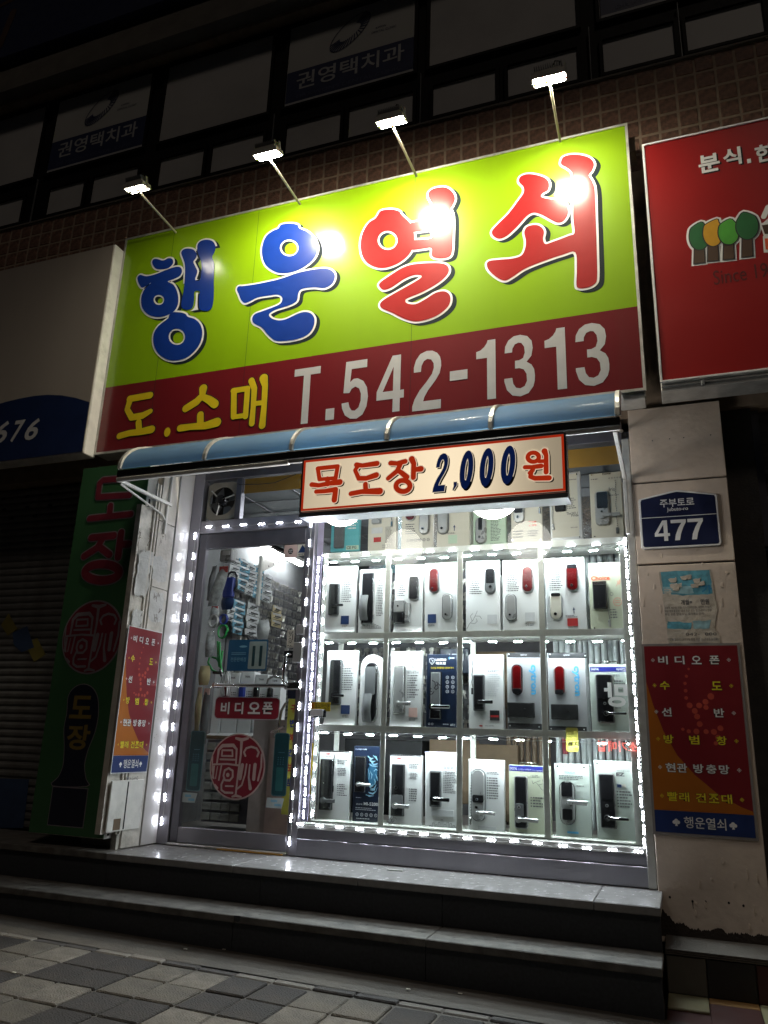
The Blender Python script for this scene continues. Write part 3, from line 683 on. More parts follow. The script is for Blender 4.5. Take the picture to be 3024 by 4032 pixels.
# four floodlights on arms
for i_, e_ in enumerate((34, 950, 1350, 700)): emit('flood_glow_%s' % 'abcd'[i_], (1.0, .93, .74), e_)
mat('arm_paint', (.55, .50, .40), .45, var=.1)
YL = -.86
fl_lab = ['smallest and leftmost floodlight on an arm over the green sign', 'second floodlight from the left, tilted down over the blue lettering',
          'third floodlight from the left with rusty finned housing above the sign', 'rightmost floodlight over the sign, its wide face glowing brightest']
def flood(x, z, y, wd, lab, dx, gm):
    t = thing('floodlight', (x, -.25, z), lab, 'floodlight', 'floodlights along the top of the shop sign')
    MB().tube([(x-dx, -.16, z-.005), (x, y+.02, z)], .0095, 10).build('arm', 'arm_paint', t)
    MB().box(x-dx-.03, x-dx+.03, -.165, -.15, z-.03, z+.03).build('arm_plate', 'alu', t)
    # head tilted: its face looks down and towards the sign
    ca, sa = math.cos(math.radians(17)), math.sin(math.radians(17))
    def T(u, v, d):  # u along x, v across the face, d out of its back
        return Vector((x+u, y+v*ca-d*sa, z+.01+v*sa+d*ca))
    hh = .055
    def bx(b, u0, u1, v0, v1, d0, d1):
        p = [T(u, v, d) for d in (d0, d1) for v in (v0, v1) for u in (u0, u1)]
        b.add(p, [(0, 2, 3, 1), (4, 5, 7, 6), (0, 1, 5, 4), (2, 6, 7, 3), (0, 4, 6, 2), (1, 3, 7, 5)])
    b = MB(); bx(b, -wd/2, wd/2, -hh, hh, .0, .03); bx(b, -wd/2+.02, wd/2-.02, -hh+.012, hh-.012, .03, .05); b.build('housing', 'old_white_paint', t)
    b = MB()
    for k in range(13):
        u = -wd/2+.02+(wd-.04)*k/12; bx(b, u-.0015, u+.0015, -hh+.01, hh-.01, .05, .085)
    b.build('cooling_fins', 'grey_plastic', t)
    b = MB(); bx(b, -wd/2-.006, -wd/2, -.012, .012, -.01, .08); bx(b, wd/2, wd/2+.006, -.012, .012, -.01, .08); bx(b, -wd/2, wd/2, -.012, .012, -.016, -.010)
    b.build('yoke', 'alu', t)
    b = MB(); bx(b, -wd/2, wd/2, -hh, hh, -.004, .0); b.build('bezel', 'white_paint', t)
    b = MB(); bx(b, -wd/2+.010, wd/2-.010, -hh+.010, hh-.010, -.008, -.0045); b.build('lamp_face', gm, t)
    b = MB(); b.tube([T(wd*.3, -.01, .03), T(wd*.36, .0, .10), T(wd*.2, .03, .13), T(0, .05, .07), T(0, .09, .02)], .004, 6); b.build('cable', 'black_matte', t)
for gi, ((bxp, byp, lx, ly), wd, lab) in enumerate(zip(((380, 495, 295, 417), (648, 434, 578, 344), (900, 374, 845, 272), (1209, 294, 1187, 186)), (.185, .20, .20, .215), fl_lab)):
    x0_, z0_ = atY(bxp*3024/1659, byp*3024/1659, -.3); x1_, z1_ = atY(lx*3024/1659, ly*3024/1659, YL)
    flood(x1_, (z0_+z1_)/2, YL, wd, lab, 0 if abs(x0_-x1_) > .2 else x1_-x0_, 'flood_glow_%s' % 'abcd'[gi])

# neighbour sign on the left with navy oval and white number
mat('nbr_face', (.30, .26, .23), .5, var=.08, scale=2, streak=True); mat('nbr_navy', (.008, .018, .07), .4)
ns = thing('neighbour_sign', (-5.5, -.3, 3.7), 'unlit plain grey-beige sign left of the green one, navy oval at its foot', 'sign')
nx = P('l', 905, 118, -.42)[0]*.5+P('l', 665, 1775, -.42)[0]*.5; nzt = P('l', 905, 118, -.42)[1]; nzb = P('l', 665, 1775, -.42)[1]
MB().box(-7.5, nx, -.41, -.28, nzb, nzt, .006).build('box', 'white_paint', ns)
MB().box(-7.45, nx-.012, -.418, -.411, nzb+.012, nzt-.012).build('face', 'nbr_face', ns)
b = MB(); pl = []
xr_, zr_ = P('l', 710, 1375, -.42); xt_, zt_ = P('l', 350, 1312, -.42)
pl = [(nx-.013, nzb+.013)]+[(q[0], q[1]) for q in [(nx-.013, zr_)]]
for k in range(1, 14):
    u = k/13; x = nx-.013-u*2.0; pl.append((x, zr_+(zt_-zr_)*(1-((u*2.0-.62)/.62)**2) if u*2.0 < .62 else zt_-.17*(u*2.0-.62)**2))
pl.append((pl[-1][0], nzb+.013)); b.flat([pl], FR(-.418), .001); b.build('navy_oval', 'nbr_navy', ns)
b = MB()
for ch, x0, x1, y0, y1 in (('6', -45, 60, 1530, 1700), ('7', 95, 190, 1520, 1685), ('6', 205, 305, 1508, 1672)):
    b = MB(); text(b, ch, *gl('l', x0, x1, y0, y1, -.42), FR(-.418), .003, off=.02, shear=.22, ref=.02); b.build('digit', 'sign_grey', ns)

# red snack bar sign on the right
mat('red_face_m', (.26, .008, .008), .35, var=.06, scale=2, coat=.3)
YR = -.3
rx0 = (P('n', 172, 95, YR)[0]+P('n', 258, 1310, YR)[0])/2; rzt = P('n', 172, 95, YR)[1]; rzb = P('n', 258, 1310, YR)[1]
rs = thing('snack_bar_sign', (1.2, -.2, rzb), 'dark red sign with a row of four cartoon trees at the right edge', 'sign')
MB().box(rx0, 3.2, YR+.006, -.1, rzb-.06, rzt, .004).build('box', 'alu', rs)
MB().box(rx0+.012, 3.15, YR, YR+.0055, rzb+.012, rzt-.012).build('face', 'red_face_m', rs)
b = MB(); b.box(rx0-.004, rx0+.010, YR-.008, YR+.005, rzb, rzt+.004); b.box(rx0+.010, 3.2, YR-.008, YR+.005, rzt-.010, rzt+.004); b.box(rx0+.01, 3.2, YR-.008, YR+.005, rzb, rzb+.010)
b.build('edge_trim', 'sign_white', rs)
b = MB(); b.box(rx0+.004, 3.1, YR-.004, YR+.005, rzb-.034, rzb-.028)
x_, z_ = P('n', 480, 1312, YR); b.box(x_-.012, x_+.012, YR-.012, YR+.005, z_-.018, z_+.018, .004); b.build('latch', 'grey_plastic', rs)
b = MB(); c2 = MB()
for ch, x0, x1, y0, y1 in (('분', 455, 565, 140, 232), ('식', 580, 675, 108, 198), ('한', 745, 850, 88, 178)):
    q = gl('n', x0, x1, y0, y1, YR)
    text(b, ch, *q, FR(YR), .003, off=.03, ref=.03); text(c2, ch, q[0]+.01, q[1]+.01, q[2]-.01, q[3]-.01, FR(YR), .0015, off=.03, ref=.03)
q = gl('n', 705, 725, 165, 186, YR); b.box(q[0], q[1], YR-.004, YR, q[2], q[3])
b.build('lettering', 'sign_white', rs); c2.build('lettering_shadow', 'black_matte', rs)
b = MB(); text(b, 'Since 19', *gl('n', 530, 812, 715, 790, YR), FR(YR), .0015); b.build('since_lettering', mat('deep_red', (.08, .006, .006), .5), rs)
mat('tree_dark', (.012, .11, .03), .5); mat('tree_lime', (.06, .30, .03), .5); mat('tree_gold', (.50, .26, .01), .5); mat('tree_trunk', (.06, .03, .015), .6)
outl, crown = MB(), []
for i, (cx, cy, w_, h_, lean, mt, ty) in enumerate(((460, 572, 50, 82, 8, 'tree_dark', 695), (530, 555, 50, 80, 18, 'tree_gold', 683), (610, 550, 52, 76, 6, 'tree_lime', 675), (705, 520, 56, 80, -18, 'tree_dark', 662))):
    pl = [(cx+lean, cy-h_)]+[(cx+w_*math.sin(a_)*(1 if a_ else 1), cy-.12*h_-h_*.83*math.cos(a_)) for a_ in [math.radians(35+d_) for d_ in range(0, 300, 25)]]
    wl = smooth_loop([P('n', *p, YR) for p in pl], 3)
    tk = [P('n', *p, YR) for p in ((cx-24, cy+50), (cx+24, cy+45), (cx+28, ty), (cx-26, ty+6))]
    a1 = MB(); a1.flat([inset(tk, -.016)], FR(YR), .001+i*.0002); a1.flat([inset(wl, -.02)], FR(YR), .0015+i*.0002); a1.build('tree_outline', 'sign_white', rs)
    a2 = MB(); a2.flat([inset(tk, -.006)], FR(YR), .003+i*.0002); a2.flat([inset(wl, -.007)], FR(YR), .0035+i*.0004); fo = a2.build('tree_border', 'print_black', rs)
    a3 = MB(); a3.flat([tk], FR(YR), .0033+i*.0002); a3.build('tree_trunk', 'tree_trunk', fo)
    a4 = MB(); a4.flat([wl], FR(YR), .0038+i*.0004); a4.build('tree_crown', mt, fo)
b = MB(); 
for pts in ([(790, 460), (812, 410), (850, 405)], [(795, 500), (830, 470)]): brush(b, [P('n', *p, YR) for p in pts], .016, FR(YR), .001)
b.flat([[P('n', *p, YR) for p in ((768, 495), (850, 480), (870, 560), (790, 560))]], FR(YR), .002); b.flat([[P('n', *p, YR) for p in ((785, 560), (870, 552), (870, 640), (790, 645))]], FR(YR), .0022)
b.build('word_outline', 'sign_white', rs)
b = MB(); b.flat([[P('n', *p, YR) for p in ((795, 573), (870, 568), (870, 622), (800, 630))]], FR(YR), .0035); b.build('orange_letter', 'orange_red', rs)
b = MB(); b.flat([[P('n', *p, YR) for p in ((780, 505), (850, 495), (860, 548), (795, 550))]], FR(YR), .0035); b.build('brown_letter', 'tree_trunk', rs)

# ------------------------------------------------------------ awning
AXL, AXR = -3.525, -.195; AY0, AZ0 = -.312, 3.560; AY1, AZ1 = -.92, 3.235
emitb = mat('awning_blue', (.13, .23, .34), .62, var=.12, scale=5, streak=False, coat=.08, dirt=.35)
an = MATS['awning_blue'].node_tree; bb = an.nodes['Principled BSDF']; tl = an.nodes.new('ShaderNodeBsdfTranslucent'); tl.inputs[0].default_value = (.22, .42, .60, 1)
mxs = an.nodes.new('ShaderNodeMixShader'); mxs.inputs[0].default_value = .45; an.links.new(bb.outputs[0], mxs.inputs[1]); an.links.new(tl.outputs[0], mxs.inputs[2]); an.links.new(mxs.outputs[0], an.nodes['Material Output'].inputs[0])
aw = thing('awning', ((AXL+AXR)/2, -.5, 3.25), 'blue translucent curved awning in five bays under the big sign', 'awning')
def arc(t):  # 0 at the wall .. 1 at the lip
    a_ = math.radians(90*t); return AY0+(AY1-AY0)*math.sin(a_), AZ1+.02+(AZ0-AZ1-.02)*math.cos(a_)
RB = [AXL]+[P('D', x_, y_, AY1)[0] for x_, y_ in ((440, 1003), (628, 985), (835, 963), (1060, 938))]+[AXR]
for a, c in zip(RB, RB[1:]):
    b = MB(); n = 12; th = .006
    v = [(x, arc(i/n)[0]+o*math.sin(math.radians(90*i/n)), arc(i/n)[1]-o*math.cos(math.radians(90*i/n))) for o in (0, th) for x in (a+.012, c-.012) for i in range(n+1)]
    m_ = n+1; f = [(i, i+1, m_+i+1, m_+i) for i in range(n)]+[(2*m_+i, 3*m_+i, 3*m_+i+1, 2*m_+i+1) for i in range(n)]
    b.add(v, f, True); b.build('bay', 'awning_blue', aw)
for x in RB:
    b = MB(); n = 12; hw = .019
    for o0, o1, w_ in ((-.014, .014, hw),):
        v = []
        for i in range(n+1):
            y, z = arc(i/n); a_ = math.radians(90*i/n); ny, nz = -math.sin(a_), math.cos(a_)
            for xx, oo in ((x-w_, o0), (x-w_*.6, o1), (x+w_*.6, o1), (x+w_, o0)): v.append((xx, y+ny*oo, z+nz*oo))
        f = []
        for i in range(n):
            for k in range(4): f.append((4*i+k, 4*i+(k+1) % 4, 4*i+4+(k+1) % 4, 4*i+4+k))
        b.add(v, f)
    b.build('rib', 'alu', aw)
MB().box(AXL-.01, AXR+.01, AY1-.012, AY1+.012, AZ1-.040, AZ1+.008, .004).build('lip', 'black_matte', aw)
MB().box(AXL-.01, -2.2, AY1-.016, AY1+.016, AZ1-.075, AZ1-.046, .006).build('front_tube', 'white_paint', aw)
MB().box(-2.2, AXR+.01, AY1-.010, AY1+.012, AZ1-.07, AZ1-.046, .004).build('front_tube', 'alu', aw)
MB().box(AXL, AXR, AY0-.01, AY0+.01, AZ0-.01, AZ0+.02).build('wall_strip', 'black_matte', aw)
MB().box(AXL-.012, AXL+.012, AY1+.017, -.30, AZ1-.072, AZ1-.048, .003).build('side_arm', 'white_paint', aw)
MB().box(AXL-.010, AXL+.010, -.355, -.335, AZ1-.30, AZ1-.073, .003).build('post', 'white_paint', aw)
MB().box(AXL-.010, AXL+.010, -.335, -.315, AZ1-.047, 3.6, .003).build('post', 'white_paint', aw)
for x in (AXR-.02,):
    MB().box(x-.012, x+.012, AY1+.017, -.07, AZ1-.072, AZ1-.048, .003).build('side_arm', 'white_paint', aw)
    MB().box(x-.012, x+.012, -.09, -.065, 2.80, AZ1-.073, .003).build('post', 'alu', aw)
    b = MB(); b.tube([(x, AY1+.03, AZ1-.05), (x, -.08, 3.5)], .010, 6); b.build('brace', 'alu', aw)
b = MB(); b.tube([(AXL-.0, AY1+.03, AZ1-.08), (AXL, -.40, AZ1-.16), (AXL, -.345, AZ1-.2)], .008, 6); b.build('brace', 'white_paint', aw)

# ------------------------------------------------------------ light box under the awning
YB = -1.05
bx0 = (P('D', 655, 998, YB)[0]+P('D', 648, 1108, YB)[0])/2; bx1 = (P('D', 1222, 930, YB)[0]+P('D', 1222, 1062, YB)[0])/2
bz0 = (P('D', 648, 1108, YB)[1]+P('D', 1222, 1062, YB)[1])/2; bz1 = (P('D', 655, 998, YB)[1]+P('D', 1222, 930, YB)[1])/2
lb = thing('light_box', ((bx0+bx1)/2, -.98, bz0), 'small lit cream light box offering wooden seals for 2,000 won', 'sign')
lbm = bpy.data.materials.new('lightbox_face'); MATS['lightbox_face'] = lbm; lbm.use_nodes = True
b_ = lbm.node_tree.nodes['Principled BSDF']; b_.inputs['Base Color'].default_value = (.80, .76, .62, 1); b_.inputs['Roughness'].default_value = .35
b_.inputs['Emission Color'].default_value = (1.0, .82, .56, 1)
n_ = lbm.node_tree.nodes; L_ = lbm.node_tree.links
tcn = n_.new('ShaderNodeTexCoord'); sp = n_.new('ShaderNodeSeparateXYZ'); L_.new(tcn.outputs['Object'], sp.inputs[0])
# uneven glow painted into the emission: three soft bright bands across the acrylic
prev = None
for cx_, rr_, gg in ((-.20, .75, .50), (.25, .55, .45), (-.75, .35, .15)):
    sx_ = n_.new('ShaderNodeMath'); sx_.operation = 'SUBTRACT'; L_.new(sp.outputs[0], sx_.inputs[0]); sx_.inputs[1].default_value = cx_
    ab = n_.new('ShaderNodeMath'); ab.operation = 'ABSOLUTE'; L_.new(sx_.outputs[0], ab.inputs[0])
    mr = n_.new('ShaderNodeMapRange'); mr.interpolation_type = 'SMOOTHSTEP'; L_.new(ab.outputs[0], mr.inputs[0])
    mr.inputs[1].default_value = 0; mr.inputs[2].default_value = rr_; mr.inputs[3].default_value = gg; mr.inputs[4].default_value = .0
    if prev is None: prev = mr.outputs[0]
    else:
        ad = n_.new('ShaderNodeMath'); ad.operation = 'ADD'; L_.new(prev, ad.inputs[0]); L_.new(mr.outputs[0], ad.inputs[1]); prev = ad.outputs[0]
ad = n_.new('ShaderNodeMath'); ad.operation = 'ADD'; L_.new(prev, ad.inputs[0]); ad.inputs[1].default_value = .26; L_.new(ad.outputs[0], b_.inputs['Emission Strength'])
MB().box(bx0, bx1, YB+.006, YB+.125, bz0, bz1, .003).build('casing', 'dark_steel', lb)
MB().box(bx0+.006, bx1-.006, YB, YB+.0055, bz0+.008, bz1-.006).build('acrylic_face', 'lightbox_face', lb)
mat('lb_red', (.62, .05, .01), .4); b = MB(); t_ = .013
for a, c, e, f in ((bx0+.006, bx0+.006+t_, bz0+.008, bz1-.006), (bx1-.006-t_, bx1-.006, bz0+.008, bz1-.006), (bx0+.006+t_, bx1-.006-t_, bz0+.008, bz0+.008+t_), (bx0+.006+t_, bx1-.006-t_, bz1-.006-t_, bz1-.006)): b.box(a, c, YB-.0015, YB, e, f)
b.build('red_border', 'lb_red', lb)
MB().box(bx0-.004, bx1+.006, YB-.006, YB+.13, bz0-.032, bz0-.001, .003).build('bottom_rail', 'steel', lb)
b = MB(); b.box(bx0-.004, bx0+.0055, YB-.005, YB+.01, bz0, bz1); b.box(bx1-.0055, bx1+.006, YB-.005, YB+.01, bz0, bz1); b.box(bx0+.0055, bx1-.0055, YB-.005, YB+.01, bz1-.005, bz1+.008); b.build('edge_trim', 'dark_steel', lb)
b = MB()
for x in (-1.9, -1.3, -.7): b.tube([(x, YB+.06, bz1), (x, AY1+.01, AZ1-.05)], .008, 6)
b.build('hanger', 'dark_steel', lb)
mat('lb_red', (.62, .05, .01), .4); mat('lb_navy', (.01, .03, .16), .4); mat('lb_white', (.8, .74, .62), .4)
emr = MATS['lb_red'].node_tree.nodes['Principled BSDF']; emr.inputs['Emission Color'].default_value = (.9, .05, .01, 1); emr.inputs['Emission Strength'].default_value = .33
emn = MATS['lb_navy'].node_tree.nodes['Principled BSDF']; emn.inputs['Emission Color'].default_value = (.01, .04, .25, 1); emn.inputs['Emission Strength'].default_value = .15
emw = MATS['lb_white'].node_tree.nodes['Principled BSDF']; emw.inputs['Emission Color'].default_value = (1, .85, .62, 1); emw.inputs['Emission Strength'].default_value = .5
lbs = [('목', 92, 240, 228, 402, 'lb_red', 0), ('도', 278, 430, 212, 372, 'lb_red', 0), ('장', 462, 628, 188, 368, 'lb_red', 0), ('2', 684, 758, 172, 350, 'lb_navy', .12), (',', 778, 798, 306, 346, 'lb_navy', .1),
       ('0', 806, 884, 156, 338, 'lb_navy', .1), ('0', 902, 982, 144, 326, 'lb_navy', .1), ('0', 1004, 1088, 132, 314, 'lb_navy', .1), ('원', 1122, 1250, 148, 300, 'lb_red', 0)]
BRS = {'목': [([(125, 240), (222, 230)], 10), ([(126, 240), (134, 292)], 10), ([(222, 230), (212, 288)], 10), ([(134, 293), (212, 287)], 9), ([(172, 290), (174, 316)], 11), ([(96, 318), (130, 322), (185, 312), (232, 306)], [11, 10, 11, 14]), ([(118, 352), (160, 350), (212, 342)], [10, 10, 12]), ([(212, 344), (206, 392)], [12, 13])],
 '도': [([(312, 222), (340, 226), (412, 216)], [11, 10, 12]), ([(320, 228), (306, 248), (322, 284)], [10, 9, 10]), ([(324, 288), (360, 288), (408, 272)], [11, 11, 13]), ([(356, 316), (358, 346)], 11), ([(286, 362), (340, 352), (425, 350)], [11, 11, 15])],
 '장': [([(478, 214), (508, 216), (548, 206)], [11, 10, 11]), ([(528, 212), (510, 252), (466, 288)], [11, 11, 10]), ([(514, 250), (532, 262), (556, 282)], [10, 11, 12]), ([(580, 194), (590, 216), (588, 284)], [13, 11, 11]), ([(592, 246), (624, 242)], [10, 13])],
 '원': [([(1128, 234), (1160, 234), (1206, 228)], [9, 9, 10]), ([(1168, 236), (1164, 250), (1150, 262)], [9, 9, 8]), ([(1222, 156), (1230, 176), (1230, 258)], [12, 9, 10]), ([(1196, 206), (1228, 204)], 8), ([(1158, 258), (1154, 280), (1176, 288), (1244, 286)], [9, 9, 10, 11])]}
RNG = {'장': (538, 325, 34, 27, 11), '원': (1168, 186, 27, 22, 9)}
for ch, x0, x1, y0, y1, m_, shr in lbs:
    a1, a2, a3 = MB(), MB(), MB(); fb = FR(YB); px_ = CROP['s'][2]/FPX*4.35
    if ch in BRS:
        st_ = list(BRS[ch])
        if ch in RNG: cx_, cy_, rx_, ry_, rr_ = RNG[ch]; st_.append(([(cx_+rx_*math.cos(i*math.pi/9), cy_+ry_*math.sin(i*math.pi/9)) for i in range(19)], rr_))
        for i, (pts, r) in enumerate(st_):
            q = [P('s', *p, YB) for p in pts]; rs = [v*px_*1.18 for v in (r if isinstance(r, list) else [r]*len(pts))]
            brush(a1, q, rs, fb, .0036+.00012*i); brush(a2, q, [v+.0055 for v in rs], fb, .0022+.00006*i); brush(a3, [(x+.009, z-.008) for x, z in q], [v+.002 for v in rs], fb, .0010+.00006*i)
    elif ch == ',':
        q = gl('s', x0, x1, y0, y1, YB); pl = [(q[0]+.006, q[3]), (q[1], q[3]), (q[1], q[3]-.02), (q[0]+.004, q[2]), (q[0], q[2]+.004), (q[0]+.008, q[3]-.017), (q[0]+.006, q[3]-.017)]
        a1.flat([pl], fb, .0036); a2.flat([inset(pl, -.004)], fb, .0022); a3.flat([[(x+.008, z-.006) for x, z in pl]], fb, .001)
    else:
        q = gl('s', x0, x1, y0, y1, YB); digit(a1, ch, q, fb, .0036, .0022, shr); digit(a2, ch, q, fb, .0022, .0062, shr); digit(a3, ch, q, fb, .0012, .004, shr, .009, -.008)
    fo = a1.build('letter', m_, lb); a2.build('letter_outline', 'lb_white', fo); a3.build('letter_shadow', 'print_black', fo)

# two round lamps behind the light box
emit('globe_glow', (1.0, .96, .88), 20)
for (cx, cz_, rr_), lab in zip((((-1.955), 2.975, .155), ((-.957), 2.965, .165)), ('left round globe lamp half hidden behind the small light box', 'right round globe lamp half hidden behind the small light box')):
    t = thing('globe_lamp', (cx, -.62, cz_+rr_), lab, 'lamp', 'round lamps behind the light box')
    b = MB(); n, m_ = 28, 14
    v = [(cx+rr_*math.sin(math.pi*j/m_)*math.cos(2*math.pi*i/n), -.62+rr_*.75*math.sin(math.pi*j/m_)*math.sin(2*math.pi*i/n), cz_+rr_*math.cos(math.pi*j/m_)) for j in range(m_+1) for i in range(n)]
    b.add(v, [(j*n+i, j*n+(i+1) % n, (j+1)*n+(i+1) % n, (j+1)*n+i) for j in range(m_) for i in range(n)], True); b.build('globe', 'globe_glow', t)
    MB().tube([(cx, -.62, cz_+rr_-.01), (cx, -.62, cz_+rr_+.06)], .04, 14).build('cap', 'white_paint', t)

# ------------------------------------------------------------ tall green sign on the left
YG = -.5
gx0 = (P('7', 425, 58, YG)[0]+P('7', 145, 1925, YG)[0])/2; gx1 = -3.606; gz1 = P('7', 425, 58, YG)[1]; gz0 = P('7', 325, 1940, YG)[1]
mat('green_dark', (.036, .115, .045), .45, var=.08, scale=2, coat=.2); mat('maroon', (.18, .018, .034), .45); mat('grey_line', (.22, .19, .21), .5); mat('dark_navy', (.012, .014, .03), .4); mat('dull_gold', (.22, .15, .03), .5)
gs = thing('vertical_sign', ((gx0+gx1)/2, -.45, gz0), 'tall dark green seal-maker sign with maroon letters and a stamp shape', 'sign')
MB().box(gx0, gx1, YG+.006, YG+.12, gz0, gz1, .003).build('box', 'white_paint', gs)
MB().box(gx0+.004, gx1-.003, YG, YG+.0055, gz0+.004, gz1-.004).build('face', 'green_dark', gs)
MB().box(gx1+.0005, gx1+.006, YG+.03, YG+.045, gz0+.02, 3.18).build('side_seam', 'black_matte', gs)
for q in ((580, 1730), (795, 210)):
    y_, z_ = PX('7', *q, gx1+.004); MB().box(gx1+.001, gx1+.012, YG+.05, YG+.085, z_-.012, z_+.012, .004).build('hinge', 'steel', gs)
for st_, ring in (([([(665, 108), (530, 118), (512, 135), (503, 205), (665, 195)], 15), ([(567, 250), (563, 300)], 16), ([(460, 315), (672, 292)], 15)], None),
                 ([([(468, 414), (585, 402)], 17), ([(530, 412), (500, 465), (432, 508)], 17), ([(508, 458), (562, 500)], 17), ([(622, 388), (606, 512)], 18), ([(620, 448), (662, 446)], 17)], (525, 590, 88, 42, 20))):
    if ring: cx_, cy_, rx_, ry_, rr_ = ring; st_.append(([(cx_+rx_*math.cos(i*math.pi/12), cy_+ry_*math.sin(i*math.pi/12)) for i in range(25)], rr_))
    a1, a2 = MB(), MB(); px_ = CROP['7'][2]/FPX*6.2
    for i, (pts, r) in enumerate(st_):
        q = [P('7', *p, YG) for p in pts]; brush(a1, q, r*px_, FR(YG), .0030+.0003*i); brush(a2, q, r*px_+.009, FR(YG), .0012+.0001*i)
    fo = a1.build('letter', 'maroon', gs); a2.build('letter_outline', 'grey_line', fo)
SEAL = [([(760, 848), (815, 862), (872, 846)], [10, 16, 10]), ([(815, 862), (818, 1000), (806, 1200), (800, 1375)], [14, 10, 9, 9]), ([(770, 1385), (800, 1372), (850, 1382)], [8, 12, 8]),
        ([(600, 1090), (606, 960), (640, 922), (740, 915), (775, 950), (780, 1090)], [8, 12, 15, 15, 10, 8]), ([(640, 965), (735, 962), (742, 1015), (640, 1018), (640, 965)], 8), ([(628, 1050), (765, 1048)], 8), ([(570, 1100), (700, 1090), (800, 1098)], 8),
        ([(575, 1120), (572, 1220)], 10), ([(608, 1120), (600, 1228)], 5), ([(645, 1110), (632, 1240)], 8), ([(690, 1240), (672, 1200), (680, 1150), (715, 1128), (755, 1150), (760, 1205), (735, 1240), (700, 1240)], 9), ([(712, 1190)], 18),
        ([(680, 1225), (660, 1280), (665, 1330), (700, 1352), (770, 1350)], 9), ([(770, 1290), (700, 1292)], 7), ([(600, 1290), (625, 1315)], 10),
        ([(862, 1008), (846, 975), (865, 938), (910, 922), (960, 935), (984, 970), (972, 1008)], 9), ([(840, 1095), (828, 1215)], 17), ([(880, 1085), (872, 1180), (850, 1275), (812, 1310)], 8), ([(910, 1090), (908, 1200), (930, 1300)], [7, 9, 16]), ([(958, 1085), (955, 1215)], 16), ([(1012, 990), (1016, 1100), (995, 1225)], 9), ([(555, 1030), (560, 1150), (585, 1230)], 6)]
def seal(par, cx, cz, R, fn, dk, lt, dpt=0.0):
    b = MB(); b.prism(ellipse(cx, cz, R, R, 48), fn, dpt, dpt+.002); b.build('rim', lt, par)
    b = MB(); b.flat([ellipse(cx, cz, R*.955, R*.955, 48)], fn, dpt+.003); b.build('disc', dk, par)
    b = MB()
    for i, (pts, r) in enumerate(SEAL):
        q = [(cx+(x-790)/258*R, cz-(y-1108)/305*R) for x, y in pts]
        s_ = R/282; brush(b, q, [v*s_ for v in r] if isinstance(r, list) else r*s_, fn, dpt+.0038+.0001*i)
    b.build('carving', lt, par)
cx, cz_ = P('7', 472, 920, YG); xe = P('7', 628, 915, YG)[0]; seal(gs, cx, cz_, xe-cx, FR(YG), 'maroon', 'grey_line', .0005)
sp_ = [(345, 1310), (352, 1225), (385, 1180), (432, 1165), (475, 1185), (500, 1235), (503, 1320), (485, 1410), (450, 1500), (432, 1580), (440, 1650), (445, 1685), (270, 1682), (300, 1640), (325, 1580), (332, 1480), (330, 1390)]
wl = smooth_loop([P('7', *p, YG) for p in sp_], 3); b = MB(); b.flat([inset(wl, -.006)], FR(YG), .001)
bq = [P('7', *p, YG) for p in ((272, 1690), (450, 1692), (425, 1897), (246, 1890))]
bx_ = [(bq[0][0]*.5+bq[3][0]*.5, bq[0][1]), (bq[1][0]*.5+bq[2][0]*.5, bq[0][1]), (bq[1][0]*.5+bq[2][0]*.5, bq[2][1]), (bq[0][0]*.5+bq[3][0]*.5, bq[2][1])]
b.flat([inset(bx_, -.006)], FR(YG), .0012); b.build('stamp_outline', 'grey_line', gs)
b = MB(); b.flat([wl], FR(YG), .002); b.flat([bx_], FR(YG), .0023); b.build('stamp_shape', 'dark_navy', gs)
b = MB(); text(b, '도', *gl('7', 362, 475, 1222, 1340, YG), FR(YG), .004, off=.03, ref=.03); text(b, '장', *gl('7', 345, 462, 1370, 1500, YG), FR(YG), .004, off=.03, ref=.03); b.build('gold_lettering', 'dull_gold', gs)
# small hinged box below the poster
MB().box(XP, XP+.014, -.58, -.24, .87, 1.19, .003).build('side_box', 'white_paint', lp)
y_, z_ = PX('7', 655, 1645, XP)
b = MB(); text(b, 'H-GANG', y_, y_+.09, z_-.012, z_+.010, SD(XP+.014), .001); b.flat([ellipse(y_-.02, z_, .011, .011, 14)], SD(XP+.014), .001); b.build('printed_text', 'print_grey', lp)
b = MB(); b.box(XP+.0145, XP+.017, -.42, -.41, .88, 1.18); b.build('groove', 'black_matte', lp)
MB().box(XP+.0142, XP+.016, -.52, -.45, .88, .95).build('beige_tag', 'cardboard', lp)

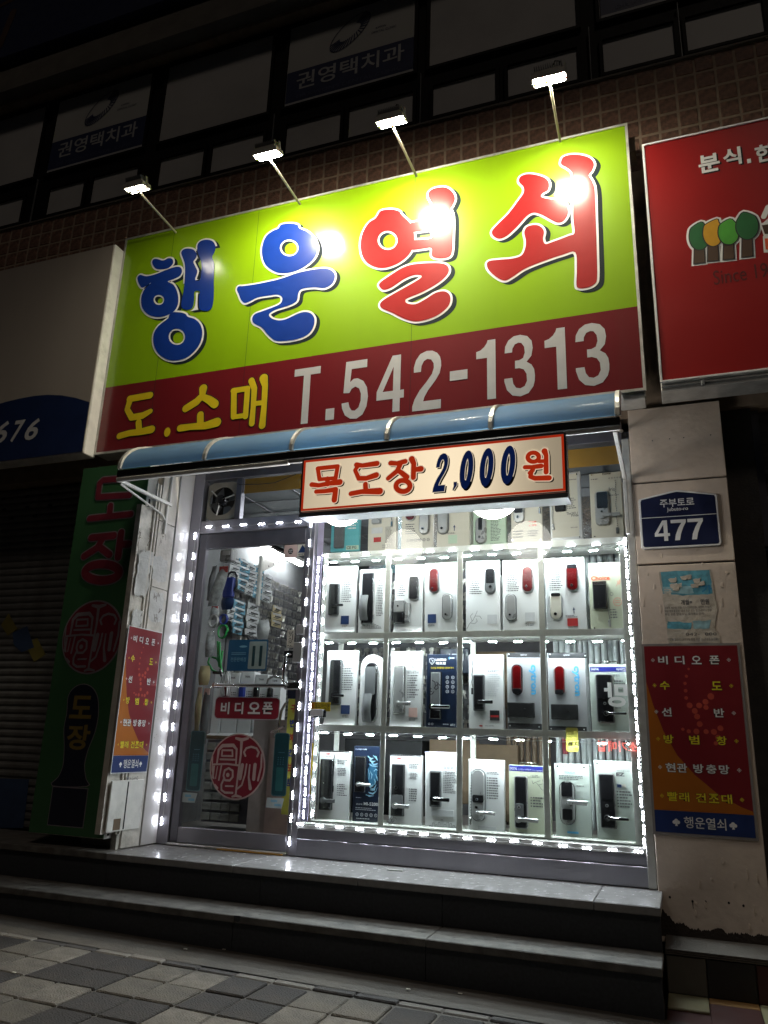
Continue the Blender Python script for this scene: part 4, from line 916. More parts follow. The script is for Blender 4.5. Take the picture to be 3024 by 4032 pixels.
# ------------------------------------------------------------ service list posters (one each side)
mat('poster_red', (.19, .011, .016), .4, var=.04, coat=.3); mat('poster_orange', (.38, .11, .008), .4, var=.04, coat=.3); mat('poster_blue', (.012, .03, .13), .4, coat=.3)
mat('poster_text_white', (.75, .74, .72), .5); mat('poster_text_yellow', (.72, .58, .02), .5); mat('poster_dot', (.44, .06, .035), .5); mat('poster_frame', (.34, .31, .29), .4, metal=.4)
def poster(t, u0, u1, z0, z1, fn, frame):
    W, H = u1-u0, z1-z0; U = lambda u: u0+u*W; Z = lambda v: z1-v*H
    b = MB(); b.prism([(u0-frame, z0-frame), (u1+frame, z0-frame), (u1+frame, z1+frame), (u0-frame, z1+frame)], fn, .0, .006); b.build('backing', 'poster_frame' if frame > .01 else 'sign_white', t)
    b = MB(); b.flat([[(u0, Z(.888)), (u1, Z(.888)), (u1, z1), (u0, z1)]], fn, .0065); b.build('red_field', 'poster_red', t)
    b = MB(); cv = [(0, .20), (.06, .33), (.15, .47), (.28, .60), (.45, .70), (.66, .79), (.88, .85), (1, .872)]
    b.flat([[(U(a), Z(c)) for a, c in cv]+[(u1, Z(.888)), (u0, Z(.888))]], fn, .0072); b.build('orange_field', 'poster_orange', t)
    b = MB(); b.flat([[(u0, z0), (u1, z0), (u1, Z(.889)), (u0, Z(.889))]], fn, .0072); b.build('blue_field', 'poster_blue', t)
    b = MB()
    for k, (a, c, r) in enumerate(((.47, .13, .006), (.44, .17, .008), (.42, .21, .008), (.42, .25, .009), (.42, .29, .009), (.45, .33, .014), (.50, .36, .014), (.55, .33, .014), (.62, .31, .014), (.68, .28, .016), (.52, .39, .014), (.54, .43, .014), (.50, .47, .014), (.42, .47, .010), (.60, .47, .012), (.68, .47, .014), (.75, .45, .014), (.72, .50, .014), (.69, .53, .010), (.36, .46, .008), (.62, .34, .012))):
        b.flat([ellipse(U(a), Z(c), r*W/.45, r*W/.45, 12)], fn, .0068+.00002*k)
    b.build('dots', 'poster_dot', t)
    rows = [(.080, 'poster_text_white', [('비', .18), ('디', .36), ('오', .54), ('폰', .73)]), (.222, 'poster_text_yellow', [('수', .18), ('도', .73)]), (.368, 'poster_text_white', [('선', .18), ('반', .73)]),
            (.515, 'poster_text_yellow', [('방', .18), ('범', .45), ('창', .73)]), (.665, 'poster_text_white', [('현', .18), ('관', .30), ('방', .47), ('충', .60), ('망', .73)]), (.815, 'poster_text_yellow', [('빨', .18), ('래', .30), ('건', .47), ('조', .60), ('대', .73)])]
    for v, m_, chs in rows:
        b, sdw = MB(), MB()
        for ch, u in chs:
            w_ = .105*W; h_ = .047*H
            text(b, ch, U(u)-w_/2+.02*W, U(u)+w_/2+.02*W, Z(v)-h_/2, Z(v)+h_/2, fn, .0085, off=.022, res=2, ref=.022)
            text(sdw, ch, U(u)-w_/2+.02*W, U(u)+w_/2+.02*W, Z(v)-h_/2, Z(v)+h_/2, fn, .0078, off=.05, res=2, ref=.022)
            fo = b.build('syllable', m_, t); sdw.build('syllable_shadow', 'print_black', fo); b, sdw = MB(), MB()
        for u in (.09, .90):
            x_, z_ = U(u), Z(v); s_ = .022*W
            b = MB(); b.flat([[(x_-s_, z_), (x_, z_-s_), (x_+s_, z_), (x_, z_+s_)], [(x_-s_*.75, z_), (x_, z_-s_*.75), (x_+s_*.75, z_), (x_, z_+s_*.75)]], fn, .0085)
            b.flat([[(x_-s_*.4, z_), (x_, z_-s_*.4), (x_+s_*.4, z_), (x_, z_+s_*.4)]], fn, .0085)
            b.build('diamond_mark', m_, t)
    for u in (.22, .79):
        b = MB()
        for dx_, dz_ in ((-.020, -.004), (.020, -.004), (0, .012)): b.flat([ellipse(U(u)+dx_*W, Z(.944)+dz_*H*.5, .019*W, .019*W, 12)], fn, .0085+abs(dx_)*.01+dz_*.002)
        b.flat([[(U(u)-.014*W, Z(.965)), (U(u)+.014*W, Z(.965)), (U(u)+.003*W, Z(.94)), (U(u)-.003*W, Z(.94))]], fn, .0089); b.build('club_symbol', 'poster_text_white', t)
    b = MB(); text(b, '행운열쇠', U(.30), U(.72), Z(.972), Z(.915), fn, .0085, off=.008, res=2)
    b.build('shop_name', 'poster_text_white', t)
q = [P('8', *p, -.05) for p in ((230, 755), (862, 755), (972, 2040), (310, 1998))]
u0 = (q[0][0]+q[3][0])/2; u1 = (q[1][0]+q[2][0])/2; z1_ = (q[0][1]+q[1][1])/2; z0_ = (q[2][1]+q[3][1])/2
t = thing('service_poster', ((u0+u1)/2, -.06, z0_), 'dim red and orange service list poster in metal frame on the right beige pillar', 'poster', 'service list posters beside the shop')
poster(t, u0, u1, z0_, z1_, FR(-.051), .014)
q = [PX('7', *p, XP) for p in ((660, 865), (828, 905), (738, 1615), (558, 1612))]
u0 = (q[0][0]+q[3][0])/2; u1 = (q[1][0]+q[2][0])/2; z1_ = (q[0][1]+q[1][1])/2; z0_ = (q[2][1]+q[3][1])/2
t = thing('service_poster', (XP+.01, (u0+u1)/2, z0_), 'brightly lit red and orange service list poster on the left white pillar', 'poster', 'service list posters beside the shop')
poster(t, u0, u1, z0_, z1_, SD(XP+.006), .006)

# ------------------------------------------------------------ house number plate and torn notice
q = [P('n', *p, -.05) for p in ((150, 1900), (550, 1895), (578, 2150), (160, 2165), (350, 1862))]
hx0, hx1 = (q[0][0]+q[3][0])/2, (q[1][0]+q[2][0])/2; hz0 = (q[2][1]+q[3][1])/2; hz1 = (q[0][1]+q[1][1])/2; hzp = q[4][1]
hp = thing('house_number', ((hx0+hx1)/2, -.06, hz0), 'navy gabled house number plate reading 477 on the beige pillar', 'house number')
def gable(i, r=.02):
    p = []
    p += [(hx0+i+r*(1-math.cos(a_)), hz0+i+r*(1-math.sin(a_))) for a_ in (0, .5, 1.0, 1.57)]
    p += [(hx1-i-r*(1-math.sin(a_)), hz0+i+r*(1-math.cos(a_))) for a_ in (0, .5, 1.0, 1.57)]
    zt2 = hz1-i*.6
    p += [(hx1-i, zt2-.012), (hx1-i-.006, zt2+.002), ((hx0+hx1)/2+.03, hzp-i-.004), ((hx0+hx1)/2, hzp-i), ((hx0+hx1)/2-.03, hzp-i-.004), (hx0+i+.006, zt2+.002), (hx0+i, zt2-.012)]
    return p
b = MB(); b.prism(gable(0), FR(-.051), 0, .012, .004); b.build('plate', 'sign_white', hp)
b = MB(); b.flat([gable(.013, .014)], FR(-.051), .0125); b.build('navy_field', mat('plate_navy', (.008, .012, .045), .35), hp)
b = MB(); zl = P('n', 350, 1995, -.06)[1]; b.box(hx0+.013, hx1-.013, -.0655, -.0640, zl-.002, zl+.002)
text(b, '주부토로', *gl('n', 258, 433, 1905, 1945, -.06), FR(-.051), .0135, off=.012); text(b, 'Jubuto-ro', *gl('n', 294, 402, 1948, 1972, -.06), FR(-.051), .0135, off=.01)
q = gl('n', 228, 488, 2012, 2118, -.06); W_ = (q[1]-q[0]); b.build('lettering', 'sign_white', hp)
for k_, c_ in enumerate('477'): b = MB(); digit(b, c_, (q[0]+W_*k_/3+.003, q[0]+W_*(k_+1)/3-.006, q[2], q[3]), FR(-.051), .0135); b.build('digit', 'sign_white', hp)
q = [P('8', *p, -.05) for p in ((330, 255), (700, 255), (740, 735), (370, 740))]
nx0, nx1, nz1, nz0 = (q[0][0]+q[3][0])/2, (q[1][0]+q[2][0])/2, q[0][1], q[2][1]
tn = thing('torn_notice', ((nx0+nx1)/2, -.06, nz0), 'weathered torn paper notice with blue header on the beige pillar', 'notice')
mat('notice_paper', (.52, .46, .38), .7, var=.12, scale=14, bump=.6, bscale=30, dirt=.35); mat('notice_blue', (.10, .33, .42), .7, var=.3, scale=30, dirt=.4); mat('notice_fade', (.25, .42, .46), .7, var=.3, scale=25)
rg = random.Random(4); W, H = nx1-nx0, nz1-nz0
def wav(p, a=.003): return [(x+rg.uniform(-a, a), z+rg.uniform(-a, a)) for x, z in p]
def edge(p, n=6):
    o = []
    for i in range(len(p)):
        a, c = p[i], p[(i+1) % len(p)]
        for k in range(n): o.append((a[0]+(c[0]-a[0])*k/n, a[1]+(c[1]-a[1])*k/n))
    return wav(o)
NP = lambda u, v: (nx0+u*W, nz1-v*H)
b = MB(); ol = edge([NP(*p) for p in ((0, 0), (.95, 0), (.97, .30), (1, .55), (.92, .80), (1.0, .90), (1.0, 1), (.08, 1), (.05, .6))])
b.prism(ol, FR(-.051), 0, .0025); 
b.build('paper', 'notice_paper', tn)
b = MB(); b.flat([edge([NP(*p) for p in ((.02, .01), (.93, .01), (.95, .34), (.40, .35), (.04, .32))])], FR(-.051), .0032); b.build('blue_print', 'notice_blue', tn); b = MB(); b.flat([edge([NP(*p) for p in ((.08, .70), (.52, .72), (.50, .81), (.07, .80))])], FR(-.051), .0032); b.build('blue_print', 'notice_blue', tn)
b = MB(); b.flat([edge([NP(*p) for p in ((.55, .70), (.88, .70), (.82, .81), (.55, .81))])], FR(-.051), .0033); b.build('faded_print', 'notice_fade', tn); b = MB(); b.flat([edge([NP(*p) for p in ((.05, .22), (.6, .22), (.6, .33), (.05, .32))])], FR(-.051), .0038); b.build('faded_print', 'notice_fade', tn)
b = MB(); 
for k in range(9):
    u, v = rg.uniform(.05, .7), rg.uniform(.08, .26); b.prism(edge([NP(u, v), NP(u+.14, v-.02), NP(u+.13, v+.05), NP(u+.02, v+.05)], 4), FR(-.051), .003, .0045+rg.random()*.004, .001)
b.build('peeling_shred', 'notice_paper', tn)
b = MB()
def NT(s, u0, u1, v0, v1, off=0., m_=b): text(m_, s, nx0+u0*W, nx0+u1*W, nz1-v1*H, nz1-v0*H, FR(-.051), .0042, off=off, res=2)
NT('개월=', .36, .56, .41, .48, .02); NT('만원', .72, .87, .41, .48, .02)
NT('운동복 제공됨, 타올, 디스크교정운동, 개인PT.TV설치', .05, .90, .50, .535); NT('매장 찜토불질방, 남녀 전문 선수 및 트레이너 현장', .05, .90, .543, .58); NT('투입 운영 절대 태닝, 요가메오 단백', .05, .75, .588, .625)
NT('042-  000', .40, .95, .86, .90); NT('거전동 협전리시PT 5개 평점 맞은 논(관광흡물건물)', .06, .97, .93, .97)
b.build('lettering', 'print_grey', tn)
b = MB(); NT('가', .76, .93, .22, .33, .04, b); b.build('blue_lettering', mat('nb2', (.03, .22, .40), .6), tn)
b = MB(); NT('굴', .06, .20, .26, .35, .03, b); b.build('pale_lettering', 'notice_paper', tn)
# ============================================================ SHOPFRONT
mat('floor_tile', (.30, .28, .26), .4, dirt=.2); mat('ceiling_panel', (.17, .18, .19), .7); mat('fan_grey', (.30, .27, .22), .5)
mat('mustard', (.42, .22, .03), .5, var=.05); mat('hair_steel', (.36, .345, .385), .36, metal=.85, var=.2, scale=2, bump=.05, bscale=120, streak=True)
mat('wire_black', (.02, .02, .02), .6); mat('acrylic_purple', (.52, .46, .66), .2)
sf = thing('storefront', (-1.9, 0, .75), 'brushed steel shopfront frame with door posts, transom and kick panels', 'shopfront')
def sb(nm, x0, x1, y0, y1, z0, z1, m_='hair_steel', bev=.003, par=None): return MB().box(x0, x1, y0, y1, z0, z1, bev).build(nm, m_, par or sf)
sb('post', -3.534, -3.44, -.02, .06, .752, 3.60); sb('post', -2.493, -2.43, -.02, .06, .752, 3.12); sb('post', -.222, -.176, -.035, .08, .752, 3.46, 'alu')
sb('rail', -3.44, -2.497, -.015, .05, 3.02, 3.12); sb('transom_head', -3.44, -.222, -.015, .05, 3.46, 3.60, 'dark_steel')
sb('mullion', -3.145, -3.095, -.010, .045, 3.12, 3.46, 'dark_steel'); sb('post', -2.505, -2.43, -.015, .05, 3.12, 3.46, 'dark_steel')
sb('sill_rail', -2.43, -.222, -.030, .05, .925, .962, 'alu'); sb('kick_panel', -2.43, -.222, -.012, .03, .865, .924); sb('kick_panel', -2.43, -.222, -.024, .03, .752, .861)
sb('threshold', -3.44, -2.505, -.03, .05, .752, .766, 'alu')
MB().box(-3.02, -2.52, -.05, -.032, .7515, .758).build('threshold_strip', 'mustard', sf)
gp = MB(); gp.quad((-2.43, .004, .962), (-.222, .004, .962), (-.222, .004, 3.46), (-2.43, .004, 3.46)); gp.build('window_pane', 'window_glass', sf)
gp = MB(); gp.quad((-3.095, .012, 3.12), (-2.505, .012, 3.12), (-2.505, .012, 3.46), (-3.095, .012, 3.46)); gp.build('transom_pane', 'window_glass', sf)
MB().box(-3.09, -2.51, .018, .024, 3.335, 3.455).build('mustard_band', 'mustard', sf)
MB().box(-2.425, -.23, .018, .024, 3.31, 3.44).build('mustard_band', 'mustard', sf)
MB().tube([(-3.12, -.02, 3.40), (-2.95, -.022, 3.385), (-2.8, -.024, 3.385), (-2.62, -.02, 3.44)], .003, 5).build('cable', 'wire_black', sf)
# kick panel debris and small damper on the landing
# ventilation fan in the transom
ft = thing('ventilation_fan', (-3.29, .02, 3.14), 'dusty ventilation fan in the transom at top left of the door', 'fan')
b = MB(); cx, cz_ = -3.285, 3.288
out = [(-3.435, 3.13), (-3.15, 3.13), (-3.15, 3.455), (-3.435, 3.455)]
for k in range(24):
    a0, a1 = 2*math.pi*k/24, 2*math.pi*(k+1)/24
    def sq(a_):
        c_, s_ = math.cos(a_), math.sin(a_); m_ = max(abs(c_)/.135, abs(s_)/.155); return (cx+c_/m_, cz_+s_/m_)
    p = [(cx+.118*math.cos(a0), cz_+.118*math.sin(a0)), sq(a0), sq(a1), (cx+.118*math.cos(a1), cz_+.118*math.sin(a1))]
    b.prism(p, FR(.03), 0, .012)
b.build('surround', 'fan_grey', ft)
b = MB(); b.tube([(cx, .035, cz_), (cx, -.01, cz_)], .045, 18); b.tube([(cx, -.01, cz_), (cx, -.03, cz_)], .028, 16); b.build('motor', 'black_plastic', ft)
for k in range(4):
    a0 = k*math.pi/2+.5; c_, s_ = math.cos(a0), math.sin(a0)
    b = MB(); v = []
    for r, w_, tw in ((.04, .02, .012), (.11, .05, .02)):
        for sg in (-1, 1): v.append((cx+r*c_-sg*w_*s_, .06+sg*tw, cz_+r*s_+sg*w_*c_))
    b.add(v, [(0, 1, 3, 2)]); b.build('blade', 'grey_plastic', ft)
for k in range(3):
    a0 = k*2.094+.3; MB().tube([(cx+.03*math.cos(a0), -.005, cz_+.03*math.sin(a0)), (cx+.125*math.cos(a0), .0, cz_+.125*math.sin(a0))], .006, 6).build('strut', 'alu', ft)
MB().box(-3.43, -3.16, .10, .11, 3.13, 3.455).build('back_cover', 'wall_dark', ft)

# glass door
dr = thing('glass_door', (-2.97, 0, .77), 'glass shop door in steel frame with chrome bar and stickers', 'door')
def db(nm, *a, m_='hair_steel', bev=.003): return MB().box(*a, bev).build(nm, m_, dr)
db('stile', -3.436, -3.372, -.006, .036, .770, 3.012, m_='dark_steel'); db('stile', -2.514, -2.496, -.006, .036, .770, 3.012)
db('top_rail', -3.372, -2.514, -.006, .036, 2.895, 3.012, m_='dark_steel'); db('bottom_rail', -3.372, -2.514, -.006, .036, .770, .872)
gp = MB(); gp.quad((-3.372, .014, .872), (-2.514, .014, .872), (-2.514, .014, 2.895), (-3.372, .014, 2.895)); gp.build('door_pane', 'window_glass', dr)
yb = -.045
xa, za = P('e', 400, 685, yb); xb, zb = P('e', 1170, 690, yb)
b = MB(); b.tube([(xa, yb, za), (xb, yb, za)], .013, 12); b.tube([(xa, yb-.004, za), (xa, .01, za)], .019, 14); b.build('push_bar', 'chrome', dr)
x1, z1_ = P('e', 1180, 350, -.05); x2, z2_ = P('e', 1150, 670, -.05)
b = MB(); b.tube([(x1+.02, .0, z1_+.0), (x1+.01, -.05, z1_), (x1, -.06, z1_-.02), (x2, -.06, z2_+.02), (x2+.01, -.05, z2_), (x2+.02, .0, z2_)], .011, 10); b.build('handle', 'chrome', dr)
MB().box(xb-.02, xb+.11, -.03, -.007, za-.025, za+.03, .008).build('lock_case', 'chrome', dr)
MB().box(x1-.04, x1+.09, -.018, -.007, z1_-.022, z1_+.03, .01).build('handle_plate', 'black_plastic', dr)
q = gl('e', 1255, 1355, 215, 440, -.03); MB().box(q[0], q[1], -.035, -.008, q[2], q[3], .006).build('lock_cover', 'silver_plastic', dr)
q = gl('d', 1285, 1375, 1820, 1930, -.03); MB().box(q[0], q[1], -.03, -.008, q[2], q[3], .006).build('lock_cover', 'silver_plastic', dr)
def sticker(nm, lab, cat, par_fn, x0z, mt_, r=.0, Yp=.008):
    pass
# stickers on the door
mat('sticker_maroon', (.22, .012, .028), .45, var=.05); mat('sticker_blue', (.012, .10, .21), .4); mat('sticker_teal', (.012, .05, .06), .35, var=.2); mat('pinkish', (.50, .37, .35), .5)
q = gl('e', 400, 1110, 812, 1060, .008)
t = thing('door_sticker', ((q[0]+q[1])/2, .01, q[2]), 'maroon rounded sticker with white video phone lettering on the glass door', 'sticker')
b = MB(); b.prism(rrect(*q, .035), FR(.010), 0, .002); b.build('rim', 'sign_grey', t)
b = MB(); b.flat([rrect(q[0]+.006, q[1]-.006, q[2]+.006, q[3]-.006, .03)], FR(.010), .0028); b.build('maroon_field', 'sticker_maroon', t)
b, b2 = MB(), MB()
for ch, a, c in (('비', 470, 565), ('디', 622, 715), ('오', 768, 900), ('폰', 925, 1035)):
    e = gl('e', a, c, 868, 1000, .008); text(b, ch, *e, FR(.010), .0045, off=.03, ref=.03); text(b2, ch, *e, FR(.010), .0036, off=.055, ref=.03)
fo = b.build('lettering', 'sign_white', t); b2.build('lettering_shadow', 'print_black', fo)
cx, cz_ = P('6', 790, 1108, .008); e = P('6', 1052, 1105, .008)[0]
t = thing('seal_sticker', (cx, .01, cz_), 'round maroon seal emblem sticker low on the glass door', 'sticker'); seal(t, cx, cz_, e-cx, FR(.010), 'sticker_maroon', 'pinkish', 0)
q = gl('e', 545, 975, 190, 530, .008)
t = thing('dealer_sticker', ((q[0]+q[1])/2, .01, q[2]), 'blue dealer sticker showing two slim door locks on the glass door', 'sticker')
b = MB(); b.prism(rrect(*q, .012), FR(.010), 0, .0015); b.build('blue_field', 'sticker_blue', t)
W_ = q[1]-q[0]; H_ = q[3]-q[2]
b = MB(); b.flat([rrect(q[0]+.53*W_, q[1]-.03*W_, q[2]+.06*H_, q[3]-.06*H_, .008)], FR(.010), .002); b.build('pale_field', mat('pale_teal', (.32, .40, .38), .4), t)
b = MB(); text(b, '전문판매점', q[0]+.08*W_, q[0]+.47*W_, q[2]+.30*H_, q[2]+.43*H_, FR(.010), .0025, off=.01); b.flat([ellipse(q[0]+.38*W_, q[2]+.78*H_, .10*W_, .035*H_, 20)], FR(.010), .0022)
for k, v in enumerate((.52, .57)): b.box(q[0]+.09*W_, q[0]+.46*W_, .0075, .0082, q[2]+v*H_, q[2]+(v+.02)*H_)
b.build('lettering', mat('pale_blue', (.20, .42, .55), .5), t)
b = MB()
for u in (.62, .80): b.flat([rrect(q[0]+u*W_, q[0]+(u+.07)*W_, q[2]+.15*H_, q[2]+.80*H_, .006)], FR(.010), .0027)
b.build('lock_picture', 'sticker_teal', t)
for (c_, x0, x1, y0, y1, lx, lab) in (('6', 335, 470, 775, 1340, 275, 'left tall teal door lock cut-out sticker beside the round seal'), ('6', 1125, 1265, 795, 1388, 1070, 'right tall teal door lock cut-out sticker beside the round seal')):
    q = gl(c_, x0, x1, y0, y1, .008); t = thing('lock_sticker', ((q[0]+q[1])/2, .01, q[2]), lab, 'sticker', 'tall lock stickers on the door')
    b = MB(); b.prism(rrect(*q, .02), FR(.010), 0, .0015); b.build('rim', mat('teal_rim', (.08, .16, .17), .4), t)
    b = MB(); b.flat([rrect(q[0]+.006, q[1]-.006, q[2]+.006, q[3]-.006, .016)], FR(.010), .002); b.build('body_picture', 'sticker_teal', t)
    W_ = q[1]-q[0]; H_ = q[3]-q[2]
    b = MB(); b.flat([rrect(q[0]+.25*W_, q[0]+.75*W_, q[2]+.08*H_, q[2]+.45*H_, .008)], FR(.010), .0026); b.build('grip_picture', mat('grip_teal', (.03, .12, .12), .35), t)
    b = MB(); text(b, 'SAMSUNG', q[0]+.32*W_, q[0]+.72*W_, q[2]+.68*H_, q[2]+.69*H_, FR(.010), .0026)
    for i in range(3):
        for j in range(4): b.flat([ellipse(q[0]+(.33+.17*i)*W_, q[2]+(.50+.035*j)*H_, .0025, .0025, 8)], FR(.010), .0026)
    b.build('keypad_print', 'pale_blue', t)
    x_, z_ = P('6', lx, y1+10, .008); b = MB(); b.prism([(x_, z_), (x_+.13, z_), (x_+.115, z_-.065), (x_-.005, z_-.065)], FR(.010), 0, .0012); b.build('caption_card', mat('cap_m', (.40, .46, .46), .5), t)
    b = MB()
    for i in range(2): b.box(x_+.03+.03*i, x_+.08+.03*i, .0077, .0086, z_-.028-.025*i, z_-.012-.025*i)
    b.build('caption_print', 'pale_blue', t)
q = gl('e', 1188, 1268, 85, 275, .008); t = thing('pull_sticker', ((q[0]+q[1])/2, .01, q[2]), 'narrow white vertical pull sticker near the door handle', 'sticker')
b = MB(); b.prism([(q[0], q[2]), (q[1], q[2]), (q[1], q[3]), (q[0], q[3])], FR(.010), 0, .0015); b.build('sheet', 'board_cream', t)
b = MB(); H_ = q[3]-q[2]
for i, ch in enumerate('당기시오'): text(b, ch, q[0]+.012, q[1]-.012, q[3]-H_*(.24+.17*i), q[3]-H_*(.08+.17*i), FR(.010), .0022, off=.02)
text(b, 'PULL', q[0]+.008, q[1]-.008, q[2]+H_*.05, q[2]+H_*.15, FR(.010), .0022, off=.02); b.build('lettering', 'print_black', t)
q = gl('d', 1158, 1300, 955, 1095, .008); t = thing('service_sticker', ((q[0]+q[1])/2, .01, q[2]), 'small square sticker with a dark round badge at the top right of the door', 'sticker')
b = MB(); b.prism(rrect(*q, .008), FR(.010), 0, .0015); b.build('sheet', 'pinkish', t)
b = MB(); b.flat([ellipse((q[0]+q[1])/2, (q[2]+q[3])/2, .021, .023, 24)], FR(.010), .0022); b.build('badge', 'print_black', t)
b = MB(); mx_ = (q[0]+q[1])/2; mz_ = (q[2]+q[3])/2; text(b, '슈퍼맨', mx_-.015, mx_+.015, mz_+.001, mz_+.012, FR(.010), .003, off=.01); text(b, '서비스', mx_-.014, mx_+.014, mz_-.012, mz_-.001, FR(.010), .003, off=.01); b.build('lettering', 'board_white', t)
q = gl('d', 1305, 1425, 950, 1070, .008); t = thing('security_sticker', ((q[0]+q[1])/2, .01, q[2]), 'small sticker with a blue triangle and security area wording at the door corner', 'sticker')
b = MB(); b.prism([(q[0], q[2]), (q[1], q[2]), (q[1], q[3]), (q[0], q[3])], FR(.010), 0, .0015); b.build('sheet', 'board_cream', t)
b = MB(); b.flat([[(q[0]+.004, q[2]+.022), (q[1]-.004, q[2]+.022), ((q[0]+q[1])/2-.008, q[3]-.003)]], FR(.010), .002); b.build('triangle', 'blue_label', t)
b = MB(); text(b, '경비구역', q[0]+.003, q[1]-.003, q[2]+.004, q[2]+.016, FR(.010), .002, off=.02); b.build('lettering', 'print_black', t)
q = gl('4', 62, 238, 628, 712, -.004); t = thing('card_holder', ((q[0]+q[1])/2, -.01, q[2]-.03), 'yellow take-a-business-card sign over a black card holder on the window', 'card holder')
b = MB(); b.prism([(q[0], q[2]), (q[1], q[2]), (q[1], q[3]), (q[0], q[3])], FR(-.002), 0, .003); b.build('yellow_sign', 'sign_yellow', t)
q2 = gl('4', 50, 200, 700, 770, -.004); MB().box(q2[0], q2[1], -.03, -.002, q2[2], q2[3], .003).build('holder', 'black_plastic', t)
MB().box(q2[0]+.012, q2[1]-.012, -.034, -.0305, q2[2]+.008, q2[3]+.004, .001).build('card', 'board_white', t)
b = MB(); text(b, '명함', q[0]+.004, q[0]+.024, q[2]+.018, q[3]-.004, FR(-.005), .001, off=.02); fo = b.build('red_lettering', 'red_label', t)
b = MB(); text(b, '필요하신분', q[0]+.028, q[1]-.003, q[2]+.019, q[3]-.005, FR(-.005), .001, off=.01); text(b, '가져가세요', q[0]+.03, q[1]-.003, q[2]+.003, q[2]+.016, FR(-.005), .001, off=.01); b.build('lettering', 'print_black', t)
x_, z_ = P('g', 1540, 240, -.0); 
MB().box(-1.72, -1.62, -.22, -.20, .7505, .756).build('door_stop', 'alu', sf)

# ------------------------------------------------------------ strings of LED modules
def led_mesh(mt_, vertical, s=1.0, r=.0058):
    b = MB(); b.cur = 0
    L_, H_ = .029*s, .0075*s
    if vertical: b.box(-H_, H_, -.004, 0, -L_, L_, .002)
    else: b.box(-L_, L_, -.004, 0, -H_, H_, .002)
    b.cur = 1
    for k in (-1, 0, 1):
        cx, cz = (0, k*.0190*s) if vertical else (k*.0190*s, 0)
        n = 8; v = [(cx+r*math.cos(2*math.pi*i/n), -.0045, cz+r*math.sin(2*math.pi*i/n)) for i in range(n)]+[(cx+r*.6*math.cos(2*math.pi*i/n), -.0085, cz+r*.6*math.sin(2*math.pi*i/n)) for i in range(n)]
        b.add(v, [(i, (i+1) % n, n+(i+1) % n, n+i) for i in range(n)]+[list(range(n, 2*n))])
    return b.mesh('led_module', ['sign_white', mt_])
def led_string(lab, pts, vertical, mt_='led_white', s=1.0, r=.0058, jit=.0, wire=True, down=False):
    """pts: list of (x,y,z) module centres"""
    me = led_mesh(mt_, vertical, s, r); p0 = pts[0]
    t = thing('led_string', p0, lab, 'light string', None)
    rg = random.Random(len(pts))
    for p in pts:
        o = put('led_module', me, (p[0]+rg.uniform(-jit, jit), p[1], p[2]+rg.uniform(-jit, jit)), t, (math.radians(78) if down else 0, rg.uniform(-.05, .05), 0))
    if wire:
        w_ = []
        for a, c in zip(pts, pts[1:]):
            w_ += [a, ((a[0]+c[0])/2+(.006 if vertical else 0), a[1]-.002, (a[2]+c[2])/2-(0 if vertical else .007))]
        w_.append(pts[-1]); MB().tube([(p[0], p[1]-.003, p[2]) for p in w_], .0016, 5).build('wire', 'sign_white', t)
    return t
lp2 = lambda a, b, n: [tuple(a[k]+(b[k]-a[k])*i/(n-1) for k in range(3)) for i in range(n)]
led_string('six LED modules in a row across the top of the door', lp2((-3.36, -.0155, 3.068), (-2.577, -.0155, 3.058), 6), False, jit=.002)
led_string('LED string running down the left door post beside the white pillar', lp2((-3.472, -.0205, 3.0), (-3.499, -.0205, .899), 14), True, jit=.004)
led_string('LED string running down the post between door and window', lp2((-2.466, -.0205, 3.033), (-2.478, -.0205, .836), 16), True, jit=.004)
led_string('LED string hanging along the sill under the window', lp2((-2.405, -.0305, .953), (-.262, -.0305, .938), 16), False, jit=.004)
led_string('dense LED string up the right window edge beside the beige pillar', lp2((-.240, .002, 2.775), (-.232, .002, .985), 26), True, jit=.003)
led_string('LED string inside the clear channel at the left window edge', lp2((-2.400, .012, 2.76), (-2.404, .012, 1.01), 26), True, 'led_white', jit=.002)
MB().box(-2.425, -2.378, .02, .024, .965, 3.1).build('channel', 'acrylic_purple', sf)
YRk = .03
led_string('LED string along the top beam of the display rack', lp2((-2.36, YRk-.0005, 2.795), (-.26, YRk-.0005, 2.765), 14), False, 'led_white', jit=.002)
for z, lab in ((2.742, 'LED string under the top beam, over the first full row of locks'), (2.150, 'LED string under the second rack shelf, over the middle row of locks'), (1.532, 'LED string under the third rack shelf, over the bottom row of locks')):
    led_string(lab, lp2((-2.30, YRk+.026, z+.012), (-.275, YRk+.026, z), 13), False, 'led_inner', jit=.003, down=True)
led_string('LED string inside the rack down its left upright', lp2((-2.352, YRk-.0005, 2.70), (-2.345, YRk-.0005, 1.02), 18), True, 'led_white', .8, .005, jit=.003)

# ------------------------------------------------------------ display rack
rk = thing('display_rack', (-1.3, .2, .965), 'white angle-iron display rack holding four rows of door locks behind the window', 'rack')
def rb(nm, *a, m_='rack_white', bev=.002): return MB().box(*a, bev).build(nm, m_, rk)
for x in (-2.352, -1.862, -1.335, -.785, -.262):
    rb('upright', x-.019, x+.019, YRk+.002, YRk+.006, .968, 2.80); rb('upright', x-.018, x-.012, YRk+.008, YRk+.04, .968, 2.80)
for z, nm in ((2.795, 'beam'), (2.205, 'beam'), (1.578, 'beam')):
    rb(nm, -2.37, -.245, YRk-.0, YRk+.0015, z-.024, z+.018)
    rb('shelf', -2.36, -.25, YRk+.045, YRk+.34, z-.012, z+.006)
rb('shelf', -2.36, -.25, YRk+.01, YRk+.34, .966, .976)
for x in (-2.35, -1.33, -.27): rb('rear_upright', x-.018, x+.018, YRk+.34, YRk+.36, .968, 3.3)
b = MB()
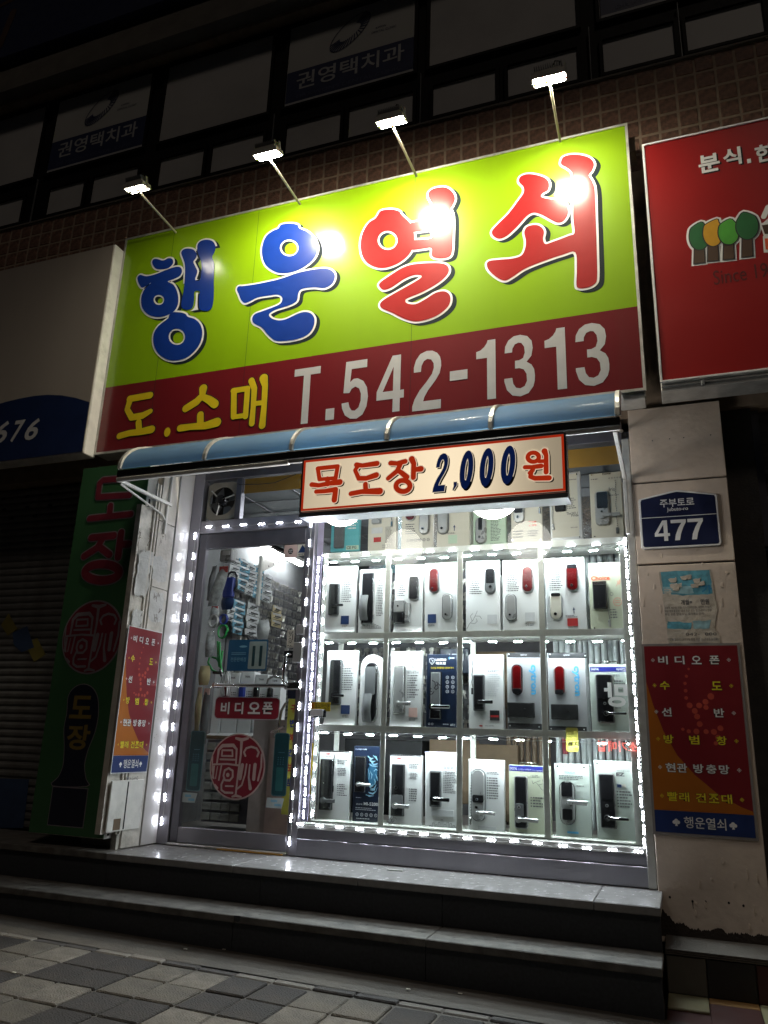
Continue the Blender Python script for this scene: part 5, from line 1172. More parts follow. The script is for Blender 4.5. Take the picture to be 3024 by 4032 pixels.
for z in (2.700, 2.115, 1.50):
    for x0_, x1_ in ((-2.33, -1.885), (-1.84, -1.36), (-1.31, -.81), (-.76, -.285)):
        pts = [(x0_+(x1_-x0_)*k/9, YRk+.02, z+.095*0-(.004*(k % 3))) for k in range(10)]
        b.tube([(p[0], p[1], p[2]+.055) for p in pts], .0015, 4)
b.build('wiring', 'sign_white', rk)
# ============================================================ DISPLAYED LOCKS
YD = .150
lk_group = 'door locks on display boards in the window'
def rp_(c, x0, x1, y0, y1, Y=YD): return gl(c, x0, x1, y0, y1, Y)
def words(b, x0, x1, z0, z1, n, fn, d, rg, bullet=True, wd=.8):
    h = (z1-z0)/n
    for i in range(n):
        z = z1-h*(i+.5); th = h*.22
        if bullet: b.flat([ellipse(x0+th*1.2, z, th*1.2, th*1.2, 8)], fn, d)
        x = x0+(th*4 if bullet else 0); xe_ = x0+(x1-x0)*rg.uniform(wd-.15, 1.0)
        while x < xe_:
            w_ = rg.uniform(.006, .018); w_ = min(w_, xe_-x); b.flat([[(x, z-th), (x+w_, z-th), (x+w_, z+th), (x, z+th)]], fn, d); x += w_+.003
def display(c, bd_, mt_, lab, feats, depth=.035, kind='flat', seed=0):
    x0, x1, z0, z1 = bd_ if len(bd_) == 4 and c is None else rp_(c, *bd_)
    rg = random.Random(seed*13+5)
    t = thing('lock_display', ((x0+x1)/2, YD+.02, z0), lab, 'door lock', lk_group)
    fn = FR(YD)
    if kind == 'arch':
        p = [(x0, z0), (x1, z0)]+[((x0+x1)/2+(x1-x0)/2*math.cos(a_), z1-(x1-x0)/2+(x1-x0)/2*math.sin(a_)) for a_ in [i*math.pi/16 for i in range(17)]]
        b = MB(); b.prism(p, FR(YD), -depth, 0, .004); b.build('board', mt_, t)
    else:
        MB().box(x0, x1, YD, YD+depth, z0, z1, .003).build('board', mt_, t)
        if kind == 'curved':   # lip that sweeps forward at the foot
            b = MB(); v = []; n = 6
            for i in range(n+1):
                a_ = math.radians(90*i/n); v += [(x0, YD-.035*(1-math.cos(a_))-.001, z0+.045-.045*math.sin(a_)), (x1, YD-.035*(1-math.cos(a_))-.001, z0+.045-.045*math.sin(a_))]
            b.add(v, [(2*i, 2*i+1, 2*i+3, 2*i+2) for i in range(n)], True); b.build('curved_foot', mt_, t)
    if kind == 'stand':
        for xx in (x0+.02, x1-.02): MB().box(xx-.003, xx+.003, YD+depth, YD+depth+.10, z0, z0+.05).build('foot', 'alu', t)
    for k, f in enumerate(feats):
        ty = f[0]; cc = c
        if ty in ('lock', 'ovl', 'pad', 'card', 'rim'):
            q = rp_(c, *f[1:5]); m_ = f[5]
        if ty in ('lock', 'ovl'):
            W_ = q[1]-q[0]; r = W_*(.46 if ty == 'ovl' else (f[7] if len(f) > 7 else .16)); rimm = f[6] if len(f) > 6 and f[6] else None
            D_ = .026
            if rimm:
                b = MB(); b.prism(rrect(*q, r), fn, 0, D_*.7, .002); ro = b.build('lock_rim', rimm, t)
                b = MB(); e = .0055; b.prism(rrect(q[0]+e, q[1]-e, q[2]+e, q[3]-e, max(r-e, .004)), fn, 0, D_, .005); b.build('lock_body', m_, t)
            else:
                b = MB(); b.prism(rrect(*q, r), fn, 0, D_, .006); b.build('lock_body', m_, t)
        elif ty == 'pad':
            b = MB(); b.prism(rrect(*q, (q[1]-q[0])*.14), fn, .02, .0275+.0004*k, .001); b.build('keypad', m_, t)
        elif ty == 'grip':
            q = rp_(c, *f[1:5]); b = MB()
            zs = [q[2]+(q[3]-q[2])*i/8 for i in range(9)]; bulge = [.028, .045, .056, .062, .062, .058, .05, .04, .030]; v = []
            for z, d_ in zip(zs, bulge): v += [(q[0], YD-d_*.8, z), (q[0]+.006, YD-d_, z), (q[1]-.006, YD-d_, z), (q[1], YD-d_*.8, z)]
            fs_ = [(4*i+j, 4*i+j+1, 4*i+5+j, 4*i+4+j) for i in range(8) for j in range(3)]; b.add(v, fs_, True)
            b.add([v[0], v[1], v[2], v[3], (q[1], YD-.02, zs[0]), (q[0], YD-.02, zs[0])], [(0, 1, 2, 3, 4, 5)]); b.build('pull_grip', f[5], t)
        elif ty == 'card':
            b = MB(); b.prism([(q[0], q[2]), (q[1], q[2]), (q[1], q[3]), (q[0], q[3])], fn, 0, .0012+.0004*k); b.build('label_card', m_, t)
        elif ty == 'rim':
            b = MB(); b.prism(rrect(*q, .006), fn, 0, .036, .005); b.build('rim_lock', m_, t)
        elif ty == 'knob':
            x, z = P(c, f[1], f[2], YD); b = MB(); r = f[3]
            b.tube([(x, YD-.02, z), (x, YD-.034-.0003*k, z)], r, 16); b.cur = 1; b.tube([(x, YD-.034, z), (x, YD-.0375, z)], r*.55, 12); b.build('key_cylinder', [f[4], 'black_plastic'], t)
        elif ty == 'lever':
            xa, za = P(c, f[1], f[2], YD); xb, zb = P(c, f[3], f[4], YD); m_ = f[5]; th = f[6] if len(f) > 6 else .0085
            b = MB(); b.tube([(xa, YD-.02, za), (xa, YD-.045, za)], th*1.7, 16)
            b.box(min(xa, xb), max(xa, xb), YD-.056, YD-.045, za-th, za+th, .004); b.build('lever', m_, t)
        elif ty == 'txt':
            q = rp_(c, *f[2:6]); b = MB(); rot = len(f) > 8 and f[8] == 'v'
            if rot:
                # letters running downwards
                W_, H_ = q[1]-q[0], q[3]-q[2]; cx_, cz_ = (q[0]+q[1])/2, (q[2]+q[3])/2
                text(b, f[1], -H_/2, H_/2, -W_/2, W_/2, (lambda u, v, d, a=cx_, e=cz_: Vector((a+v, YD-d, e-u))), .0022, off=f[7], ref=f[7])
            else: text(b, f[1], *q, fn, .0022+.0006*(len(f) > 8), off=f[7] if len(f) > 7 else 0, res=2)
            b.build('lettering', f[6], t)
        elif ty == 'lines':
            q = rp_(c, *f[1:5]); b = MB(); words(b, *q, f[5], fn, .0018, rg, f[7] if len(f) > 7 else True); b.build('printed_text', f[6], t)
        elif ty == 'chain':
            xa, za = P(c, f[1], f[2], YD); xb, zb = P(c, f[3], f[4], YD); b = MB(); n = 22
            for i in range(n):
                x, z = xa+(xb-xa)*i/n+.002*math.sin(i), za+(zb-za)*i/n; b.tube([(x, YD-.010, z), (x, YD-.010, z-.009)], .0028, 5)
            b.box(xb-.008, xb+.008, YD-.014, YD-.006, zb-.045, zb-.002, .003); b.build('key_chain', f[5] if len(f) > 5 else 'chrome', t)
        elif ty == 'oval':
            x, z = P(c, f[1], f[2], YD); b = MB(); b.prism(ellipse(x, z, f[3], f[4], 24), fn, 0, .002+.0002*k); b.build('emblem', f[5], t)
        elif ty == 'icons':   # grid of little round symbols
            q = rp_(c, *f[1:5]); b = MB(); nx_, nz_ = f[5], f[6]
            for i in range(nx_):
                for j in range(nz_):
                    x = q[0]+(q[1]-q[0])*(i+.5)/nx_; z = q[2]+(q[3]-q[2])*(j+.5)/nz_; r = min((q[1]-q[0])/nx_, (q[3]-q[2])/nz_)*.36
                    b.flat([ellipse(x, z, r, r, 12), ellipse(x, z, r*.72, r*.72, 12)], fn, .0024); b.flat([[(x-r*.3, z-r*.3), (x+r*.3, z-r*.2), (x, z+r*.5)]], fn, .0024)
            b.build('symbols', f[7], t)
        elif ty == 'bolts':
            b = MB()
            for xx, yy in f[1]:
                x, z = P(c, xx, yy, YD); b.tube([(x, YD-.0, z), (x, YD-.007, z)], .0045, 10)
            b.build('bolts', f[2], t)
        elif ty == 'handle':
            xa, za = P(c, f[1], f[2], YD); xb, zb = P(c, f[3], f[4], YD); h = f[5]
            b = MB(); b.tube([(xa, YD+.015, za-.004), (xa, YD+.015, za+h*.7), (xa+.01, YD+.015, za+h), (xb-.01, YD+.015, za+h), (xb, YD+.015, za+h*.7), (xb, YD+.015, za-.004)], .0032, 6); b.build('carry_handle', 'chrome', t)
        elif ty == 'sketch':
            b = MB()
            for pts in f[1]: brush(b, [P(c, *p, YD) for p in pts], .0012, fn, .0018)
            b.build('drawing', f[2], t)
        elif ty == 'body':   # lower half of a hand-width strap / figure
            x, z = P(c, f[1], f[2], YD); b = MB(); s_ = f[3]
            b.flat([ellipse(x, z+s_*.85, s_*.14, s_*.15, 10)], fn, .002); b.flat([[(x-s_*.22, z+s_*.65), (x+s_*.22, z+s_*.65), (x+s_*.12, z), (x+s_*.14, z-s_), (x+.02*s_, z-s_), (x, z-s_*.1), (x-.02*s_, z-s_), (x-s_*.14, z-s_), (x-s_*.12, z)]], fn, .002)
            b.flat([[(x-s_*.22, z+s_*.65), (x-s_*.42, z+s_*.1), (x-s_*.32, z+s_*.08), (x-s_*.14, z+s_*.5)]], fn, .0021); b.flat([[(x+s_*.22, z+s_*.65), (x+s_*.42, z+s_*.1), (x+s_*.32, z+s_*.08), (x+s_*.14, z+s_*.5)]], fn, .0021)
            b.build('figure_print', 'blue_label', t)
    t.rotation_euler = (rg.uniform(-.004, .028), rg.uniform(-.006, .006), rg.uniform(-.05, .05))
    return t
BK, SV, BG, GR, WT = 'black_plastic', 'silver_plastic', 'print_grey', 'grey_plastic', 'print_white'
mark = lambda c, x, y, s, m_=BG: ('sketch', [[(x-s*.6, y-s), (x-s*.25, y), (x-s*.6, y+s)], [(x+s*.6, y-s), (x+s*.25, y), (x+s*.6, y+s)], [(x, y-s*1.3), (x, y+s)], [(x-s*.25, y), (x+s*.25, y)]], m_)
flora = lambda x, y, s, m_=BG: ('sketch', [[(x, y), (x+s*.3, y-s*.6), (x+s*.7, y-s), (x+s, y-s*1.6), (x+s*1.2, y-s*2.1)], [(x+s*.4, y-s*.7), (x+s*.9, y-s*.6), (x+s*1.2, y-s*.9), (x+s*1.1, y-s*1.2)], [(x+s*.6, y-s*.95), (x+s*.4, y-s*1.5), (x+s*.7, y-s*1.8)], [(x+s, y-s*1.5), (x+s*1.5, y-s*1.5), (x+s*1.7, y-s*1.2)]], m_)
city = lambda c, x, y, w_, h, m_=BG: ('sketch', [[(x+w_*k/9, y) for k in range(10)]]+[[(x+w_*k/9, y), (x+w_*k/9, y-h*v), (x+w_*(k+.6)/9, y-h*v), (x+w_*(k+.6)/9, y)] for k, v in ((0, .3), (1, .7), (2, .4), (3, .8), (4, 1.2), (5, .5), (6, .8), (7, .6), (8, .3))], m_)
# ---- top row (partly behind the light box)
display('2', (255, 515, -110, 522), 'board_teal', 'teal board with grey lock at the left end of the top row', [('lock', 283, 372, 280, 497, GR), ('lines', 405, 505, 190, 320, 5, 'print_white', False), ('card', 385, 500, 468, 508, 'board_green'), ('txt', 'CE PG', 392, 480, 475, 500, BG, .02)], seed=1)
display('2', (598, 862, -120, 518), 'board_cream', 'cream board with lever lock, key chain and small red label in the top row', [('lock', 636, 725, 60, 272, SV), ('lever', 680, 195, 785, 188, BK), ('chain', 820, 60, 818, 245), ('card', 645, 713, 393, 437, 'red_label'), ('txt', '△', 665, 695, 402, 425, WT, 0), ('card', 626, 728, 302, 356, 'print_light'), ('lines', 752, 832, 292, 445, 14, BG), ('icons', 722, 838, 455, 495, 6, 2, BG)], seed=2)
display('2', (905, 1195, -130, 503), 'board_cream', 'cream board with one red and one silver oval lock in the top row', [('ovl', 943, 1035, 30, 245, 'red_gloss', SV), ('knob', 980, 193, .009, 'chrome'), ('ovl', 1072, 1162, 140, 368, SV), ('knob', 1107, 320, .009, 'chrome'), ('lines', 940, 1045, 262, 368, 5, BG, False), ('icons', 940, 1170, 398, 440, 6, 1, BG), ('txt', 'mbc', 1048, 1085, 402, 418, BG, .03)], seed=3)
display('2', (1236, 1538, -140, 478), 'board_cream', 'cream board with silver pointed lock and a little blue figure in the top row', [('ovl', 1243, 1347, 140, 368, SV, GR), ('knob', 1288, 318, .011, 'chrome'), ('ovl', 1398, 1490, -60, 148, 'red_gloss', SV), ('body', 1397, 305, .022), ('card', 1340, 1422, 372, 450, 'board_green'), ('lines', 1330, 1430, 345, 362, 2, BG, False)], seed=4)
display('3', (130, 400, 30, 622), 'board_green', 'pale green board with silver lock under the right globe lamp', [('ovl', 155, 243, 392, 605, SV, None, .2), ('pad', 180, 212, 398, 498, BK), ('knob', 192, 555, .010, 'chrome'), ('lines', 275, 360, 405, 580, 15, BG, False), ('txt', 'Elmei-F', 190, 235, 362, 378, BG, .01), ('icons', 270, 385, 590, 612, 8, 1, BG)], seed=5)
display('3', (440, 692, 20, 604), 'board_cream', 'cream board with black-fronted silver lock and orange dots in the top row', [('ovl', 463, 550, 215, 437, SV, None), ('pad', 470, 540, 240, 360, BK), ('knob', 500, 395, .011, 'chrome'), ('chain', 672, 180, 672, 310), ('oval', 592, 422, .005, .005, 'orange_red'), ('oval', 592, 455, .005, .005, 'orange_red'), ('lines', 458, 560, 490, 560, 3, BG), ('lines', 575, 665, 490, 545, 3, BG), ('lines', 612, 655, 410, 465, 2, 'orange_red', False), ('bolts', [(452, 578), (680, 575)], 'chrome')], seed=6)
display('3', (756, 1018, 20, 592), 'board_silver', 'silver framed board saying The No.1 Pride with a small black lock and chain', [('card', 770, 990, 40, 550, 'board_cream'), ('lock', 800, 885, 180, 342, 'black_matte'), ('knob', 850, 272, .006, 'grey_plastic'), ('chain', 780, 150, 783, 440), ('txt', 'The NO.1', 895, 985, 345, 365, BG, .02), ('txt', 'Pride', 935, 992, 360, 382, BG, .02), ('lines', 895, 975, 225, 320, 6, BG), ('txt', '로망스마트', 928, 985, 466, 476, BG, .02), ('txt', 'Gateman', 905, 975, 72, 84, BG, .02), ('bolts', [(980, 36), (766, 560), (1002, 550)], BK)], seed=7)
display('3', (1088, 1352, 22, 572), 'board_cream', 'cream board marked Iris with a black and silver lever lock at the top right corner', [('lock', 1128, 1243, 180, 458, SV, None, .3), ('pad', 1142, 1232, 190, 322, BK), ('knob', 1185, 350, .008, 'grey_plastic'), ('lever', 1190, 385, 1338, 372, SV, .012), ('txt', 'Iris', 1240, 1285, 142, 175, BG, 0), ('chain', 1290, 88, 1308, 470, 'grey_plastic'), ('lines', 1240, 1345, 200, 212, 1, BG, False), ('txt', 'Evernet', 1185, 1255, 25, 40, BK, .01), ('lines', 1090, 1160, 70, 85, 1, BG), ('icons', 1230, 1340, 58, 75, 5, 1, BG), ('bolts', [(1095, 45), (1125, 545)], 'chrome')], seed=8)
# ---- first full row
display('2', (205, 478, 665, 1283), 'board_white', 'white board with black lever lock and blue label, first in the bright upper row', [('lock', 233, 326, 828, 1122, BK, 'grey_plastic'), ('lever', 268, 1037, 380, 1037, BK, .009), mark('2', 402, 742, 16), ('txt', '편리하고 튼튼합니다', 352, 450, 772, 784, BG, .01), ('txt', '혜강 디지털 도어록', 350, 447, 788, 800, BG, .02), ('lines', 348, 448, 808, 1000, 10, BG), ('card', 337, 410, 1125, 1203, 'blue_label'), ('txt', 'B', 362, 385, 1150, 1180, WT, .02), ('lines', 345, 405, 1212, 1232, 2, BG, False), ('icons', 418, 470, 676, 700, 2, 1, BG)], kind='curved', seed=9)
display('2', (508, 800, 690, 1283), 'board_white', 'white board with tall black lock and grey pull grip over a city skyline drawing', [('lock', 538, 655, 725, 1207, BK, 'silver_plastic', .12), ('grip', 530, 604, 938, 1172, 'grey_plastic'), ('txt', 'nuon', 685, 790, 708, 733, BG, .02), ('txt', 'NO.1 디지털 도어록', 572, 678, 714, 724, BG, .01), ('lines', 672, 745, 790, 1130, 22, BG), city('2', 525, 1242, 190, 45), ('icons', 668, 715, 780, 802, 2, 1, BG)], seed=10)
display('2', (838, 1100, 648, 1282), 'board_white', 'white board with slim black lock above a silver and black rim lock', [('lock', 973, 1067, 755, 980, BK, SV, .25), ('rim', 843, 942, 985, 1100, SV), ('rim', 842, 935, 1100, 1200, BK), ('rim', 945, 982, 1005, 1182, SV), ('knob', 882, 1040, .011, 'chrome'), ('txt', 'Tank-H', 875, 945, 695, 712, BG, .02), ('lines', 870, 940, 755, 775, 2, BG, False), ('lines', 868, 945, 800, 945, 8, BG)], kind='curved', seed=11)
display('2', (1120, 1425, 632, 1283), 'board_white', 'white board with a red oval lock above left and a silver oval lock below right', [('ovl', 1170, 1263, 685, 915, 'red_gloss', GR), ('knob', 1205, 875, .008, 'chrome'), ('ovl', 1290, 1388, 922, 1168, 'silver_plastic', 'chrome'), ('knob', 1328, 1115, .007, BK), mark('2', 1337, 672, 10), ('lines', 1285, 1380, 700, 730, 3, 'print_light', False), ('card', 1150, 1227, 1110, 1192, 'blue_label'), ('txt', 'B', 1178, 1200, 1138, 1168, WT, .02), ('lines', 1150, 1220, 1205, 1222, 2, BG, False)], seed=12)
display('3', (72, 350, 742, 1320), 'board_white', 'white board with slate grey oval lock and faint flower drawing in the upper row', [('ovl', 228, 313, 808, 1015, GR, 'grey_plastic'), ('pad', 238, 305, 815, 930, BK), ('knob', 275, 958, .011, 'chrome'), ('lines', 102, 205, 852, 1020, 10, BG), flora(80, 1300, 70), ('card', 246, 323, 1182, 1256, 'print_light'), mark('3', 284, 1215, 10), ('txt', 'Evernet', 302, 340, 780, 790, BG, .01)], seed=13)
display('3', (373, 665, 735, 1312), 'board_white', 'white board with red oval lock above right and silver oval lock below left', [('ovl', 530, 622, 790, 1006, 'red_gloss', SV), ('card', 540, 545, 800, 805, 'red_label'), ('knob', 570, 957, .008, 'chrome'), ('ovl', 398, 488, 1015, 1238, 'silver_plastic', GR), ('knob', 436, 1188, .007, BK), mark('3', 446, 772, 14), ('txt', '편리하고 튼튼합니다', 398, 500, 800, 811, BG, .01), ('txt', '혜강 도어록 Sync', 400, 492, 815, 828, BG, .02), ('lines', 398, 508, 842, 995, 10, BG), ('card', 555, 634, 1165, 1240, 'print_light'), ('lines', 558, 635, 1248, 1275, 3, BG, False)], seed=14)
display('3', (722, 1050, 718, 1330), 'board_white', 'white board with bubble patterned red lock, silver lock and red label', [('ovl', 888, 992, 773, 995, 'red_gloss', SV, .3), ('pad', 898, 978, 778, 812, BK), ('knob', 938, 948, .010, 'chrome'), ('ovl', 758, 860, 1003, 1228, 'board_cream', SV, .3), ('pad', 770, 845, 1012, 1040, BK), ('knob', 806, 1182, .010, 'chrome'), ('lines', 755, 860, 800, 990, 11, BG), ('txt', 'digital', 755, 805, 745, 758, 'print_light', .02), ('body', 953, 1148, .020), ('lines', 885, 990, 1185, 1205, 2, BG, False), ('card', 900, 985, 1213, 1275, 'red_label'), ('txt', '무한서비스 등록용품', 905, 985, 1278, 1288, BG, .02), ('icons', 970, 1015, 725, 770, 1, 1, BG)], seed=15)
display('3', (1080, 1388, 758, 1316), 'board_yellowgreen', 'pale yellow-green board lettered Choice with a black keypad lock', [('lock', 1112, 1224, 915, 1137, BK, None, .05), ('pad', 1118, 1218, 925, 945, 'chrome'), ('knob', 1170, 1092, .010, 'chrome'), ('txt', 'Choice', 1095, 1245, 868, 902, 'orange_red', .03), ('txt', '초이스', 1262, 1310, 880, 892, 'print_light', .02), ('card', 1082, 1388, 758, 792, 'board_cream'), ('txt', 'Evernet', 1182, 1252, 770, 785, BG, .01), flora(1300, 950, 25, 'orange_red'), ('chain', 1228, 965, 1245, 1225, SV), ('sketch', [[(1312+34*math.cos(a_), 1078+34*math.sin(a_)) for a_ in [i*.52 for i in range(13)]], [(1292, 1070), (1332, 1070)], [(1292, 1084), (1332, 1084)]], 'orange_red'), ('lines', 1252, 1320, 1130, 1215, 4, BG), ('bolts', [(1092, 778), (1122, 1292)], 'chrome'), ('sketch', [[(1262+13*math.cos(a_), 1015+13*math.sin(a_)) for a_ in [i*.785 for i in range(9)]]], BG)], seed=16)
# ---- middle row
display('4', (195, 485, 147, 845), 'board_white', 'white board with long black lever lock and blue label, first in the middle row', [('lock', 238, 350, 228, 657, BK, 'grey_plastic', .2), ('lever', 285, 568, 395, 568, BK, .010), mark('4', 411, 235, 16), ('txt', '편리하고 튼튼합니다', 358, 460, 268, 281, BG, .01), ('txt', '혜강 디지털 도어록', 358, 458, 285, 297, BG, .02), ('lines', 352, 460, 305, 520, 10, BG), ('card', 340, 422, 655, 738, 'blue_label'), ('lines', 352, 415, 748, 772, 2, BG, False), ('icons', 425, 482, 166, 195, 2, 1, BG)], kind='curved', seed=17)
display('4', (508, 735, 183, 858), 'board_white', 'arched white board with a tall chrome-edged pull lock under a blue oval badge', [('lock', 562, 688, 255, 822, BK, 'silver_plastic', .45), ('pad', 575, 672, 300, 560, 'grey_plastic'), ('grip', 556, 640, 550, 815, 'grey_plastic'), ('oval', 642, 230, .022, .0085, 'blue_label'), ('txt', 'SAMSUNG', 606, 682, 222, 240, WT, .02, 1)], kind='arch', seed=18)
display('4', (800, 1098, 153, 872), 'board_white', 'white board with silver lever lock and pink label in the middle row', [('lock', 840, 946, 290, 735, 'silver_plastic', 'chrome', .12), ('lever', 880, 640, 1018, 640, 'silver_plastic', .012), mark('4', 1020, 298, 16), ('txt', '편리하고 튼튼합니다', 968, 1075, 332, 345, BG, .01), ('txt', '혜강 디지털 도어록', 968, 1072, 349, 361, BG, .02), ('lines', 965, 1072, 370, 592, 10, BG), ('card', 975, 1055, 680, 768, mat('pink_card', (.75, .50, .45), .5) and 'pink_card'), mark('4', 1015, 715, 10, 'red_label'), ('lines', 975, 1050, 778, 800, 2, BG, False), ('icons', 1035, 1095, 170, 200, 2, 1, BG)], kind='curved', seed=19)
display('4', (1135, 1418, 182, 878), 'board_navy', 'dark navy board with white shield logo, symbol grid and steel lever lock', [('lock', 1176, 1278, 345, 700, 'grey_plastic', BK, .05), ('rim', 1176, 1278, 698, 785, BK), ('lever', 1195, 670, 1370, 670, 'chrome', .011), ('txt', 'LOCPRO', 1222, 1318, 222, 243, WT, .04), ('txt', '락프로', 1225, 1315, 255, 279, WT, .04), ('sketch', [[(1165, 225), (1188, 218), (1210, 225), (1208, 255), (1188, 277), (1168, 255), (1165, 225)], [(1178, 232), (1198, 240), (1185, 262)]], WT), ('txt', '국내유일 무광풀메탈 차별화의 명가', 1175, 1388, 298, 318, 'sign_yellow', 0), ('icons', 1305, 1405, 375, 550, 2, 4, 'print_light'), ('icons', 1148, 1205, 815, 845, 2, 1, WT), ('lines', 1290, 1345, 825, 842, 1, WT, False), ('txt', '솔루션', 1358, 1400, 828, 850, WT, .02), ('sketch', [[(1352, 205), (1342, 215), (1350, 230)]], 'cyan_print'), ('lines', 1350, 1408, 208, 224, 1, 'print_light', False)], seed=20)
display('5', (95, 383, 162, 780), 'board_white', 'bright white board with square black lever lock and red-black tag', [('lock', 137, 230, 325, 622, BK, 'grey_plastic', .12), ('lever', 182, 548, 310, 548, BK, .012), ('chain', 128, 205, 128, 430, 'black_matte'), ('txt', 'UNICOR', 288, 345, 247, 262, BG, .02), ('lines', 252, 350, 285, 305, 2, BG, False), ('lines', 252, 358, 315, 505, 12, 'print_light'), ('card', 270, 348, 616, 698, 'print_black'), ('card', 275, 343, 655, 672, 'red_label'), ('oval', 195, 742, .012, .005, 'red_label'), ('txt', '(주)유니코하이테크', 230, 305, 738, 748, BG, .02), ('icons', 322, 355, 175, 195, 2, 1, BG)], seed=21)
for (c0, c1, ly, extra, lab, sd_) in ((410, 690, 0, 0, 'grey board with red oval lock and blue vertical lettering, left one of the pair', 22), (746, 1058, 8, 1, 'grey board with red oval lock and blue vertical lettering, right one of the pair', 23)):
    o = 0 if not extra else 345
    display('5', (c0, c1, 145, 805+extra*20), 'board_silver', lab, [('card', c0, c1, 145, 185+extra*4, 'print_black'), ('card', c0+6, c1, 722+extra*25, 803+extra*20, 'print_black'), ('ovl', 447+o*1.0, 534+o*1.02, 243+ly, 490+ly, 'red_gloss', BK if not extra else SV, .2), ('pad', 457+o, 525+o, 440+ly, 480+ly, BK), ('knob', 488+o*1.02, 462+ly*2.3, .006, 'chrome'),
        ('rim', 415+o*1.03, 632+o*1.03, 552+ly*2, 676+ly*2, 'black_matte'), ('knob', 553+o*1.04, 607+ly*2.4, .011, 'chrome'), ('txt', 'LOCK', 510+o*1.04, 524+o*1.04, 590+ly*2, 625+ly*2, WT, .02, 'v'), ('txt', 'cytron', 585+o*1.03, 650+o*1.03, 245+ly, 487+ly*1.4, 'cyan_print', .035, 'v'), ('txt', 'cytron', 515+o*1.02, 568+o*1.02, 160, 173, WT, .01, 1), ('txt', 'cytron', 455+o, 466+o, 252+ly, 292+ly, 'print_light', .02, 'v'),
        ('bolts', [(c0+12, 158), (c1-14, 166+extra*4), (c0+22, 740+extra*25), (c1-22, 750+extra*22)], 'print_white')], seed=sd_)
display('5', (1092, 1425, 238, 835), 'board_clear', 'pale board with blue header stripe and long black lever lock, last in the middle row', [('card', 1088, 1412, 262, 300, 'royal_blue'), ('txt', 'DIGITAL', 1098, 1160, 270, 290, WT, .02, 1), ('txt', '아이캅스', 1302, 1395, 270, 294, WT, .02, 1), ('handle', 1168, 238, 1312, 238, .016), ('lock', 1136, 1282, 320, 720, BK, SV, .15), ('pad', 1150, 1262, 330, 520, BK), ('knob', 1208, 560, .009, SV), ('knob', 1220, 640, .015, SV), ('lever', 1220, 640, 1385, 640, BK, .008), ('lines', 1265, 1345, 320, 340, 2, BG), ('lines', 1265, 1385, 365, 485, 5, BG), ('txt', '형동형', 1290, 1335, 590, 603, BG, .01)], kind='curved', seed=24)
# ---- bottom row
display('4', (125, 425, 1082, 1750), 'board_white', 'white board with black lever lock and red oval logo, first in the bottom row', [('card', 125, 425, 1082, 1093, 'print_black'), ('lock', 152, 270, 1158, 1632, BK, None, .06), ('lever', 190, 1538, 316, 1538, GR, .012), ('chain', 286, 1110, 270, 1400, 'black_matte'), ('oval', 225, 1110, .0185, .006, 'red_label'), ('txt', 'unicor', 190, 260, 1104, 1117, WT, .02, 1), ('txt', 'Since 1978', 205, 248, 1128, 1136, BG, .01), ('lines', 312, 408, 1160, 1210, 3, BG, False), ('lines', 305, 398, 1240, 1315, 5, BG), ('lines', 305, 400, 1385, 1505, 6, BG), ('knob', 200, 1378, .004, 'chrome')], seed=25)
display('4', (455, 728, 1038, 1768), 'board_navy', 'dark blue board with pale tiger-stripe artwork and model name MI-5200', [('lock', 482, 585, 1130, 1467, BK, None, .06), ('lever', 525, 1388, 650, 1388, SV, .009), ('txt', 'MI-5200', 555, 690, 1563, 1592, WT, .02), ('txt', '프로텍', 482, 540, 1570, 1586, WT, .01), ('txt', '디지털도어락', 485, 590, 1060, 1073, WT, .01), ('lines', 475, 690, 1608, 1640, 2, 'print_light', False), ('icons', 468, 690, 1655, 1702, 5, 1, WT), ('lines', 480, 670, 1708, 1722, 1, 'print_light', False),
     ('lines', 480, 535, 1510, 1522, 1, 'print_light', False)], seed=26)
tg = [o for o in bpy.data.objects if o.get('label', '').startswith('dark blue board with pale tiger')][0]
b = MB(); rg = random.Random(2); mat('tiger_pale', (.35, .62, .78), .5)
for k, pts in enumerate(([(600, 1130), (625, 1155), (650, 1150)], [(612, 1165), (640, 1185), (672, 1180)], [(650, 1120), (675, 1140), (690, 1165)], [(605, 1200), (640, 1225), (690, 1225)], [(598, 1250), (610, 1300), (606, 1350)], [(620, 1260), (640, 1300), (630, 1345)], [(655, 1275), (672, 1258), (692, 1262)], [(600, 1470), (640, 1482), (670, 1460), (688, 1425)], [(620, 1440), (655, 1440), (675, 1400)], [(600, 1400), (620, 1420), (650, 1400)], [(655, 1340), (668, 1370), (660, 1400)], [(580, 1490), (610, 1500), (650, 1498)], [(640, 1200), (655, 1208), (690, 1200)], [(672, 1300), (682, 1330), (690, 1360)])):
    for j in range(3):
        brush(b, [P('4', x+rg.uniform(-4, 4), y+rg.uniform(-8, 8), YD) for x, y in pts], [.0008, .0024, .0006], FR(YD), .0014+.0002*j+.00001*k)
b.build('tiger_artwork', 'tiger_pale', tg)
b = MB(); b.flat([ellipse(*P('4', 640, 1300, YD), .035, .075, 24)], FR(YD), .0010); b.build('blue_glow_print', mat('tiger_blue', (.03, .16, .30), .5), tg)
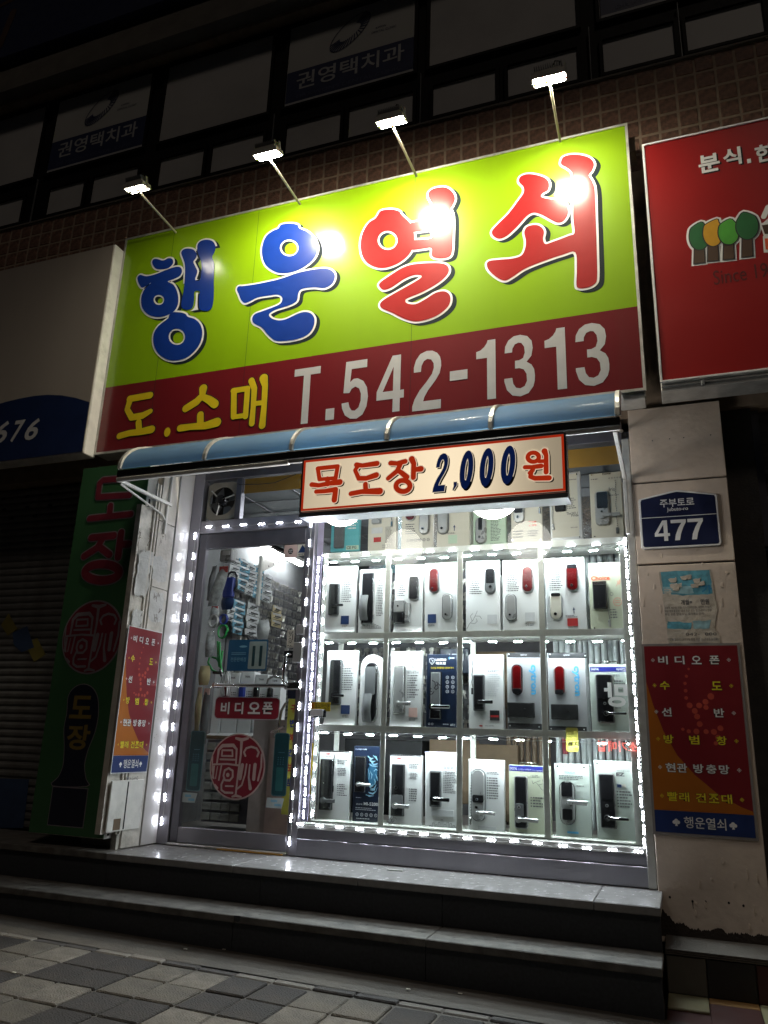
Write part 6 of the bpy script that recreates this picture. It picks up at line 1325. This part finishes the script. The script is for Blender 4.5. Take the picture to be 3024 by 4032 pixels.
display('4', (788, 1098, 1122, 1806), 'board_white', 'white board with black and grey lever lock, flower drawing and red oval logo', [('card', 788, 1098, 1122, 1132, 'print_black'), ('lock', 818, 935, 1205, 1690, BK, None, .05), ('pad', 822, 928, 1490, 1590, GR), ('lever', 860, 1590, 1003, 1596, SV, .012), ('knob', 870, 1422, .013, 'chrome'), ('oval', 884, 1150, .0185, .006, 'red_label'), ('txt', 'unicor', 850, 920, 1144, 1158, WT, .02, 1), ('lines', 978, 1082, 1200, 1250, 3, BG, False), ('lines', 975, 1075, 1285, 1350, 5, BG), ('lines', 975, 1075, 1430, 1558, 6, BG), flora(785, 1770, 42), ('sketch', [[(800+28*math.cos(a_)*(1-i*.03), 1735+28*math.sin(a_)*(1-i*.03)) for i, a_ in enumerate([i*.5 for i in range(26)])]], BG)], seed=27)
display('4', (1125, 1440, 1092, 1838), 'board_white', 'white board with black bar-handled lever lock over a pencil city skyline', [('card', 1125, 1440, 1092, 1108, 'acrylic_purple'), ('lock', 1173, 1280, 1268, 1602, BK, GR, .1), ('lever', 1215, 1525, 1372, 1525, BK, .012), ('txt', 'nuon', 1312, 1425, 1140, 1163, 'acrylic_purple', .02), ('txt', 'NO.1 디지털 도어록', 1182, 1305, 1130, 1141, BG, .01), ('icons', 1295, 1395, 1222, 1255, 3, 1, BG), ('lines', 1296, 1420, 1270, 1480, 13, BG), city('4', 1165, 1795, 245, 60), ('lines', 1245, 1310, 1808, 1818, 1, BG, False), ('card', 1185, 1390, 1632, 1692, 'print_light')], seed=28)
display('5', (92, 385, 1018, 1632), 'board_white', 'white board with silver rounded lever lock and key on a chain in the bottom row', [('ovl', 118, 235, 1093, 1522, SV, 'grey_plastic', .3), ('pad', 130, 222, 1305, 1368, BK), ('knob', 168, 1342, .008, 'grey_plastic'), ('lever', 165, 1446, 326, 1446, SV, .010), ('knob', 165, 1405, .009, 'chrome'), ('chain', 118, 1008, 112, 1490), ('txt', 'JOYLOCK', 105, 212, 1035, 1065, BG, .0), ('lines', 240, 365, 1118, 1142, 2, BG, False), ('lines', 242, 365, 1160, 1345, 9, BG), ('card', 172, 320, 1565, 1598, 'print_light')], seed=29)
display('5', (424, 768, 1066, 1690), 'board_yellowgreen', 'pale board with blue header, carry handle and tall black lever lock in bottom row', [('card', 424, 745, 1070, 1115, 'royal_blue'), ('txt', 'DIGITAL', 432, 490, 1080, 1100, WT, .02, 1), ('txt', '아이캅스 디지털(주) www.ilogos.co.kr', 498, 705, 1095, 1112, WT, .0, 1), ('handle', 505, 1066, 648, 1066, .018), ('lock', 470, 580, 1150, 1582, BK, SV, .2), ('pad', 482, 550, 1375, 1480, GR), ('knob', 514, 1403, .010, SV), ('lever', 510, 1502, 678, 1502, SV, .012), ('lines', 600, 680, 1140, 1165, 2, BG), ('sketch', [[(620, 1215), (640, 1200), (665, 1225), (700, 1215)], [(665, 1225), (690, 1260), (715, 1275)], [(620, 1215), (612, 1190)], [(650, 1195), (680, 1190)], [(700, 1180), (716, 1180), (716, 1192), (700, 1192), (700, 1180)]], BG), ('lines', 600, 715, 1318, 1412, 4, BG)], seed=30)
display('5', (800, 1092, 1052, 1690), 'board_clear', 'clear acrylic board with silver two-part lever lock and power symbol in the bottom row', [('bolts', [(820, 1072), (1035, 1082), (838, 1660), (1062, 1672)], 'chrome'), ('txt', 'www.hilever.com', 862, 992, 1068, 1082, BG, .0), ('card', 795, 1092, 1052, 1058, 'print_light'), ('ovl', 838, 968, 1190, 1552, SV, 'chrome', .2), ('pad', 855, 942, 1200, 1320, BK), ('lever', 905, 1362, 1072, 1378, 'silver_plastic', .013), ('pad', 865, 945, 1418, 1510, BK), ('sketch', [[(893, 1450), (888, 1465), (900, 1480), (914, 1465), (908, 1450)], [(902, 1442), (902, 1462)]], WT), ('txt', 'TOUCH', 875, 960, 1115, 1133, 'cyan_print', .01), ('lines', 830, 1040, 1145, 1185, 3, BG, False), ('icons', 975, 1000, 1250, 1540, 1, 6, 'print_light'), ('lines', 975, 1045, 1228, 1240, 1, BG, False), ('card', 900, 992, 1606, 1622, 'cyan_print')], seed=31)
display('5', (1135, 1478, 1030, 1712), 'board_clear', 'grey board marked EZ with a tall black lever lock at the bottom right corner', [('bolts', [(1148, 1050), (1440, 1062), (1178, 1675), (1470, 1690)], 'chrome'), ('lock', 1165, 1300, 1130, 1580, BK, SV, .12), ('pad', 1178, 1280, 1140, 1340, BK), ('knob', 1230, 1390, .009, SV), ('knob', 1232, 1490, .017, SV), ('lever', 1232, 1490, 1410, 1498, BK, .009), ('txt', 'EZ', 1305, 1368, 1125, 1152, BG, .04), ('txt', '혜강다이얼식 대체', 1305, 1410, 1105, 1115, BG, .01), ('card', 1310, 1345, 1220, 1245, 'blue_label'), ('card', 1350, 1380, 1220, 1245, 'board_cream'), ('lines', 1310, 1440, 1270, 1415, 6, BG)], seed=32)
# ============================================================ INSIDE THE SHOP
mat('shop_wall', (.15, .155, .16), .7, dirt=.3); mat('slatboard', (.13, .13, .14), .6); mat('key_metal', (.55, .54, .50), .35, metal=.8, var=.3, scale=40)
mat('pack_white', (.62, .64, .64), .25, var=.15, scale=30, coat=.5); mat('pack_blue', (.18, .38, .50), .25, var=.2, scale=30, coat=.5); mat('pack_yellow', (.62, .52, .30), .3, coat=.4); mat('plastic_bag', (.42, .44, .45), .12, var=.4, scale=25, bump=.8, bscale=25, coat=.8)
mat('green_hose', (.02, .30, .07), .35); mat('blue_cable', (.02, .04, .25), .4); mat('white_carton', (.78, .79, .80), .6, var=.04); mat('roll_white', (.50, .54, .54), .4, var=.1); mat('roll_brown', (.12, .08, .05), .6, var=.3); mat('foil', (.6, .6, .62), .25, metal=.9, bump=1, bscale=12)
mat('clear_bin', (.30, .30, .29), .2, var=.2, coat=.6); mat('counter_m', (.33, .27, .26), .5); mat('key_plastic', (.3, .3, .3), .4)
emit('tube_glow', (.95, .98, 1.0), 110)
XW = -4.10
rm = tag(MB().box(XW, -.15, .06, 3.6, .70, .765).build('shop_floor', 'floor_tile'), kind='structure')
iw = tag(bpy.data.objects.new('shop_room', None), 'interior walls and ceiling of the lit lock shop', 'room'); C.objects.link(iw); iw.location = (-2.1, 1.8, .77); iw['kind'] = 'structure'; del iw['category']
MB().box(XW-.05, XW, .13, 3.65, .765, 3.50).build('wall', 'shop_wall', iw); MB().box(-.15, -.10, .13, 3.65, .765, 3.50).build('wall', 'shop_wall', iw)
MB().box(XW, -.15, 3.60, 3.65, .765, 3.50).build('wall', 'shop_wall', iw); MB().box(XW-.05, -.10, .065, 3.65, 3.50, 3.55).build('ceiling', 'ceiling_panel', iw)
MB().box(XW, -3.62, .105, .125, .765, 3.5).build('wall', 'wall_dark', iw)
b = MB()
for k in range(10): b.box(XW, -.15, .4+k*.32, .405+k*.32, 3.494, 3.4995)
for k in range(8): b.box(XW+.2+k*.5, XW+.205+k*.5, .1, 3.6, 3.4935, 3.4992)
b.build('ceiling_joint', 'slatboard', iw)
def tube_light(x, y0, y1, z, lab, ax='y'):
    t = thing('fluorescent_lamp', (x, (y0+y1)/2, z), lab, 'lamp', 'tube lamps on the shop ceiling')
    MB().box(x-.05, x+.05, y0, y1, z+.02, z+.06, .004).build('fitting', 'white_paint', t)
    MB().tube([(x, y0+.02, z), (x, y1-.02, z)], .016, 10).build('tube', 'tube_glow', t)
zc = 3.40
for (a, c), lab in zip((((865, 1015), (1050, 1115)), ((740, 985), (850, 1008))), ('tube lamp seen through the door, the longer one below the corner stickers', 'tube lamp seen through the door, the shorter one cut by the top rail')):
    xa, ya = PZ('d', *a, zc); xb, yb2 = PZ('d', *c, zc); tube_light(-3.93, min(ya, yb2)-.05, max(ya, yb2)+.35, zc, lab)
tube_light(-2.35, .25, 1.45, zc, 'added ceiling tube lamp that brightens the cartons, over the shop aisle'); tube_light(-1.1, .9, 2.1, zc, 'added ceiling tube lamp that lights the room, behind the top row of locks')  # both tubes are added to brighten the stock and the room
# merchandise along the left wall
XI = -3.98
def wall_rect(c, x0, y0, x1, y1, X=XI):
    ya, za = PX(c, x0, y0, X); yb_, zb = PX(c, x1, y1, X); return min(ya, yb_), max(ya, yb_), min(za, zb), max(za, zb)
def card_mesh(w_, h_, m0, m1, m2):
    b = MB(); b.box(-.004, .004, -w_/2, w_/2, -h_/2, h_/2, .001); b.cur = 1
    b.box(.0045, .006, -w_*.42, w_*.42, h_*.18, h_*.42); b.cur = 2
    b.box(.005, .018, -w_*.22, w_*.30, -h_*.12, h_*.08, .004); b.box(.005, .015, -w_*.35, w_*.1, -h_*.34, -h_*.24, .003)
    return b.mesh('blister_pack', [m0, m1, m2])
strips = [((655, 1095, 745, 1480), 5, 'pack_blue', 'blister strip with blue cards, second from the left in the top row'), ((560, 1090, 648, 1400), 4, 'pack_white', 'pale blister strip at the left end of the top row'), ((735, 1145, 822, 1525), 5, 'pack_white', 'white blister strip with cyan header in the middle of the top row'), ((830, 1165, 898, 1560), 5, 'pack_blue', 'narrow blue blister strip right of the cyan header strip'),
          ((912, 1262, 998, 1600), 4, 'pack_white', 'grey blister strip hanging under the white shelf bracket'), ((602, 1540, 695, 1945), 5, 'pack_blue', 'bluish blister strip in the lower row at the left'), ((748, 1570, 852, 1965), 5, 'pack_white', 'white label blister strip in the lower row in the middle'), ((1018, 1600, 1112, 1870), 3, 'pack_yellow', 'cream label blister strip at the right of the lower row'), ((530, 1620, 600, 1800), 2, 'pack_white', 'short blister strip beside the blue tool bag')]
for r, n, m_, lab in strips:
    y0, y1, z0, z1 = wall_rect('d', *r); h = (z1-z0)/n
    t = thing('blister_strip', (XI, (y0+y1)/2, z0), lab, 'blister strip', 'blister strips on the left wall of the shop')
    me = card_mesh((y1-y0)*.94, h*.92, m_, 'print_light' if m_ != 'pack_blue' else 'board_white', 'grey_plastic')
    for k in range(n): put('blister_pack', me, (XI+.01+.004*(k % 2), (y0+y1)/2+random.uniform(-.004, .004), z0+h*(k+.5)), t, (random.uniform(-.03, .03), 0, random.uniform(-.12, .12)))
    MB().tube([(XI-.11, (y0+y1)/2, z1+.01), (XI+.02, (y0+y1)/2, z1+.005)], .004, 5).build('hook', 'chrome', t)
# cyan header
y0, y1, z0, z1 = wall_rect('d', 738, 1145, 826, 1212)
# keys on the back part of the wall
kb = thing('key_board', (XW, 2.4, 1.6), 'dark wall board crowded with rows of hanging key blanks', 'key board')
MB().box(XW+.001, XW+.02, 1.55, 3.45, 1.2, 3.2).build('board', 'slatboard', kb)
def key_mesh(seed):
    r = random.Random(seed); b = MB()
    b.tube([(0, 0, .004), (.045, 0, .0)], .0018, 4)
    for k in range(6):
        x = .010+.008*k; a_ = r.uniform(-.5, .5); dx = math.sin(a_)*.05
        b.add([(x, -.014, -.004), (x+.003, .014, -.002), (x+.003, .014+dx*.3, -.026), (x, -.013+dx*.3, -.027)], [(0, 1, 2, 3)])
        b.add([(x, -.005+dx*.3, -.026), (x+.002, .006+dx*.3, -.026), (x+.002, .005+dx, -.062), (x, -.004+dx, -.063)], [(0, 1, 2, 3)])
    return b.mesh('key', 'key_metal', recalc=False)
kms = [key_mesh(i) for i in range(4)]
for r_ in range(20):
    for c_ in range(15): put('key', kms[(r_*7+c_*3) % 4], (XW+.021, 1.62+.115*c_+random.uniform(-.015, .015), 3.14-.085*r_), kb, (0, 0, random.uniform(-.5, .5)))
# white bracket and shelves inside
br = thing('shelf_bracket', (-3.95, 1.5, 2.9), 'white perforated triangular shelf bracket under the tube lamps', 'bracket')
p = [PX('d', *q, -3.95) for q in ((900, 1120), (1215, 1103), (905, 1250))]; b = MB(); b.prism(p, SD(-3.95), 0, .01); b.build('web', 'white_paint', br)
q0 = PX('d', 905, 1100, -3.95); b = MB(); b.box(-3.96, -3.93, q0[0]-.02, q0[0]+.02, q0[1]-.5, q0[1]+.02); b.build('upright', 'white_paint', br)
b = MB()
for q in ((980, 1190), (1030, 1165), (1085, 1140)): y_, z_ = PX('d', *q, -3.95); b.flat([ellipse(y_, z_, .012, .012, 10)], SD(-3.938), .0)
b.build('hole', 'print_black', br)
eb = thing('junction_box', (-3.7, .3, 2.9), 'grey electrical box at the top left inside the door', 'electric box')
q = gl('d', 455, 590, 1000, 1130, .45); MB().box(q[0], q[1], .45, .53, q[2], q[3], .01).build('case', 'silver_plastic', eb); MB().box(q[0]+.03, q[1]-.02, .445, .4495, q[2]+.05, q[3]-.015).build('cover_card', 'board_white', eb)
# bags and hoses near the door on the left
def bag(c, x0, y0, x1, y1, Y, lab, m_='plastic_bag', top=None, tilt=.0):
    q = gl(c, x0, x1, y0, y1, Y); t = thing('hanging_bag', ((q[0]+q[1])/2, Y, q[2]), lab, 'packaged goods', 'bagged goods hanging inside the door')
    b = MB(); n = 8; v = []; W_ = q[1]-q[0]
    for i in range(n+1):
        f = i/n; w_ = W_*(.36+.14*math.sin(math.pi*f)); z = q[2]+(q[3]-q[2])*f; xo = (q[0]+q[1])/2+tilt*(f-.5)*W_
        v += [(xo-w_, Y, z), (xo-w_*.5, Y-.03*math.sin(math.pi*f)-.004*(i % 2), z), (xo+w_*.3, Y-.035*math.sin(math.pi*f)+.005*(i % 2), z), (xo+w_, Y, z)]
    b.add(v, [(4*i+j, 4*i+j+1, 4*i+5+j, 4*i+4+j) for i in range(n) for j in range(3)], True); b.build('bag', m_, t)
    if top: MB().box((q[0]+q[1])/2-W_*.35+tilt*.4*W_, (q[0]+q[1])/2+W_*.35+tilt*.4*W_, Y-.008, Y-.004, q[3]-.05, q[3]).build('header_card', top, t)
    MB().tube([((q[0]+q[1])/2, Y, q[3]-.01), ((q[0]+q[1])/2, Y+.05, q[3]+.02)], .003, 5).build('hook', 'chrome', t)
bag('d', 380, 1195, 510, 1620, .30, 'long bagged roll with red label leaning at the upper left inside the door', 'plastic_bag', 'red_label', .8)
bag('d', 340, 1190, 400, 1560, .36, 'thin dark bagged tube at the far upper left inside the door', 'grey_plastic', None, .5)
bag('d', 355, 1625, 450, 1770, .32, 'small clear bag with red header below the long bagged roll', 'plastic_bag', 'red_label')
bag('d', 470, 1500, 610, 1660, .55, 'blue packed tool beneath the black-handled tool', 'blue_label', None)
bag('d', 300, 1900, 400, 2180, .30, 'clear bag of white tape hanging above the green hoses', 'plastic_bag', None)
bag('6', 430, 170, 540, 350, .30, 'clear bag with white fittings left of the green hoses', 'pack_yellow', None)
bag('6', 455, 380, 530, 900, .32, 'tall pink-topped blister with grey sealant gun below the push bar', 'grey_plastic', 'pink_card')
bag('6', 405, 370, 455, 780, .34, 'narrow pinkish blister at the left below the push bar', 'pack_yellow', 'pink_card')
bag('d', 860, 1770, 1000, 1985, 1.0, 'clear pack of white metal rods in the middle of the doorway', 'pack_white', None)
t = thing('hand_tool', P('d', 570, 1300, .5) and (P('d', 570, 1300, .5)[0], .5, P('d', 570, 1500, .5)[1]), 'black and blue hand tool with looped handle among the blister strips', 'tool')
b = MB(); b.tube([(*(lambda p_: (p_[0], .5, p_[1]))(P('d', x, y, .5)),) for x, y in ((540, 1330), (545, 1280), (580, 1252), (620, 1255), (645, 1310), (640, 1390), (615, 1460))], .010, 8); b.build('looped_handle', 'black_plastic', t)
q = gl('d', 500, 615, 1310, 1530, .5); MB().box(q[0], q[1], .48, .52, q[2], q[3], .01).build('body', 'blue_cable', t)
def coil(c, cx, cy, rx, Y, m_, lab, n=4):
    x, z = P(c, cx, cy, Y); t = thing('cable_coil', (x, Y, z), lab, 'coil'); b = MB(); r0 = abs(P(c, cx+rx, cy, Y)[0]-x); pts = []
    for k in range(n*16+1): a_ = 2*math.pi*k/16; pts.append((x+r0*math.cos(a_)*(1+.06*math.sin(k*.7)), Y-.03*k/(n*16), z+r0*1.25*math.sin(a_)*(1+.05*math.cos(k*.5))))
    b.tube(pts, .005, 6); b.build('loop', m_, t)
coil('d', 400, 1790, 45, .30, 'silver_plastic', 'grey cable coil hanging at the left inside the door'); coil('d', 510, 1770, 38, .42, 'blue_cable', 'blue cable coil beside the grey coil', 3)
coil('d', 500, 1900, 50, .34, 'green_hose', 'thin green wire coil below the blue cable coil', 2)
t = thing('green_hose', (P('6', 620, 250, .32)[0], .32, P('6', 620, 250, .32)[1]), 'bundle of bright green hoses with black ends at the left inside the door', 'hose')
G = lambda *q: [(P('6', x, y, Y)[0], Y, P('6', x, y, Y)[1]) for x, y, Y in q]
for pts in (G((610, -60, .32), (612, 20, .32), (615, 90, .31), (625, 180, .32)), G((628, -50, .33), (630, 40, .31), (632, 100, .3), (640, 190, .31)), G((655, 30, .34), (645, 90, .33), (635, 150, .33), (650, 230, .32)), G((540, 70, .34), (520, 140, .33), (560, 210, .32), (620, 240, .31)), G((560, 90, .35), (600, 100, .33), (625, 140, .31), (640, 200, .31))):
    MB().tube(pts, .009, 8).build('tube', 'green_hose', t)
for pts in (G((570, 232, .31), (640, 235, .30)), G((635, 200, .31), (650, 270, .31))): MB().tube(pts, .012, 8).build('fitting', 'black_plastic', t)
# white cartons with locks
for k, (x0, x1, yt, lockm, lab) in enumerate(((560, 652, 222, None, 'leftmost white carton on the counter inside, its front half hidden by hoses'), (655, 800, 235, 'red_gloss', 'white carton with a dark red lock on its front inside the door'), (805, 935, 225, 'blue_cable', 'white carton with a navy lock on its front inside the door'), (940, 1062, 250, 'black_plastic', 'white carton with a black lock and dotted print, right one inside the door'), (1068, 1190, 262, 'black_plastic', 'rightmost white carton behind the door handle'))):
    q = gl('6', x0, x1, yt, 800, .95); t = thing('lock_carton', ((q[0]+q[1])/2, 1.0, q[2]), lab, 'carton', 'white lock cartons on the counter')
    MB().box(q[0]+.003, q[1]-.003, .95, 1.06, q[2], q[3], .003).build('carton', 'white_carton', t)
    if lockm:
        b = MB(); W_ = q[1]-q[0]; b.prism(rrect(q[0]+W_*.05, q[0]+W_*.42, q[2]+.22, q[3]-.10, .02), FR(.95), 0, .03, .005); b.build('lock_body', lockm, t)
        b = MB(); words(b, q[0]+W_*.5, q[1]-W_*.06, q[2]+.2, q[3]-.16, 8, FR(.95), .001, random.Random(k)); text(b, 'TANK', q[0]+W_*.3, q[0]+W_*.7, q[3]-.05, q[3]-.035, FR(.95), .001, off=.03); b.build('printed_text', 'print_grey', t)
    b = MB(); b.quad((q[0]+.003, .95, q[2]+.001), (q[1]-.003, .95, q[2]+.001), (q[1]-.003, .88, q[2]-.02), (q[0]+.003, .88, q[2]-.02)); b.build('flap', 'white_carton', t)
q = gl('6', 560, 960, 800, 1000, .86)
ct = thing('counter', (-3.3, 1.0, .77), 'pinkish grey counter block standing inside the glass door', 'counter')
qa = gl('6', 950, 1290, 670, 1700, .60); MB().box(qa[0]-.05, qa[1], .62, 1.1, .766, qa[3], .004).build('side_panel', 'counter_m', ct)
MB().box(qa[0]+.11, qa[1]-.01, .612, .619, .78, qa[3]-.08).build('front_panel', 'pinkish', ct)
MB().box(-4.0, -3.22, .865, 1.3, q[3]-.05, q[3]-.022, .004).build('worktop', 'cardboard', ct)
# organiser with small drawers
oz = thing('drawer_organiser', (-3.55, .9, .78), 'bank of small clear drawers low behind the glass door', 'organiser')
q = gl('6', 470, 905, 860, 1640, .84); MB().box(q[0], q[1]+.0, .86, 1.1, q[2], q[3], .003).build('case', 'dark_steel', oz)
dm = MB().box(-.042, .042, -.02, 0, -.030, .030, .004).box(-.03, .03, -.028, -.0205, .006, .014).mesh('drawer', 'clear_bin'); nz = int((q[3]-q[2])/.078); nx_ = int((q[1]-q[0])/.09)
for i in range(nx_):
    for j in range(nz): put('drawer', dm, (q[0]+.05+i*.09, .858, q[2]+.045+j*.078), oz)
# yellow banner and tap
t = thing('yellow_banner', (P('e', 1240, 1500, .4)[0], .4, P('e', 1240, 1500, .4)[1]), 'tall yellow paper banner with handwritten syllables behind the right side of the door', 'banner')
q = gl('e', 1165, 1345, 835, 2100, .4); MB().box(q[0], q[1]+.02, .40, .404, max(q[2], .95), q[3]).build('sheet', mat('banner_yellow', (.50, .45, .07), .6), t)
b, b2 = MB(), MB(); H_ = .088
for i, ch in enumerate('구변하번보방'): text(b2 if i % 2 == 0 else b, ch, q[0]+.026, q[0]+.066, q[3]-.08-i*.105-.02, q[3]-.08-i*.105+.035, FR(.40), .002, off=.03)
b.build('lettering', 'blue_cable', t); b2.build('red_lettering', 'red_label', t)
MB().box(q[0]-.01, q[1]+.02, .40, .41, q[3]+.002, q[3]+.10).build('top_card', 'dark_navy', t)
t = thing('yellow_banner', (-2.33, .36, 1.2), 'yellow banner strip seen between the door post and the rack', 'banner'); q = gl('4', 58, 100, 1010, 1490, .36)
MB().box(q[0]-.06, q[1], .36, .364, q[2], q[3]).build('sheet', 'sign_yellow', t)
t = thing('chrome_tap', (P('e', 1120, 1180, .5)[0], .5, P('e', 1120, 1180, .5)[1]), 'curved chrome kitchen tap on display right of the seal sticker', 'tap')
T_ = [(P('e', x, y, .5)[0], .5, P('e', x, y, .5)[1]) for x, y in ((1300, 940), (1285, 890), (1230, 860), (1170, 890), (1130, 960), (1110, 1060), (1095, 1160))]
MB().tube(T_, .011, 10).build('spout', 'chrome', t); MB().tube([T_[-1], (T_[-1][0]-.02, .5, T_[-1][2]-.07)], .02, 12).build('body', 'chrome', t)
MB().tube([(T_[-1][0]-.05, .48, T_[-1][2]-.03), (T_[-1][0]+.06, .48, T_[-1][2]+.02)], .009, 8).build('lever', 'chrome', t)
t = thing('shower_hose', (P('e', 500, 700, .6)[0], .6, P('e', 500, 700, .6)[1]), 'looped grey flexible hoses behind the push bar', 'hose')
for off_ in (0, 22): 
    T_ = [(P('e', x+off_, y, .6+off_*.001)[0], .6+off_*.001, P('e', x+off_, y, .6)[1]) for x, y in ((480, 800), (470, 660), (500, 540), (540, 520), (545, 640), (530, 800))]
    MB().tube(T_, .007, 8).build('hose', 'silver_plastic', t)
T_ = [(P('e', x, y, .7)[0], .7, P('e', x, y, .7)[1]) for x, y in ((970, 680), (985, 620), (1040, 590), (1110, 600), (1160, 650))]
MB().tube(T_, .009, 8).build('hose', 'chrome', t)
# goods behind the rack
rg = random.Random(21)
ORD = 'first second third fourth fifth sixth seventh eighth ninth tenth eleventh twelfth last'.split()
YB2 = .56
for k in range(13):
    x = -.78+.041*k+rg.uniform(-.004, .004); t = thing('plastic_roll', (x, YB2, .98), 'pale plastic roll, %s from the left in the upright bunch behind the right rack end' % ORD[k], 'roll', 'upright plastic rolls behind the rack')
    y = YB2+rg.uniform(0, .05); MB().tube([(x, y, .98), (x+rg.uniform(-.01, .01), y, rg.uniform(2.75, 3.0))], .019, 10).build('roll', 'roll_white', t)
    MB().tube([(x, y, 1.85+rg.uniform(-.4, .4)), (x, y, 1.97)], .0196, 10).build('label_band', rg.choice(['print_light', 'sticker_maroon', 'print_light']), t)
for k in range(7):
    x = -1.13+.045*k; t = thing('wooden_pole', (x, YB2, .98), 'dark wooden pole, %s from the left in the bunch behind the third rack bay' % ORD[k], 'pole', 'upright poles behind the rack')
    MB().tube([(x, YB2+.02, .98), (x+.01, YB2+.02, rg.uniform(1.9, 2.1))], .019, 10).build('shaft', 'roll_brown', t)
for (x0, x1, z0, z1, y, m_, lab, tx_) in ((-1.36, -1.06, 1.75, 2.14, .50, 'cardboard', 'brown carton with dark printing behind the middle row of locks', '인시-다림스탬 건조대'), (-1.68, -1.36, 1.1, 1.52, .50, 'cardboard', 'brown carton behind the bottom row of locks', ''), (-1.36, -1.05, 1.0, 1.50, .52, 'cardboard', 'brown carton right of the other one behind the bottom row', ''),
                               (-1.60, -1.38, 1.98, 2.16, .46, 'board_navy', 'black hexagon printed box behind the middle row of locks', '아름이'), (-2.32, -1.72, 1.0, 1.51, .46, 'black_matte', 'black cabinet behind the bottom row of locks', ''), (-1.30, -.82, 2.25, 2.72, .62, 'white_carton', 'white carton behind the bright upper row', ''), (-2.3, -1.4, 2.80, 3.3, .75, 'foil', 'crumpled silver foil roll behind the top row of locks', ''), (-1.2, -.4, 2.83, 3.35, .80, 'foil', 'silver foil sheet behind the right end of the top row', '')):
    t = thing('storage_box', ((x0+x1)/2, y+.1, z0), lab, 'box', 'goods stored behind the rack'); MB().box(x0, x1, y, y+.18, z0, z1, .004).build('carton', m_, t)
    if tx_: b = MB(); text(b, tx_, x0+.03, x1-.03, z1-.09, z1-.04, FR(y), .001, off=.01, keep=True); b.build('lettering', 'print_black' if m_ == 'cardboard' else 'print_light', t)
kb2 = thing('key_board', (-2.0, .72, 1.6), 'board of keys and small hardware glimpsed behind the left rack bays', 'key board')
MB().box(-2.42, -1.38, .72, .735, 1.55, 2.78).build('board', 'slatboard', kb2)
for r_ in range(11):
    for c_ in range(16):
        o_ = put('key', kms[(r_*5+c_) % 4], (-2.38+.064*c_+rg.uniform(-.01, .01), .718, 2.72-.105*r_), kb2, (0, 0, -math.pi/2+rg.uniform(-.5, .5)))
# writing on the window glass, and an LED reflection built as glowing dots
t = thing('led_reflection', (P('5', 1320, 910, .25)[0], .25, P('5', 1320, 910, .25)[1]), 'reflected red LED lettering built as glowing mirrored dots, low at the right of the window', 'reflection')
q = gl('5', 1155, 1475, 868, 955, .02); b = MB()
src, fs_ = glyphs('소가매입', .01, 0, 3); a, c_, e, f = bounds(src)
from mathutils.bvhtree import BVHTree
bv = BVHTree.FromPolygons([Vector((v[0], v[1], 0)) for v in src], fs_)
nx_, nz_ = 66, 15
for i in range(nx_):
    for j in range(nz_):
        u, v = (i+.5)/nx_, (j+.5)/nz_
        hit = bv.ray_cast(Vector((a+u*(c_-a), e+v*(f-e), 1)), Vector((0, 0, -1)))
        if hit[0] is not None:
            x = q[1]-u*(q[1]-q[0]); z = q[2]+v*(q[3]-q[2]); b.box(x-.0014, x+.0014, .009, .010, z-.0016, z+.0016)
b.build('led_dots', 'led_red', t)
t = thing('window_lettering', (P('5', 1300, 500, 0)[0], 0, P('5', 1300, 560, 0)[1]), 'large white mirrored syllable stuck on the glass over the last lock of the middle row', 'lettering')
q = gl('5', 1202, 1392, 388, 588, .0); b = MB(); text(b, '망', *q, FR(.001), .0005, off=.035, mirror=True, ref=.035); b.build('letter', backlit('vinyl_white', (.95, .95, .93), .6), t)
t = thing('window_sticker', (P('5', 935, 900, 0)[0], 0, P('5', 935, 960, 0)[1]), 'faded yellow sticker marked KB on the window between the two lower rows', 'sticker')
q = gl('5', 888, 990, 757, 955, .0); b = MB(); b.prism(rrect(*q, .012), FR(.002), 0, .001); b.build('sheet', backlit('kb_yellow', (.34, .32, .07), .35), t)
b = MB(); text(b, 'KB', q[0]+.012, q[1]-.004, q[2]+.035, q[2]+.057, FR(.001), .001, off=.02, mirror=True); b.build('lettering', 'print_grey', t)
t = thing('ink_writing', (P('4', 1200, 560, 0)[0], 0, P('4', 1200, 560, 0)[1]), 'black brush-written syllable on the glass over the navy board', 'lettering')
b = MB()
for k, pts in enumerate(([(1190, 425), (1215, 440), (1218, 470)], [(1245, 455), (1225, 475), (1208, 495), (1225, 510), (1245, 495), (1240, 465)], [(1160, 500), (1180, 500), (1165, 520), (1185, 530)], [(1155, 560), (1190, 550), (1205, 530)], [(1230, 440), (1262, 470)])): brush(b, [P('4', *p) for p in pts], .003, FR(.001), .0005+.0002*k)
b.build('brush_stroke', 'print_black', t)
# small litter by the steps
t = tag(bpy.data.objects.new('litter', None), None, None)
bpy.data.objects.remove(t)
for k, (c_, x, y) in enumerate((('g', 968, 604), ('g', 322, 505), ('g', 800, 605), ('h', 105, 763), ('h', 330, 778), ('g', 58, 715))):
    x_, y_ = PZ(c_, x, y, .35); b = MB(); b.box(x_-.012, x_+.010, y_-.006, y_+.006, gz(x_)+.013, gz(x_)+.017, .002)
    o_ = b.build('paper_scrap', 'board_cream'); tag(o_, ['scrap of white paper on the concrete apron below the middle of the steps', 'tiny scrap of paper at the left of the concrete apron', 'tiny fleck of litter at the foot of the lower riser', 'scrap of paper on the apron near the middle right', 'crumpled wrapper on the apron at the middle right', 'cigarette end lying on the pavers at the far left'][k], 'litter', 'litter on the pavement')
bpy.data.objects.remove(TO); bpy.data.curves.remove(TC); bpy.data.scenes.remove(TS)
